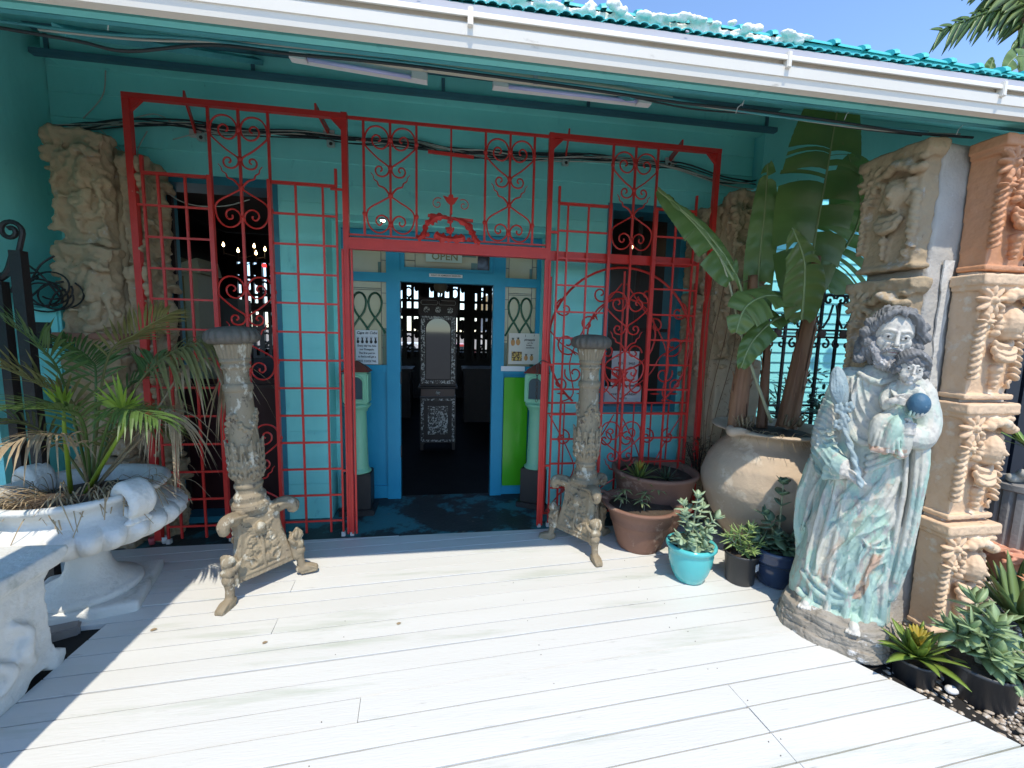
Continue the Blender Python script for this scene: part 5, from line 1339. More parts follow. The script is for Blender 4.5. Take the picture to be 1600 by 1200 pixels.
sculpt('seat', m, .010, urn_m, BN, sm=2, disp=lambda c, n: fbm(c, 6, 3, 4)*.003)
m = MB(); m.box(-1.15, -.85, 0, .32, -.02, .50); sculpt('carved_end', m, .02, urn_m, BN, sm=2)
# bricks below the urn
bk = mat('grey_brick', (.30, .27, .25), .9, var=(.2, .17, .15), vscale=8, vamt=.9, bump=.5, bscale=50)
for (px, py, lb) in ((112, 985, 'grey brick lying under the white urn, nearest its foot'), (95, 1003, 'grey brick under the white urn, next to the bench end')):
    p = WZ(px, py, -.05); m = MB(); m.box(-.10, .10, -.05, .05, -.06, .035, bev=.008); o = m.build('brick', bk, None, world=False); o.location = (p.x-.04, p.y+.02, -.02); o.rotation_euler = (0, 0, .5); tag(o, lb, 'brick', 'bricks under the urn')
# iron fence, wire and turquoise box at the left wall
FN = thing('iron_fence', (-2.4, -.45, 0), 'black iron fence posts topped by a scroll at the far left', 'fence')
y = -.45
pA = W(28, 392, y); m = MB(); m.bar((pA.x, y, 0), (pA.x, y, pA.z), .058, .05); m.build('post', black_iron, FN)
pB = W(4, 440, y); m = MB(); m.bar((pB.x-.01, y, 0), (pB.x-.01, y, pB.z), .045, .05); m.build('post', black_iron, FN)
m = MB(); m.bar((pB.x-.5, y, pB.z+.04), (pA.x, y, pB.z+.04), .02); m.bar((pB.x-.5, y, .5), (pA.x, y, .5), .02); m.bar((pB.x-.5, y, 1.0), (pA.x, y, 1.0), .02); m.build('rail', black_iron, FN)
m = MB(); c = W(16, 361, y)
m.tube([(pA.x+.0, y, pA.z-.02)]+[(c.x+p[0]*1, y, c.z+p[1]) for p in spiral(0, 0, .062, -.5, 1.4, 1, 26, .25)], .013, 8); m.build('scroll', black_iron, FN)
m = MB(); m.tube(smooth([(pA.x-.02, y, pA.z-.01), (pB.x+.03, y, pA.z-.12), (pB.x-.03, y, pA.z-.17)], 5), [.018]*13, 6); m.build('stay', black_iron, FN)
WR_ = thing('wire_coil', (-2.6, -.15, 1.75), 'tangled coil of dark wire against the turquoise left wall', 'wire coil')
m = MB(); rr = random.Random(6)
for i in range(7):
    c = W(rr.uniform(60, 90), rr.uniform(430, 470), -.12); r_ = rr.uniform(.07, .14); a0 = rr.uniform(0, 6)
    m.tube([c+V((r_*math.cos(a0+t*5)*(1+.2*t), .03*math.sin(t*4+i), r_*.8*math.sin(a0+t*5))) for t in np.linspace(0, 1, 20)], .0055, 6)
for a_, b_ in (((38, 410), (98, 470)), ((42, 470), (100, 440)), ((45, 445), (85, 400)), ((75, 480), (102, 452))):
    p, q = W(*a_, -.12), W(*b_, -.10); m.tube(smooth([p, (p+q)/2+V((.02, -.03, .03)), q], 5), .006, 6)
m.build('wire', black_iron, WR_)
BX = thing('wall_box', (-2.62, -.05, 1.4), 'turquoise painted metal box with a dark opening on the left wall', 'box')
a = W(40, 480, -.05); b = W(103, 600, -.05); m = MB(); m.box(a.x-.2, b.x, -.05, .25, b.z, a.z, bev=.015); m.build('casing', teal, BX)
a = W(48, 503, -.05); b = W(72, 544, -.05); m = MB(); m.box(a.x-.1, b.x+.04, -.056, -.049, b.z, a.z); m.build('opening', dark_in, BX)
# ================================================================ pots and plants on the right
tc_m = mat('old_terracotta_pot', (.24, .12, .08), .8, var=(.17, .095, .07), vscale=5, vamt=.8, bump=.35, bscale=50, spots=(.40, .27, .20), sscale=6, sth=.58)
jar_m = mat('buff_clay_jar', (.52, .41, .30), .8, var=(.42, .32, .23), vscale=3, vamt=.8, bump=.35, bscale=45, spots=(.60, .50, .38), sscale=5, sth=.58, spots2=(.12, .08, .05), s2scale=24, s2th=.71)
black_p = mat('black_nursery_plastic', (.022, .024, .028), .42, var=(.04, .042, .045), vscale=8, vamt=.7)
def lathe_obj(name, prof, mt, parent, n=48, mod=None, sm=True):
    m = MB(); m.lathe(prof, n, mod=mod); return m.build(name, mt, parent, smooth_=sm, world=False)
def soil_disc(parent, r, z):
    m = MB(); m.lathe([(r, z-.02), (r, z), (r*.5, z+.008), (.003, z+.01)], 24); return m.build('soil', soil, parent, smooth_=True, world=False)
def leafm(mb, a, d, L, w, n=5, up=V((0, 0, 1)), bend=0.0, th=.0, tip=.75, base=.25):
    """thick or thin leaf from a along d"""
    d = d.normalized(); s_ = d.cross(up)
    if s_.length < 1e-3: s_ = V((1, 0, 0))
    s_.normalize(); nn = s_.cross(d).normalized(); vs = []; fs = []
    for i in range(n+1):
        t = i/n
        ww = w*(math.sin(PI*min(1, (base+(1-base)*t)))**tip) if i < n else w*.05
        p = a+d*L*t*(1-.15*abs(bend)*t)+V((0, 0, -bend*L*t*t))
        h = th*(1-t*t)+.0006
        vs += [p+s_*ww+nn*ww*.12, p+nn*h, p-s_*ww+nn*ww*.12, p-nn*h]
    for i in range(n):
        for k in range(4): q = i*4; fs.append((q+k, q+(k+1) % 4, q+4+(k+1) % 4, q+4+k))
    fs.append((0, 1, 2, 3)); fs.append((n*4+3, n*4+2, n*4+1, n*4))
    mb.add(vs, fs)
succ = mat('grey_green_succulent', (.25, .35, .23), .5, var=(.33, .43, .25), vscale=22, vamt=.8, spots=(.36, .42, .28), sscale=40, sth=.66)
succ_y = mat('lime_succulent', (.27, .36, .12), .5, var=(.18, .27, .09), vscale=20, vamt=.8)
succ_d = mat('dark_jade_leaf', (.085, .15, .09), .45, var=(.12, .20, .11), vscale=16, vamt=.8)
stem_m = mat('pale_fleshy_stem', (.34, .38, .24), .6, var=(.25, .24, .15), vscale=20, vamt=.7)
def succulent(parent, base, branches, L, w, mt, seed, th=.006, pairs=5, rosette=6):
    r = random.Random(seed); lm = MB(); sm_ = MB()
    for (dx, dy, h) in branches:
        tip = base+V((dx, dy, h)); mid = base+V((dx*.35, dy*.35, h*.55)); P_ = smooth([base+V((dx*.1, dy*.1, 0)), mid, tip], 6); sm_.tube(P_, [.008-.004*i/len(P_) for i in range(len(P_))], 7)
        for j in range(pairs):
            t = .30+.70*j/pairs; i = int(t*(len(P_)-1)); p = P_[i]; d = (P_[min(i+1, len(P_)-1)]-P_[i-1]).normalized(); a0 = r.uniform(0, PI)+j*PI/2
            s_ = d.orthogonal().normalized()
            for q in (0, PI):
                v = Matrix.Rotation(a0+q, 3, d) @ s_
                leafm(lm, p, (v+d*r.uniform(.3, .8)), L*r.uniform(.7, 1.1), w*r.uniform(.8, 1.1), th=th, bend=r.uniform(-.1, .25), base=.12)
        d = (P_[-1]-P_[-3]).normalized(); s_ = d.orthogonal().normalized()
        for k in range(rosette):
            v = Matrix.Rotation(k*2*PI/rosette+r.random(), 3, d) @ s_
            leafm(lm, P_[-1], v*r.uniform(.5, .9)+d, L*r.uniform(.5, .9), w*r.uniform(.7, 1), th=th, bend=0, base=.12)
    st = sm_.build('stem', stem_m, parent, smooth_=True); lm.build('leaves', mt, parent, smooth_=True)
# turquoise glazed pot
glz = mat('turquoise_glaze', (.07, .44, .45), .18, var=(.10, .50, .50), vscale=4, vamt=.7, spots=(.30, .50, .42), sscale=2.2, sth=.58, ssm=.2, spec=.6)
p = V((1.615, -.875, 0)); TP = thing('glazed_pot', p, 'turquoise glazed round pot on the deck with a grey-green succulent', 'pot')
lathe_obj('pot_body', [(.075, .0), (.092, .012), (.118, .07), (.135, .13), (.142, .19), (.141, .215), (.150, .222), (.160, .236), (.158, .252), (.146, .258), (.132, .25), (.128, .22), (.12, .20), (.02, .20)], glz, TP)
soil_disc(TP, .125, .215)
PL1 = thing('succulent', p+V((0, 0, .21)), 'tall grey-green succulent growing in the turquoise pot', 'succulent')
succulent(PL1, p+V((0, 0, .20)), [(.02, .0, .36), (-.09, -.05, .27), (.15, -.02, .22), (-.14, -.07, .13), (.07, -.08, .16), (-.03, .07, .28), (.10, .06, .26), (-.06, -.10, .10), (.04, -.12, .07)], .075, .026, succ, 3)
m = MB()
for k in range(9): a = k*.7-2.6; leafm(m, p+V((.03*math.cos(a), .03*math.sin(a), .24)), V((math.cos(a), math.sin(a), .25)), .13, .042, th=.005, bend=.15, base=.08)
m.build('broad_leaf', succ, PL1, smooth_=True)
# black nursery pot
p = V((1.945, -.93, 0)); BP = thing('nursery_pot', p, 'small black plastic nursery pot with a white sticker, right of the turquoise pot', 'pot', 'black nursery pots')
lathe_obj('pot_body', [(.082, 0), (.086, .004), (.102, .19), (.110, .192), (.110, .205), (.100, .205), (.095, .17), (.02, .17)], black_p, BP, 40); soil_disc(BP, .095, .18)
m = MB(); a = V((.040, -.098, 0)); m.add([(.030, -.1015, .11), (.062, -.0875, .11), (.063, -.088, .158), (.031, -.1025, .158), (.030, -.099, .11), (.062, -.085, .11), (.063, -.085, .158), (.031, -.099, .158)], [(0, 1, 2, 3), (7, 6, 5, 4), (0, 4, 5, 1), (1, 5, 6, 2), (2, 6, 7, 3), (3, 7, 4, 0)]); m.build('sticker', paper, BP, world=False)
PL2 = thing('succulent', p+V((0, 0, .18)), 'lime green finger-leaved succulent in the small black pot with a sticker', 'succulent')
succulent(PL2, p+V((0, 0, .17)), [(-.05, -.02, .17), (.02, -.03, .20), (.06, .02, .15), (-.08, .03, .12), (0, -.09, .08), (.08, -.05, .10)], .085, .009, succ_y, 5, th=.006, pairs=7, rosette=8)
# navy glazed pot
nav = mat('navy_glaze', (.02, .035, .075), .14, var=(.03, .05, .10), vscale=5, vamt=.7, spec=.6)
p = V((2.16, -.98, 0)); NP = thing('navy_pot', p, 'dark navy glazed pot between the small black pot and the statue', 'pot')
lathe_obj('pot_body', [(.085, 0), (.10, .01), (.125, .12), (.135, .165), (.150, .17), (.158, .19), (.152, .205), (.160, .23), (.163, .255), (.15, .26), (.142, .24), (.14, .20), (.02, .20)], nav, NP); soil_disc(NP, .14, .225)
PL3 = thing('succulent', p+V((0, 0, .22)), 'dark jade plant with round leaves growing in the navy pot', 'succulent')
succulent(PL3, p+V((0, 0, .20)), [(-.02, -.02, .48), (-.13, -.02, .28), (-.08, -.08, .16), (.06, -.06, .14), (-.16, .04, .15), (.0, -.12, .08)], .085, .036, succ_d, 8, th=.005, pairs=4, rosette=5)
m = MB()
for k in range(12): a = k*.6-3.0; leafm(m, p+V((.05*math.cos(a), .05*math.sin(a), .24+.02*(k % 3))), V((math.cos(a), math.sin(a), .45)), .12, .045, th=.005, bend=.1, base=.1)
m.build('broad_leaf', succ_d, PL3, smooth_=True)
# terracotta bowls
p = V((1.48, -.40, 0)); T1 = thing('terracotta_planter', p, 'wide ridged terracotta planter standing in front of the shaded planter', 'planter', 'terracotta planters')
lathe_obj('pot_body', [(.15, 0), (.158, .012), (.165, .03), (.20, .15), (.215, .20), (.222, .205), (.220, .215), (.228, .225), (.226, .236), (.245, .28), (.26, .31), (.29, .33), (.30, .345), (.285, .355), (.25, .345), (.235, .31), (.22, .28), (.02, .28)], tc_m, T1); soil_disc(T1, .24, .31)
m = MB()
for a0 in (2.6, -.6): e = V((math.cos(a0), math.sin(a0), 0)); s_ = V((-e.y, e.x, 0)); m = MB(); m.chain([e*.25-s_*.05+V((0, 0, .345)), e*.31-s_*.06+V((0, 0, .36)), e*.345+V((0, 0, .355)), e*.31+s_*.06+V((0, 0, .36)), e*.25+s_*.05+V((0, 0, .345))], .016, 8); m.build('lip_scroll', tc_m, T1, smooth_=True, world=False)
p2 = V((1.72, -.12, 0)); T2 = thing('terracotta_planter', p2, 'shaded terracotta planter with a bromeliad, behind the ridged planter', 'planter', 'terracotta planters')
lathe_obj('pot_body', [(.18, 0), (.20, .02), (.26, .20), (.30, .36), (.325, .47), (.345, .49), (.345, .51), (.32, .515), (.30, .48), (.29, .44), (.02, .44)], tc_m, T2); soil_disc(T2, .30, .46)
brom = mat('bromeliad_green', (.13, .20, .05), .4, var=(.20, .26, .06), vscale=10, vamt=.8, trans=.2); brom_y = mat('bromeliad_yellow', (.50, .36, .05), .45, var=(.34, .34, .06), vscale=14, vamt=.8, trans=.2)
def bromel(loc, label, mt, R, n=26, w=.016, h=.6, heart=None, seed=1, group=None):
    t = thing('bromeliad', loc, label, 'bromeliad', group); r = random.Random(seed); m = MB()
    for k in range(n):
        a = k*2.4; tt = k/n; el = .35+1.0*tt; L = R*(1.1-.35*tt)*r.uniform(.85, 1.1)
        leafm(m, V(loc)+V((.01*math.cos(a), .01*math.sin(a), .01)), V((math.cos(a)*math.cos(el), math.sin(a)*math.cos(el), math.sin(el)*h*1.3)), L, w*r.uniform(.8, 1.15), n=7, bend=.35*(1-tt), base=.22, tip=.8)
    m.build('leaves', mt, t, smooth_=True)
    if heart:
        m = MB()
        for k in range(12): a = k*2.4; leafm(m, V(loc)+V((0, 0, R*.35)), V((math.cos(a)*.5, math.sin(a)*.5, 1)), R*.45, w*.7, n=5, bend=0, base=.2)
        m.build('flower_head', heart, t, smooth_=True)
    return t
bromel(p2+V((-.19, -.12, .46)), 'yellow-green bromeliad with pointed leaves in the shaded terracotta planter', brom, .20, 26, .014, heart=brom_y, seed=3)
bromel(p2+V((.02, -.16, .46)), 'dark low bromeliad beside the yellow one in the shaded planter', mat('dark_leaf', (.04, .07, .035), .5), .17, 18, .010, seed=9)
PL4 = thing('leafy_seedling', p+V((0, 0, .31)), 'sparse seedlings with pointed pale leaves in the ridged terracotta planter', 'plant')
m = MB(); sm_ = MB(); r = random.Random(13); lg = mat('pale_pointed_leaf', (.30, .36, .16), .5, var=(.22, .26, .10), vscale=20, vamt=.8, trans=.2)
for (dx, dy, h) in ((-.02, -.10, .10), (-.18, -.02, .09), (-.10, .04, .14), (.05, .0, .12), (.12, .03, .14)):
    b = p+V((dx, dy, .30)); tpp = b+V((r.uniform(-.04, .04), r.uniform(-.03, .03), h)); sm_.tube([b, (b+tpp)/2+V((.01, 0, 0)), tpp], [.004, .003, .002], 6)
    for k in range(7): a = k*.95+dx*20; leafm(m, tpp+V((0, 0, -.004*k)), V((math.cos(a), math.sin(a), .35)), .085, .011, n=6, bend=.5, base=.18)
sm_.build('stem', stem_m, PL4, smooth_=True); m.build('leaves', lg, PL4, smooth_=True)
# big clay jar
p = V((2.44, -.50, 0)); JR = thing('clay_jar', p, 'huge round buff clay jar with a flared scrolled lip holding banana plants', 'jar')
jp = [(.20, 0), (.22, .01), (.30, .12), (.40, .30), (.455, .47), (.46, .56), (.43, .68), (.36, .78), (.30, .83), (.285, .86), (.30, .89), (.35, .915), (.40, .925), (.415, .935), (.40, .945), (.33, .935), (.27, .90), (.25, .85), (.02, .84)]
JB = sculpt('jar_body', MB().lathe(jp, 72), .013, jar_m, JR, sm=2, disp=lambda c, n: fbm(c, 4, 4, 2)*.010)
m = MB()
for a0 in (3.45, -1.05): e = V((math.cos(a0), math.sin(a0), 0)); s_ = V((-e.y, e.x, 0)); m = MB(); m.chain([e*.34-s_*.07+V((0, 0, .925)), e*.41-s_*.04+V((0, 0, .945)), e*.445+V((0, 0, .935)), e*.41+s_*.04+V((0, 0, .945)), e*.34+s_*.07+V((0, 0, .925))], [.02, .03, .036, .03, .02], 10); sculpt('lip_scroll', m, .008, jar_m, JR, sm=1)
soil_disc(JR, .27, .90)
m = MB(); r = random.Random(4)
for i in range(90):
    a = r.uniform(-2.9, -.3); R_ = r.uniform(.28, .40); q = V((R_*math.cos(a), R_*math.sin(a), .935)); d = V((math.cos(a)*r.uniform(0, .8)+r.uniform(-.5, .5), math.sin(a)*r.uniform(.1, .8), r.uniform(-.9, .35)))*.085
    m.tube([q, q+d*.5+V((0, 0, .015)), q+d*1.2], [.0022, .0018, .0008], 4)
for i in range(4):
    a = -1.5+.22*i; q = V((.40*math.cos(a), .40*math.sin(a), .93)); m.tube(smooth([q, q+V((.05, -.05, -.08)), q+V((.09, -.06, -.20+.03*i)), q+V((.10, -.03, -.28))], 4), .002, 4)
o = m.build('dry_grass', palm_dead, None, world=False); o.location = p; tag(o, 'dry grass hanging over the lip of the big clay jar', 'dry grass', kind='stuff')
# ---- banana plants
ban = mat('banana_leaf', (.11, .19, .055), .36, var=(.17, .27, .07), vscale=5, vamt=.8, trans=.35, bump=.3, bscale=18, spots=(.24, .19, .08), sscale=9, sth=.68)
ban_y = mat('banana_leaf_yellow', (.19, .26, .07), .4, var=(.13, .20, .06), vscale=5, vamt=.8, trans=.3)
ban_rib = mat('banana_midrib', (.22, .28, .12), .5)
sheath = mat('brown_banana_sheath', (.20, .085, .045), .7, var=(.30, .17, .09), vscale=10, vamt=.9, bump=.5, bscale=40, stretch=(1, 1, .25))
BA = thing('banana_plant', (2.44, -.50, .90), 'tall banana plant with torn broad leaves rising from the big clay jar to the eave', 'banana plant')
jar0 = V((2.44, -.50, .90))
def banleaf(spine, w, mt=ban, nrm=V((0, -1, .2)), tears=5, seed=1, fold=.18, taper=1.0, wl=1.0, wr=1.0):
    """a paddle leaf: two halves either side of the midrib, with a few tears"""
    r = random.Random(seed); P_ = smooth(spine, 8); n = len(P_); rib = MB(); rib.tube(P_, [.009*(1-.75*i/n)+.0015 for i in range(n)], 6)
    Rb = rib.build('leaf', ban_rib, BA, smooth_=True)
    lm = MB()
    for side, ws in ((1, wl), (-1, wr)):
        tear = sorted(r.uniform(.12, .9) for _ in range(tears)); segs = [0]+tear+[1.0]
        for a, b in zip(segs[:-1], segs[1:]):
            vs = []; fs = []; K = max(4, int((b-a)*64)); droop = r.uniform(-.03, .05); M_ = 5; gap = .010
            for i in range(K+1):
                t = a+gap+(b-a-2*gap*(1 if i else 1))*i/K if tears else a+(b-a)*i/K
                t = min(max(t, 0), 1); fi = t*(n-1); i0 = min(int(fi), n-2); pp_ = P_[i0].lerp(P_[i0+1], fi-i0); d = (P_[i0+1]-P_[i0]).normalized()
                s_ = d.cross(nrm).normalized(); up = s_.cross(d).normalized(); up = up if up.dot(nrm) > 0 else -up
                ww = w*ws*(math.sin(PI*(.06+.93*t**.9))**.62)*taper
                edge = (i/K-.5)*2
                for j in range(M_+1):
                    v = j/M_
                    q = pp_+s_*side*ww*v+up*(fold*ww*v*(1-.8*v))+d*ww*.16*v+V((0, 0, -abs(ww)*.22*v*v-droop*v*v))-up*.010*math.sin(v*PI)*math.sin(t*46+seed)*.8+up*.0022*math.sin(t*190+v*3)*v**.3
                    vs.append(q)
            for i in range(K):
                for j in range(M_): q = i*(M_+1)+j; fs.append((q, q+1, q+M_+2, q+M_+1))
            lm.add(vs, fs)
    lm.build('blade', mt, Rb, smooth_=True)
# leaf 1: long leaf sweeping left across the screen
banleaf([W(1190, 545, -.62), W(1165, 480, -.66), W(1150, 430, -.68), W(1105, 365, -.66), W(1028, 296, -.60)], .001, ban, tears=0, seed=1)
banleaf([W(1146, 438, -.68), W(1118, 392, -.67), W(1080, 345, -.64), W(1027, 296, -.60)], .125, ban, nrm=V((-.3, -.8, .55)), tears=3, seed=2)
# leaf 2: huge upright leaf
banleaf([W(1262, 470, -.50), W(1272, 380, -.52), W(1290, 280, -.56), W(1305, 190, -.60), W(1320, 110, -.62)], .32, ban, nrm=V((0, -1, .15)), tears=6, seed=3, wl=.8, wr=1.2, fold=.3)
banleaf([W(1275, 440, -.42), W(1325, 380, -.42), W(1345, 320, -.42), W(1325, 240, -.42)], .30, ban, nrm=V((-.2, -1, .1)), tears=5, seed=4)
# leaf 3: bright paddle in front
banleaf([W(1252, 500, -.72), W(1256, 455, -.76), W(1256, 405, -.79), W(1238, 356, -.80)], .175, ban_y, nrm=V((0, -1, .25)), tears=2, seed=5, taper=.95)
# leaf 4: drooping torn leaf to the left
banleaf([W(1240, 470, -.70), W(1200, 462, -.76), W(1165, 480, -.80), W(1150, 520, -.82)], .12, ban_y, nrm=V((0, -.6, .8)), tears=3, seed=6)
banleaf([W(1245, 490, -.62), W(1210, 500, -.70), W(1175, 535, -.74), W(1158, 575, -.74)], .085, ban, nrm=V((0, -.7, .7)), tears=2, seed=7)
# leaf 5: narrow upright leaves at the left
banleaf([W(1180, 560, -.40), W(1185, 430, -.42), W(1195, 330, -.45), W(1200, 255, -.46)], .10, ban, nrm=V((-.6, -.8, 0)), tears=2, seed=8)
# trunks of overlapping brown sheaths
def trunk(pts, r0, seed):
    P_ = smooth(pts, 7); n = len(P_); m = MB(); m.tube(P_, [r0*(1-.62*i/n) for i in range(n)], 12); T_ = m.build('trunk', sheath, BA, smooth_=True)
    rr = random.Random(seed); s = MB()
    for k in range(26):
        a = rr.uniform(0, 6.28); i = int(abs(rr.gauss(0, .25))*n) % (n-6); w_ = rr.uniform(.012, .026); vs = []; m_ = rr.randint(5, 11)
        for j in range(m_+1):
            q = P_[min(n-1, i+j)]; rr_ = r0*(1-.62*min(n-1, i+j)/n)+.004+(.022*rr.random() if j == m_ else 0); e = V((math.cos(a), math.sin(a), 0)); s_ = V((-e.y, e.x, 0)); ww = w_*(1-.7*j/m_)
            vs += [q+e*rr_-s_*ww, q+e*(rr_+.007), q+e*rr_+s_*ww]
        s.add(vs, [(3*j+k_, 3*j+k_+1, 3*j+k_+4, 3*j+k_+3) for j in range(m_) for k_ in (0, 1)])
    s.build('dry_sheath', sheath, T_, smooth_=True)
trunk([W(1150, 668, -.50), W(1158, 600, -.50), W(1172, 520, -.48), W(1178, 430, -.46)], .062, 1)
trunk([W(1228, 668, -.50), W(1245, 590, -.50), W(1268, 480, -.52), W(1276, 400, -.54)], .066, 2)
trunk([W(1190, 668, -.42), W(1195, 600, -.40), W(1200, 520, -.38)], .03, 3)
m = MB(); m.tube(smooth([W(1205, 660, -.62), W(1180, 590, -.64), W(1160, 530, -.66), W(1140, 445, -.68), W(1125, 402, -.68)], 5), [.012-.0003*i for i in range(25)], 8); m.build('leaf_stalk', stem_m, BA, smooth_=True)
m = MB(); r = random.Random(3)
for i in range(40):
    c = W(r.choice([1150, 1160, 1235]), 665, -.55)+V((r.uniform(-.06, .06), r.uniform(-.06, .02), 0)); d = V((r.uniform(-.6, .6), r.uniform(-.6, .1), r.uniform(.5, 1.3)))
    leafm(m, c, d, r.uniform(.06, .15), r.uniform(.006, .014), n=4, bend=r.uniform(-.1, .4), base=.4)
tag(m.build('dry_husk', palm_dead, BA, smooth_=True), kind='stuff')
# ---- plants by the gravel, right foreground
p = V((2.25, -1.86, -.05)); p = WZ(1425, 1065, -.05)
NB1 = thing('nursery_pot', p, 'low black nursery pot at the foot of the statue base, holding the lime bromeliad', 'pot', 'black nursery pots')
lathe_obj('pot_body', [(.070, 0), (.074, .004), (.086, .12), (.093, .122), (.093, .135), (.084, .135), (.08, .11), (.02, .11)], black_p, NB1, 40)
bromel(p+V((0, 0, .12)), 'lime green bromeliad with a yellow flower head beside the statue base', mat('lime_leaf', (.25, .34, .06), .4, var=(.16, .26, .04), vscale=12, vamt=.8, trans=.2), .21, 32, .024, heart=brom_y, seed=5, h=.7)
p = WZ(1545, 1105, -.05)+V((.02, .06, 0))
NB2 = thing('nursery_pot', p, 'large black plastic pot on the gravel at the right edge', 'pot', 'black nursery pots')
lathe_obj('pot_body', [(.115, 0), (.12, .005), (.132, .16), (.140, .162), (.140, .18), (.130, .18), (.125, .15), (.02, .15)], black_p, NB2, 48); soil_disc(NB2, .125, .16)
PL5 = thing('succulent', p+V((0, 0, .16)), 'bushy grey-green fleshy plant in the large black pot at the right edge', 'succulent')
succulent(PL5, p+V((0, 0, .15)), [(-.09, .0, .20), (.0, -.03, .22), (.08, .02, .20), (-.05, -.08, .12), (.05, .09, .26), (.02, -.11, .06), (-.12, .06, .16), (.12, -.06, .12)], .12, .024, mat('sea_green_fleshy_leaf', (.20, .29, .14), .5, var=(.28, .37, .17), vscale=16, vamt=.8), 11, th=.005, pairs=8, rosette=8)
p5 = WZ(1592, 1005, -.05)
BX2 = thing('strap_leaf_plant', p5, 'broad strap-leaved plant with an orange bloom behind the large black pot', 'plant')
m = MB(); r = random.Random(8)
for k in range(44):
    a = r.uniform(0, 6.28); el = r.uniform(.3, 1.2); leafm(m, p5+V((.03*math.cos(a), .03*math.sin(a), .12)), V((math.cos(a)*math.cos(el), math.sin(a)*math.cos(el), math.sin(el))), r.uniform(.28, .50), r.uniform(.024, .038), n=8, bend=.45*(1.2-el), base=.2)
m.build('leaves', mat('strap_leaf', (.17, .26, .09), .42, var=(.25, .34, .12), vscale=8, vamt=.8, trans=.2), BX2, smooth_=True)
m = MB()
for k in range(9): a = k*.7; leafm(m, p5+V((-.03, -.05, .36)), V((math.cos(a)*.7, math.sin(a)*.7, .5)), .10, .022, n=5, bend=.2, base=.2)
m.build('orange_bloom', mat('orange_bract', (.62, .20, .09), .5, var=(.55, .32, .14), vscale=15, vamt=.8), BX2, smooth_=True)
p6 = WZ(1478, 985, -.05)
RP = thing('dark_red_rosette', p6, 'small dark red bromeliad at the foot of the terracotta pilaster', 'bromeliad')
m = MB(); r = random.Random(5)
for k in range(26): a = k*2.4; el = .3+.03*k; leafm(m, p6+V((0, 0, .05)), V((math.cos(a)*math.cos(el), math.sin(a)*math.cos(el), math.sin(el))), .13, .012, n=6, bend=.3, base=.25)
m.build('leaves', mat('maroon_leaf', (.10, .03, .025), .5, var=(.06, .02, .02), vscale=12, vamt=.8), RP, smooth_=True)
p7 = W(1610, 690, -1.0)
SP = thing('spiky_plant', p7, 'green sword-leaved plant in shade beyond the right edge of the pier', 'plant')
m = MB()
for k in range(16): a = k*2.4; el = .3+.05*k; leafm(m, p7+V((0, 0, -.05)), V((math.cos(a)*math.cos(el), math.sin(a)*math.cos(el), math.sin(el))), .30, .018, n=6, bend=.15, base=.3)
m.build('leaves', mat('sword_leaf', (.10, .20, .04), .4, var=(.22, .34, .06), vscale=10, vamt=.8), SP, smooth_=True)
# ================================================================ inside the restaurant, seen through the door and windows
cut = mat('cut_fretwork', (.012, .008, .008), .5)
for xi, x0 in enumerate((-3.45, -2.45, -1.43, -.38, .67, 1.47, -4.43)):
    x1 = (-2.62, -1.60, -.55, .50, 1.30, 1.95, -3.62)[xi]
    for (z0, z1) in ((.92, 1.93), (2.06, 2.98)):
        if xi == 5: continue
        S = thing('fretwork_screen', ((x0+x1)/2, 6.95, z0), ('lower' if z0 < 1 else 'upper')+' dark fretwork screen in the '+('second from left', 'third', 'fourth', 'fifth', 'sixth', 'right', 'leftmost')[xi]+' bay of the back windows', 'screen', 'fretwork screens in the back windows')
        m = MB(); yy = 6.97; n_ = 5
        for k in range(n_+1): x = x0+(x1-x0)*k/n_; m.bar((x, yy, z0), (x, yy, z1), .10 if k % 2 else .065)
        for f in (.0, .22, .62, 1.0): m.bar((x0, yy-.004, z0+(z1-z0)*f), (x1, yy-.004, z0+(z1-z0)*f), .06)
        for k in range(n_):
            c = V((x0+(x1-x0)*(k+.5)/n_, yy, z0+(z1-z0)*(.42 if k % 2 else .80))); h_ = (x1-x0)/n_/2
            pts = [c+V((h_*math.cos(a), 0, h_*1.3*math.sin(a))) for a in np.linspace(0, 2*PI, 9)]
            m.tube(pts, .024, 5)
            if k % 2 == 0: m.sph(c, (.07, .02, .11), u=8, v=6); m.sph(c+V((0, 0, -.25)), (.05, .02, .08), u=8, v=6)
            m.bar(c+V((-h_, -.006, -.24)), c+V((h_, -.006, -.06)), .04)
        m.build('lattice', cut, S)
CB = thing('inlaid_cabinet', (-.08, 2.4, 0), 'tall narrow dark cabinet with pearl inlay and a mirror door standing inside the doorway', 'cabinet')
inlay = mat('pearl_inlay', (.03, .025, .025), .3, spots=(.62, .62, .60), sscale=48, sth=.52, ssm=.03)
def cbx(n, x0, x1, y0, y1, z0, z1, mt, par=CB, bev=.0): m = MB(); m.box(x0, x1, y0, y1, z0, z1, bev=bev); return m.build(n, mt, par)
cbx('lower_case', -.315, .155, 2.40, 2.75, .10, .72, dark_wood, bev=.004); cbx('drawer', -.30, .14, 2.385, 2.399, .73, .83, mat('reddish_wood', (.07, .03, .025), .35))
cbx('shelf', -.335, .175, 2.37, 2.75, .842, .862, dark_wood); UC = cbx('upper_case', -.315, .155, 2.42, 2.75, .865, 1.80, dark_wood, bev=.004)
CR_ = cbx('crest', -.335, .175, 2.40, 2.70, 1.80, 2.02, dark_wood, bev=.006)
mm = bpy.data.materials.new('old_mirror'); mm.use_nodes = True; b_ = mm.node_tree.nodes['Principled BSDF']; b_.inputs['Metallic'].default_value = 1; b_.inputs['Roughness'].default_value = .04; b_.inputs['Base Color'].default_value = (.07, .08, .09, 1)
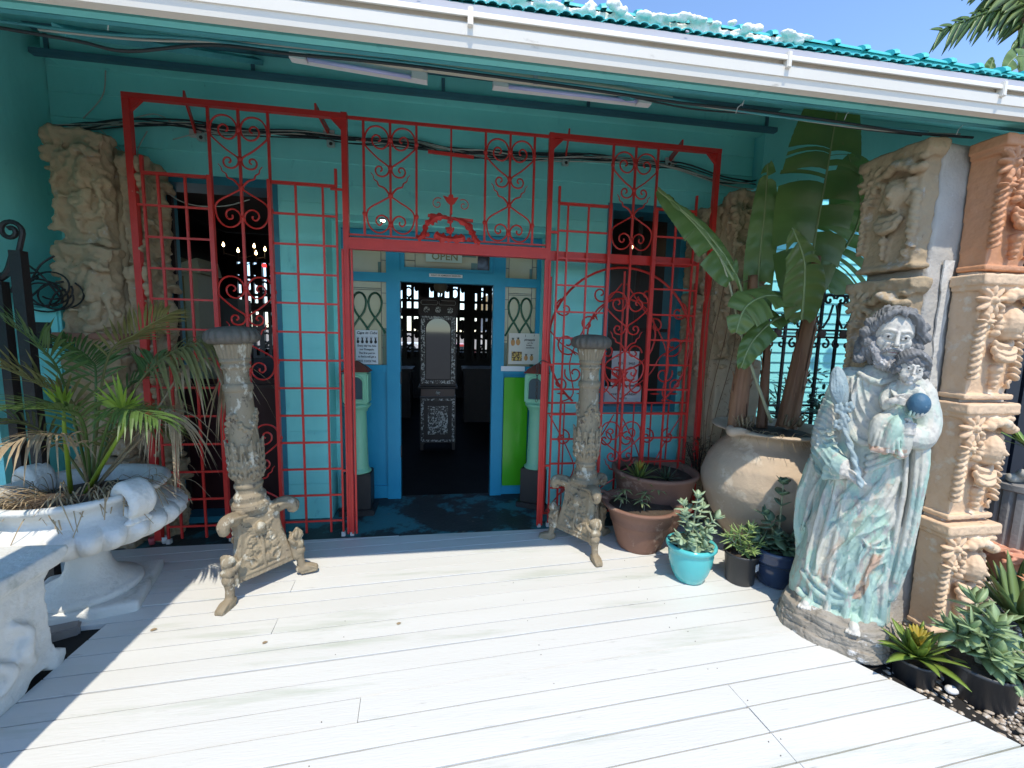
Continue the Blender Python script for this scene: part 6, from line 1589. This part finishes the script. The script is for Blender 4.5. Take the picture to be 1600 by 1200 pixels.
m = MB(); m.prism([(-.235, .96), (.075, .96), (.075, 1.62)]+[(-.08+.155*math.cos(a), 1.62+.13*math.sin(a)) for a in np.linspace(.1, PI-.1, 10)]+[(-.235, 1.62)], 2.404, 2.412); m.build('mirror', mm, UC)
m = MB()
for a in ((-.30, -.25, .90, 1.78), (.09, .14, .90, 1.78), (-.249, .089, .90, .945), (-.249, .089, 1.735, 1.78)): m.box(a[0], a[1], 2.408, 2.4185, a[2], a[3])
m.build('inlay_frame', inlay, UC)
m = MB(); m.box(-.21, .05, 2.39, 2.3985, .22, .60); DR = m.build('door_panel', inlay, CB)
m = MB()
for a in ((-.30, -.265, .12, .70), (.105, .14, .12, .70), (-.264, .104, .12, .145), (-.264, .104, .675, .70)): m.box(a[0], a[1], 2.388, 2.3985, a[2], a[3])
m.build('inlay_frame', inlay, CB)
for x in (-.23, -.08, .07): m = MB(); m.lathe([(.001, .004), (.036, .004), (.04, 0)], 20, Matrix.Translation((x, 2.396, 1.86)) @ Matrix.Rotation(PI/2, 4, 'X')); m.build('medallion', inlay, CR_)
m = MB(); m.lathe([(.001, .006), (.028, .004), (.03, 0)], 20, Matrix.Translation((-.08, 2.383, .78)) @ Matrix.Rotation(PI/2, 4, 'X')); m.build('knob', inlay, CB)
pearl = mat('pearl_line', (.5, .5, .48), .4)
for x0, x1 in ((-.30, -.09), (-.07, .14)):
    m = MB(); m.tube([(x0, 2.396, 1.94), (x0+.012, 2.396, 1.925), (x1-.012, 2.396, 1.925), (x1, 2.396, 1.94), (x1, 2.396, 1.965), (x1-.012, 2.396, 1.98), (x0+.012, 2.396, 1.98), (x0, 2.396, 1.965), (x0, 2.396, 1.94)], .004, 5); m.build('inlay_line', pearl, CR_)
for x in (-.29, .13):
    for yy in (2.42, 2.72): cbx('leg', x-.02, x+.02, yy-.02, yy+.02, 0, .10, dark_wood)
t = thing('paper_lantern', (-.05, 2.2, 2.14), 'cream pierced lantern hanging above the inlaid cabinet', 'lantern')
m = MB(); m.sph((-.05, 2.2, 2.14), (.085, .085, .085), u=20, v=14); m.build('globe', mat('aged_cream', (.28, .24, .15), .6, var=(.15, .12, .08), vscale=10, vamt=.8), t, smooth_=True)
m = MB(); m.tube([(-.05, 2.2, 2.2), (-.05, 2.2, 3.55)], .005, 6); m.tube([(-.05, 2.2, 2.06), (-.06, 2.19, 2.0), (-.05, 2.2, 1.94)], .012, 6); m.build('cord', black_iron, t)
# sideboard silhouettes and counters
for (x0, x1, y0, y1, z1, lb) in ((.35, 1.3, 4.2, 4.8, .95, 'dark counter in the gloom to the right of the doorway'), (-1.5, -.6, 4.6, 5.2, .9, 'dark counter in the gloom to the left of the doorway')):
    t = thing('counter', ((x0+x1)/2, (y0+y1)/2, 0), lb, 'counter'); cbx('body', x0, x1, y0, y1, 0, z1-.05, dark_wood, t); cbx('top', x0-.04, x1+.04, y0-.04, y1+.04, z1-.05, z1, dark_wood, t, .006)
cream = mat('cream_gloss', (.50, .46, .34), .45, var=(.42, .38, .26), vscale=4, vamt=.7); gold = mat('tarnished_gold', (.28, .22, .08), .4, var=(.14, .11, .04), vscale=14, vamt=.8)
ca, cb_ = W(258, 425, 1.25), W(318, 600, 1.25)
t = thing('cream_cabinet', ((ca.x+cb_.x)/2, 1.3, 0), 'tall cream cabinet with gold beading inside the left window', 'cabinet')
cbx('case', ca.x, cb_.x, 1.25, 1.6, cb_.z, ca.z, cream, t, .006); m = MB(); m.prism([(ca.x-.04, ca.z+.001), (cb_.x+.05, ca.z+.001), (cb_.x+.02, ca.z+.14), ((ca.x+cb_.x)/2, ca.z+.08), (ca.x-.01, ca.z+.18)], 1.22, 1.62); m.build('pediment', cream, t)
cbx('base', ca.x, cb_.x, 1.24, 1.6, 0, cb_.z-.001, dark_wood, t); cbx('beading', (ca.x+cb_.x)/2-.03, (ca.x+cb_.x)/2+.02, 1.235, 1.249, cb_.z+.03, ca.z-.03, gold, t)
cbx('glass_door', -2.60, -2.32, 2.05, 2.4, 0, 1.9, mat('grey_glass_door', (.10, .12, .13), .2), t, .004)
bulb_m = emit('warm_bulb', (1.0, .72, .38), 7)
for i, (px, py) in enumerate(((349, 383), (372, 392), (397, 385), (400, 396), (414, 390))):
    p = W(px, py, 3.0); t = thing('pendant_lamp', p, ['leftmost', 'second', 'upper middle', 'lower middle', 'rightmost'][i]+' glowing flame bulb hanging inside the left window', 'lamp', 'flame bulbs inside the left window')
    m = MB(); m.lathe([(.001, -.02), (.011, -.014), (.015, 0), (.010, .02), (.002, .04)], 12, Matrix.Translation(p)); m.build('bulb', bulb_m, t, smooth_=True)
    m = MB(); m.tube([p+V((0, 0, -.03)), p+V((0, 0, -.12))], .010, 6); m.tube([p+V((0, 0, -.10)), V((-2.62, 3.0, p.z-.16))], .006, 6); m.build('arm', dark_wood, t)
p = W(413, 415, 3.0); m = MB(); m.sph(p, .028, u=12, v=8); tag(m.build('red_light', emit('red_light', (.9, .03, .03), 1.6), smooth_=True), 'small red light glowing inside the left window', 'light')
p = W(987, 386, 2.5); m = MB(); m.sph(p, (.018, .018, .03), u=10, v=8); tag(m.build('candle_bulb', bulb_m, smooth_=True), 'single warm bulb glowing high inside the right window', 'lamp')
# things outside beyond the back windows
sea = MB(); sea.add([(-300, 60, -.9), (300, 60, -.9), (300, 900, -.9), (-300, 900, -.9)], [(0, 1, 2, 3)])
t = thing('beach_kiosk', (1.9, 11.5, 0), 'sunlit white hut with a straw coloured roof beyond the back windows', 'hut')
m = MB(); m.box(1.2, 3.4, 11.2, 13, -.1, 2.2); m.build('wall', mat('hut_white', (.6, .58, .55), .8), t); m = MB(); m.prism([(1.0, 2.201), (3.6, 2.201), (3.2, 2.8), (1.4, 2.8)], 10.9, 13.2); m.build('roof', mat('straw_roof', (.42, .30, .15), .9), t)
car_w = mat('car_white', (.65, .65, .66), .3); car_r = mat('car_red', (.5, .08, .07), .3); glass_d = mat('car_glass', (.03, .04, .05), .1)
for cx, mt_, lb in ((-1.6, car_w, 'white parked car far beyond the back windows, left'), (.2, car_r, 'red parked car far beyond the back windows, middle')):
    t = thing('parked_car', (cx, 12, -.16), lb, 'car')
    m = MB(); m.prism([(cx-1.6, .10), (cx+1.6, .10), (cx+1.62, .55), (cx+1.1, .62), (cx+.7, 1.15), (cx-.8, 1.15), (cx-1.3, .62), (cx-1.62, .55)], 11.3, 12.8); m.build('body', mt_, t)
    m = MB(); m.prism([(cx+.95, .64), (cx+.62, 1.08), (cx-.72, 1.08), (cx-1.12, .64)], 11.28, 11.299); m.build('window', glass_d, t)
    for q in (-1, 1): m = MB(); m.lathe([(.30, -.1), (.30, .1)], 20, Matrix.Translation((cx+q*1.0, 11.32, .14)) @ Matrix.Rotation(PI/2, 4, 'X')); m.build('wheel', black_iron, t)

# ================================================================ signs
def sheet(name, x0, x1, z0, z1, Y, mt, label, cat='sign', th=.004, rot=0):
    t = thing(name, ((x0+x1)/2, Y, z0), label, cat); m = MB(); m.box(x0, x1, Y, Y+th, z0, z1); m.build('board', mt, t); return t
def wr(t, lines, mt=ink, Y=None):
    mb = MB()
    for (s, x, z, size, *k) in lines:
        q = text(s, x, z, size, Y, mt, None, sx=k[0] if k else 1.0, font_shear=k[1] if len(k) > 1 else 0); mb.add(q.v, q.f)
    mb.build('lettering', mt, t)
a, b = W(614, 384, .735), W(723, 411, .735)
OS = sheet('open_sign', -.17, .155, 2.215, 2.335, .735, mat('pale_aqua_board', (.40, .52, .46), .5), 'pale board reading OPEN behind the beam above the door'); wr(OS, [('OPEN', -.0, 2.262, .088, 1.05)], mat('olive_letters', (.18, .17, .07), .6), .7335)
AS = sheet('admission_sign', -.14, .16, 2.080, 2.108, .724, paper, 'narrow white strip reading RIGHT OF ADMISSION RESERVED on the door lintel', th=.003); wr(AS, [('RIGHT OF ADMISSION RESERVED', .01, 2.094, .0185, .98)], ink, .7225)
LP = sheet('pineapple_notice', -.795, -.60, 1.275, 1.585, .752, paper, 'white notice with a row of black pineapples left of the door, promising a free cocktail')
wr(LP, [('Cape to Cuba', -.697, 1.560, .034, .92, .3), ('Every day we hide', -.697, 1.443, .026, .86), ('our Pineapple.', -.697, 1.410, .026, .86), ('The first patron', -.697, 1.377, .026, .86), ('to find it will get a', -.697, 1.344, .026, .82), ('FREE COCKTAIL', -.697, 1.303, .027, .86)], ink, .7505)
for k in range(5):
    x = -.775+.0385*k; m = MB(); m.sph((x, .751, 1.480), (.0125, .002, .0155), u=12, v=8)
    for q in (-1, 0, 1): m.prism([(x-.004, 1.493), (x+.004, 1.493), (x+q*.010, 1.528)], .7495, .7515)
    m.build('pineapple', ink, LP)
RP_ = sheet('pineapple_poster', .605, .90, 1.295, 1.59, .735, mat('poster_paper', (.56, .53, .47), .7), 'poster with four pineapples and handwriting, right of the door')
wr(RP_, [('I', .765, 1.566, .03), ('?', .85, 1.568, .03), ('pineapple', .805, 1.53, .03, .9, .3), ('can be', .81, 1.50, .02, 1, .3), ('hidden', .80, 1.477, .02, 1, .3), ('anywhere', .81, 1.454, .02, 1, .3)], ink, .7335)
for (x, z, s_) in ((.645, 1.50, 1), (.695, 1.505, 1), (.775, 1.355, .85), (.83, 1.355, .85)):
    m = MB(); m.sph((x, .734, z), (.021*s_, .002, .031*s_), u=14, v=10); m.build('pineapple', mat('poster_orange', (.50, .17, .06), .6, var=(.45, .30, .10), vscale=60, vamt=1), RP_)
    m = MB()
    for q in (-2, -1, 0, 1, 2): m.prism([(x-.005, z+.027*s_), (x+.005, z+.027*s_), (x+q*.008, z+(.052-.003*abs(q))*s_)], .7325, .7345)
    m.build('pineapple_crown', mat('poster_green', (.05, .06, .03), .6), RP_)
m = MB(); m.box(.635, .735, .7335, .7345, 1.325, 1.415); m.build('slice_rows', mat('poster_rows', (.06, .03, .02), .6, spots=(.60, .42, .10), sscale=50, sth=.48), RP_)
LS_ = sheet('white_label', .535, .765, 1.228, 1.275, .722, paper, 'narrow white strip sign under the right stained glass panel', th=.003); wr(LS_, [('WELCOME', .65, 1.252, .010)], mat('grey_ink', (.3, .3, .3), .7), .7205) if False else None
GP = thing('green_panel', (.68, .72, 0), 'glossy bright green panel leaning on the blue door screen', 'panel'); m = MB(); m.box(.565, .80, .700, .730, .10, 1.17, bev=.006); m.build('panel', mat('bright_green_gloss', (.055, .36, .015), .18, var=(.05, .30, .015), vscale=3, vamt=.6), GP)
N1 = sheet('window_notice', 1.535, 1.80, 1.13, 1.45, .462, paper, 'upper white paper notice in the right window'); wr(N1, [('ALL', 1.60, 1.40, .03), ('NO', 1.62, 1.335, .03), ('SALE', 1.73, 1.335, .03), ('NOTICE', 1.63, 1.26, .028)], ink, .460)
N2 = sheet('window_notice', 1.48, 1.84, .955, 1.118, .460, paper, 'lower white notice with opening days in the right window'); wr(N2, [('MONDAY TO SUNDAY', 1.66, 1.045, .026), ('11AM TO', 1.65, 1.005, .024)], ink, .458)

# ================================================================ mint pedestals by the door
mint = mat('mint_gloss_paint', (.22, .52, .34), .45, var=(.15, .42, .28), vscale=6, vamt=.8, bump=.25, bscale=30, spots=(.10, .16, .10), sscale=18, sth=.66)
MP = thing('cast_pedestal', (-.735, .47, 0), 'mint green cast pedestal box on a black plinth at the left side of the door', 'pedestal', 'mint pedestals by the door')
m = MB(); m.box(-.165, .165, -.14, .14, -.006, .045, bev=.006); m.box(-.13, .13, -.115, .115, .045, .36, bev=.008); m.build('plinth', mat('black_plinth', (.02, .018, .018), .5), MP, world=False)
m = MB(); m.lathe([(.122, .36), (.122, .372), (.10, .385), (.095, .42), (.085, .80), (.082, .885), (.095, .90), (.098, .915), (.110, .925), (.128, .945), (.128, .955), (.115, .962)], 28); m.build('shaft', mint, MP, smooth_=True, world=False)
m = MB(); m.box(-.118, .118, -.10, .10, .962, 1.235, bev=.015); HD = m.build('head_box', mint, MP, world=False)
m = MB(); pts = [(.075*math.cos(a) if True else 0, -.103, 1.15+.055*math.sin(a)) for a in np.linspace(0, PI, 9)]; loop = [(.075, -.103, 1.0)]+pts+[(-.075, -.103, 1.0), (.075, -.103, 1.0)]; m.tube(loop, .010, 7); m.build('window_rim', mint, HD, world=False)
m = MB(); m.prism([(.07, 1.0)]+[(p[0]*.95, p[2]) for p in pts]+[(-.07, 1.0)], -.1045, -.1015); m.build('dark_window_panel', mat('dark_blue_panel', (.012, .05, .07), .3), HD, world=False)  # dark panel painted in for the shade inside the window cutout
rr_ = mat('rust_red_cap', (.22, .035, .02), .6, var=(.12, .04, .03), vscale=12, vamt=.9)
m = MB(); m.add([(-.128, -.11, 1.236), (.128, -.11, 1.236), (.128, .11, 1.236), (-.128, .11, 1.236), (-.09, -.07, 1.275), (.09, -.07, 1.275), (.09, .07, 1.275), (-.09, .07, 1.275), (0, 0, 1.33)], [(3, 2, 1, 0), (0, 1, 5, 4), (1, 2, 6, 5), (2, 3, 7, 6), (3, 0, 4, 7), (4, 5, 8), (5, 6, 8), (6, 7, 8), (7, 4, 8)]); m.build('cap', rr_, MP, world=False)
M2 = copy_tree(MP); M2.location = (.845, .47, 0); MP.scale = M2.scale = (.88, .88, 1); M2.rotation_euler = (0, 0, -.5); M2['label'] = 'mint green cast pedestal box on a black plinth against the bright green panel'

# ================================================================ cables and lamps
CL = thing('wall_cables', (0, .33, 2.95), 'bundle of dark cables sagging along the turquoise wall behind the top of the screen', 'cables')
rr = random.Random(2)
base_pts = [(-20, 232), (60, 208), (130, 203), (200, 196), (290, 200), (350, 208), (460, 212), (540, 222), (640, 228), (700, 238), (760, 245), (830, 250), (920, 252), (1000, 256), (1060, 262), (1130, 285), (1180, 292)]
for i in range(14):
    pts = [W(x+rr.uniform(-6, 6), y-5+rr.uniform(-6, 8)+2*math.sin(x*.01+i), .325-rr.random()*.03) for x, y in base_pts[(0 if i < 4 else rr.randint(0, 4)):(17 if i < 5 else rr.randint(10, 16))]]
    m = MB(); m.tube(smooth(pts, 3), .0065 if i < 4 else .0045, 5); m.build('cable', cable_m if i % 3 else cable_w, CL, smooth_=True)
for pts in ([(150, 195), (190, 235), (260, 300), (300, 320), (350, 322), (390, 312)], [(230, 205), (215, 235), (222, 250)], [(270, 218), (320, 208), (400, 212)], [(195, 190), (240, 178), (270, 192)], [(130, 185), (160, 150), (165, 110)]):
    m = MB(); m.tube(smooth([W(x, y, .31) for x, y in pts], 5), .0042, 5); m.build('cable', cable_w, CL, smooth_=True)
CE = thing('eave_cables', (0, -1.4, 2.7), 'loose cables tied along the underside of the eave behind the gutter', 'cables')
for i, pts in enumerate(([(-20, 38), (120, 62), (200, 78), (330, 68), (450, 82), (560, 92), (700, 108), (900, 135), (1060, 158), (1190, 172), (1320, 190), (1420, 205), (1520, 213)], [(-20, 28), (150, 50), (300, 58), (420, 72), (640, 96), (800, 118), (1000, 145), (1200, 178), (1340, 194), (1450, 204)], [(60, 44), (220, 60), (400, 66), (620, 92)], [(1000, 148), (1100, 164), (1240, 184), (1380, 202), (1500, 208)], [(960, 143), (1080, 168), (1200, 178), (1330, 198), (1440, 210)])):
    m = MB(); m.tube(smooth([W(x, y+2, -1.40+.02*i) for x, y in pts], 4), .006-.0006*i, 6); m.build('cable', [cable_m, teal_dk, cable_w, cable_w, cable_m][i], CE, smooth_=True)
for (x, y) in ((168, 40), (565, 74), (592, 81), (1150, 172), (1160, 160), (1320, 182), (1495, 205)):
    p = W(x, y, -1.43); m = MB(); m.tube([p+V((0, 0, -.015)), p+V((.006, -.003, .01)), p+V((.028, -.006, .03))], .002, 5); m.build('cable_tie', white_plain, CE)
tube_m = mat('violet_white_tube', (.50, .52, .85), .3)
for i, (a, b) in enumerate((((457, 88), (668, 124)), ((770, 132), (1012, 160)))):
    A, Bp = W(*a, -.95), W(*b, -.95); t = thing('batten_lamp', A, ['white fluorescent batten lamp with a violet tube under the left part of the eave', 'white fluorescent batten lamp with a violet tube under the middle of the eave'][i], 'lamp', 'fluorescent battens under the eave')
    m = MB(); m.bar(A, Bp, .032, .05); m.build('housing', white_plain, t)
    for q, d in ((A, 1), (Bp, -1)): m = MB(); e = (Bp-A).normalized()*d; m.bar(q+V((0, -.03, -.012)), q+e*.075+V((0, -.03, -.012)), .04, .045); m.build('lamp_holder', white_plain, t)
    e = (Bp-A).normalized(); m = MB(); m.tube([A+e*.08+V((0, -.035, -.020)), Bp-e*.08+V((0, -.035, -.020))], .010, 8); m.build('tube', tube_m, t, smooth_=True)
t = thing('ceiling_conduit', W(700, 108, -1.15), 'cream plastic conduit strapped along the ceiling between the lamps', 'conduit')
m = MB(); m.tube([W(560, 92, -1.2), W(620, 98, -1.2), W(760, 116, -1.2), W(960, 141, -1.2), W(1050, 154, -1.2)], [.012, .022, .024, .022, .010], 8); m.build('pipe', mat('cream_pvc', (.50, .47, .38), .5), t, smooth_=True)
for x, y in ((665, 104), (835, 126)): p = W(x, y, -1.2); m = MB(); m.bar(p+V((0, -.026, .03)), p+V((0, -.026, -.03)), .02, .006); m.build('strap', grey_m, t)
spot_b = emit('spot_bulb', (1.0, .86, .66), 9)
for i, (x, y) in enumerate(((598, 342), (797, 347))):
    p = W(x, y, .40); t = thing('spot_lamp', p, ['small lit spotlight above the left side of the door', 'small lit spotlight above the right side of the door'][i], 'lamp', 'spotlights over the door')
    m = MB(); m.lathe([(.012, .03), (.018, .01), (.026, -.008), (.028, -.012)], 14, Matrix.Translation(p)); m.tube([p+V((0, .0, .03)), p+V((-.005, -.01, .09)), p+V((.02, -.04, .16))], .003, 5); m.build('shade', grey_m, t, smooth_=True)
    m = MB(); m.sph(p+V((0, 0, -.012)), (.020, .020, .012), u=12, v=8); m.build('bulb', spot_b, t, smooth_=True)
for i, (x, y) in enumerate(((313, 212), (516, 222), (705, 235), (884, 252), (1045, 254))):
    p = W(x, y, .30); t = thing('junction_box', p, 'pale junction box on the cable run, '+['below the first strap', 'below the second strap', 'above the cross bar in the middle', 'below the third strap', 'below the rightmost strap'][i], 'junction box', 'junction boxes on the wall cables')
    m = MB(); m.box(p.x-.028, p.x+.028, .30, .334, p.z-.03, p.z+.02, bev=.005); m.build('box', mat('grubby_plastic', (.32, .42, .40), .5), t); m = MB(); m.sph((p.x+.004, .297, p.z-.012), (.013, .008, .013), u=12, v=8); m.build('lens', black_iron, t, smooth_=True)

# ================================================================ beyond the right end of the porch
sid = mat('aqua_siding', (.26, .72, .70), .55, var=(.20, .64, .64), vscale=2, vamt=.7, bump=.2, bscale=30)
NBH = thing('aqua_outbuilding', (6, 2.5, 0), 'sunlit aqua clapboard building behind the right end of the porch', 'building')
m = MB(); z = -.1
while z < 4.1: m.add([(2.96, 2.5, z), (10, 2.5, z), (10, 2.52, z+.15), (2.96, 2.52, z+.15), (2.96, 2.52, z), (10, 2.52, z)], [(0, 1, 2, 3), (4, 5, 1, 0)]); z += .15
m.box(2.96, 10, 2.521, 2.8, -.1, 4.1); m.build('clapboard', sid, NBH)
m = MB(); m.box(3.6, 10, 2.40, 2.499, 3.05, 3.25); m.build('band', teal_dk, NBH)
GA = thing('black_gate', (3.3, -.02, 0), 'black iron gate with scroll tops and round bosses left of the grey pier', 'gate')
y = -.02; m = MB()
for i, x in enumerate(np.linspace(2.72, 4.4, 11)): m.bar((x, y, 0), (x, y, 2.02 if i % 2 else 1.92), .020)
for z in (.12, .95, 1.02, 1.62, 1.68, 1.98): m.bar((2.70, y-.005, z), (4.42, y-.005, z), .018)
m.build('gate_frame', black_iron, GA)
m = MB()
for x in np.linspace(2.80, 4.3, 8):
    for s in (-1, 1):
        m.tube([(x+s*p[0], y-.01, p[1]) for p in spiral(.045, 1.94, .055, .2, 1.1, 1, 18)], .010, 6); m.tube([(x+s*.09, y-.01, 1.90), (x+s*.06, y-.01, 1.78), (x+s*.01, y-.01, 1.70)], .009, 6)
        m.tube([(x+s*p[0], y-.01, p[1]) for p in spiral(.05, 1.56, .045, 1.4, 1.0, -1, 14)], .009, 6)
    m.sph((x, y-.01, 2.06), (.035, .02, .04), u=8, v=6)
m.build('scrollwork', black_iron, GA)
m = MB()
for x in np.linspace(2.80, 4.3, 8): m.sph((x, y-.02, 1.65), (.040, .02, .040), u=14, v=8)
m.build('boss', mat('rusty_boss', (.10, .06, .05), .7), GA)
DS = thing('dark_slat_screen', (4.6, -.75, 0), 'dark blue-black slatted screen behind the pier at the right edge', 'screen')
m = MB()
for i in range(16): x = 3.55+i*.17; m.box(x, x+.13, -.60, -.57, -.1, 2.5)
m.box(3.5, 6.4, -.565, -.53, -.1, 2.5); m.build('slats', mat('blue_black_slat', (.015, .02, .035), .5), DS)
# shrubs in the shade behind the jar
def shrub(loc, R, H, n, mt, label, seed, L=.12, w=.02):
    t = thing('shrub', loc, label, 'shrub'); r = random.Random(seed); m = MB(); st = MB()
    for k in range(n):
        a = r.uniform(0, 6.28); h = r.random()**.7; rr_ = R*r.random()**.5*(1.1-.5*h); p = V(loc)+V((rr_*math.cos(a), rr_*math.sin(a), H*h))
        leafm(m, p, V((math.cos(a)+r.uniform(-.5, .5), math.sin(a)+r.uniform(-.5, .5), r.uniform(-.2, .9))), L*r.uniform(.6, 1.2), w*r.uniform(.7, 1.2), n=4, bend=.2, base=.15)
    for k in range(9): a = k*.7; st.tube([V(loc), V(loc)+V((R*.3*math.cos(a), R*.3*math.sin(a), H*.4)), V(loc)+V((R*.7*math.cos(a), R*.7*math.sin(a), H*.85))], [.010, .007, .003], 5)
    st.build('stems', dark_wood, t); m.build('leaves', mt, t, smooth_=True)
    return t
dkl = mat('deep_green_leaf', (.035, .07, .03), .45, var=(.06, .10, .04), vscale=9, vamt=.9, trans=.15)
shrub((3.25, -.35, -.05), .38, 1.15, 800, dkl, 'dark leafy shrub behind the big clay jar at the foot of the black gate', 3)
shrub((4.0, .8, -.05), .55, 1.3, 600, dkl, 'dark shrub beyond the black gate', 5)
shrub((2.12, -.10, .40), .16, .35, 260, mat('olive_twig_leaf', (.07, .06, .03), .6), 'small dry bush between the shaded planter and the corner pier', 6, L=.05, w=.006)
t = thing('fluted_pedestal', (4.05, -.85, 0), 'grey fluted stone pedestal standing right of the terracotta pilaster', 'pedestal')
def flu(r, z, a, i): return r*(1-.07*max(0, math.cos(a*18))) if .02 < z < .58 else r
m = MB(); p = W(1590, 790, -.95); m.lathe([(.21, -.1), (.21, .02), (.20, .03), (.20, .57), (.215, .58), (.215, .62), (.05, .63)], 144, Matrix.Translation((p.x+.02, -.95, 0)), mod=flu); m.build('shaft', mat('grey_cast_stone', (.24, .23, .22), .85, var=(.16, .15, .14), vscale=7, vamt=.9, bump=.4, bscale=50), t)
m = MB()
for k in range(7): a = PI+.2+k*.45; m.cap((p.x, -.95, .64), (p.x+.13*math.cos(a), -.95+.10*math.sin(a), .66+.05*math.sin(k)), .03, .035, 8)
sc_ = sculpt('shell_top', m, .009, mat('shell_stone', (.38, .36, .32), .8), None, sm=1); sc_.parent = t; sc_.location = -V(t.location)
p = WZ(1578, 905, -.05); t = thing('coral_planter', p, 'crinkled coral-coloured terracotta planter at the right edge below the fluted pedestal', 'planter')
m = MB(); r = random.Random(7)
m.lathe([(.10, 0), (.14, .10), (.19, .20), (.21, .24), (.17, .25), (.02, .22)], 40)
for k in range(90):
    a = r.uniform(0, 6.28); R_ = r.uniform(.13, .235); q = V((R_*math.cos(a), R_*math.sin(a), .20+r.uniform(-.03, .06))); d = V((r.uniform(-1, 1), r.uniform(-1, 1), r.uniform(-.4, .6)))*.035; m.chain([q-d, q+V((0, 0, .012)), q+d], [.006, .014, .006], 6)
sculpt('ruffled_rim', m, .0065, mat('coral_terracotta', (.52, .20, .12), .8, var=(.62, .34, .22), vscale=12, vamt=.9, spots=(.66, .5, .38), sscale=18, sth=.6), t, sm=1)
# banana leaves against the sky, top right
SKB = thing('banana_tree', W(1640, 200, 1.4)*1.0, 'banana tree rising behind the roof at the top right corner', 'banana tree')
BA_old = BA; BA = SKB
YS = 1.4
def strips(root, tip, n, L, w, mt, seed, hang=V((0, 0, -1)), upn=3):
    r = random.Random(seed); m = MB(); P_ = smooth([root, (root+tip)/2+V((0, 0, .05)), tip], 8); m.tube(P_, [.022-.018*i/len(P_) for i in range(len(P_))], 6)
    for k in range(n):
        t = .08+.92*k/n; i = int(t*(len(P_)-1)); p = P_[i]; d = (P_[min(i+1, len(P_)-1)]-P_[i]); d = d.normalized() if d.length > 0 else V((-1, 0, 0))
        leafm(m, p, d*.75+hang*r.uniform(.45, .8)+V((0, r.uniform(-.2, .2), 0)), L*(1.1-.5*t)*r.uniform(.8, 1.2), w*r.uniform(.6, 1.2), n=6, bend=.25, base=.3, up=V((0, -1, .3)))
        if k % 2: leafm(m, p, d*.9+V((0, 0, .35)), L*.45, w*.8, n=5, bend=.1, base=.3, up=V((0, -1, .3)))
    return m.build('frond', mt, SKB, smooth_=True)
strips(W(1612, 5, YS), W(1468, 48, YS), 20, .42, .032, ban, 3)
strips(W(1625, 20, YS), W(1520, -30, YS), 16, .45, .045, ban_y, 5)
strips(W(1640, 0, YS+.2), W(1560, 10, YS+.2), 10, .55, .07, ban, 9)
strips(W(1625, 15, YS-.1), W(1585, 75, YS-.1), 8, .30, .05, ban, 8)
banleaf([W(1640, 130, 1.0), W(1625, 100, 1.0), W(1590, 88, 1.0), W(1568, 112, 1.0)], .14, ban_y, nrm=V((0, -1, .2)), tears=2, seed=21)
banleaf([W(1545, 140, .9), W(1544, 118, .9), W(1552, 92, .9)], .10, ban_y, nrm=V((0, -1, .1)), tears=0, seed=22)
banleaf([W(1505, 130, .9), W(1515, 115, .9), W(1523, 101, .9)], .09, ban_y, nrm=V((0, -1, .1)), tears=0, seed=23)
m = MB(); m.tube(smooth([W(1622, 220, YS), W(1612, 100, YS), W(1612, 40, YS), W(1608, -10, YS)], 4), .11, 10); m.build('trunk', sheath, SKB, smooth_=True)
BA = BA_old
# small things lying on the deck
for (px, py, sx, mt_, lb) in ((350, 888, .022, white_plain, 'small white scrap lying on the deck left of the carved stand'), (235, 985, .012, palm_dead, 'dry leaf fragment on the deck in the left shade'), (620, 975, .010, palm_dead, 'dry leaf fragment on the sunny deck near the middle'), (410, 1005, .010, palm_dead, 'dry leaf fragment on the deck in front of the left stand')):
    p = WZ(px, py, .004); m = MB(); leafm(m, p, V((1, .4, 0)), sx*2.4, sx, n=4, bend=0, th=.002, base=.15); o = m.build('scrap', mt_, None); tag(o, lb, 'scrap')
for (px, py, mt_, lb) in ((238, 850, mat('pink_cup', (.45, .08, .10), .5), 'small red pot standing on the porch floor behind the urn'), (258, 848, white_plain, 'small white cup on the porch floor behind the urn')):
    p = WZ(px, py, 0); t = thing('cup', p, lb, 'cup'); m = MB(); m.lathe([(.018, 0), (.024, .05), (.020, .05), (.015, .01)], 14, Matrix.Translation(p)); m.build('body', mt_, t, smooth_=True)
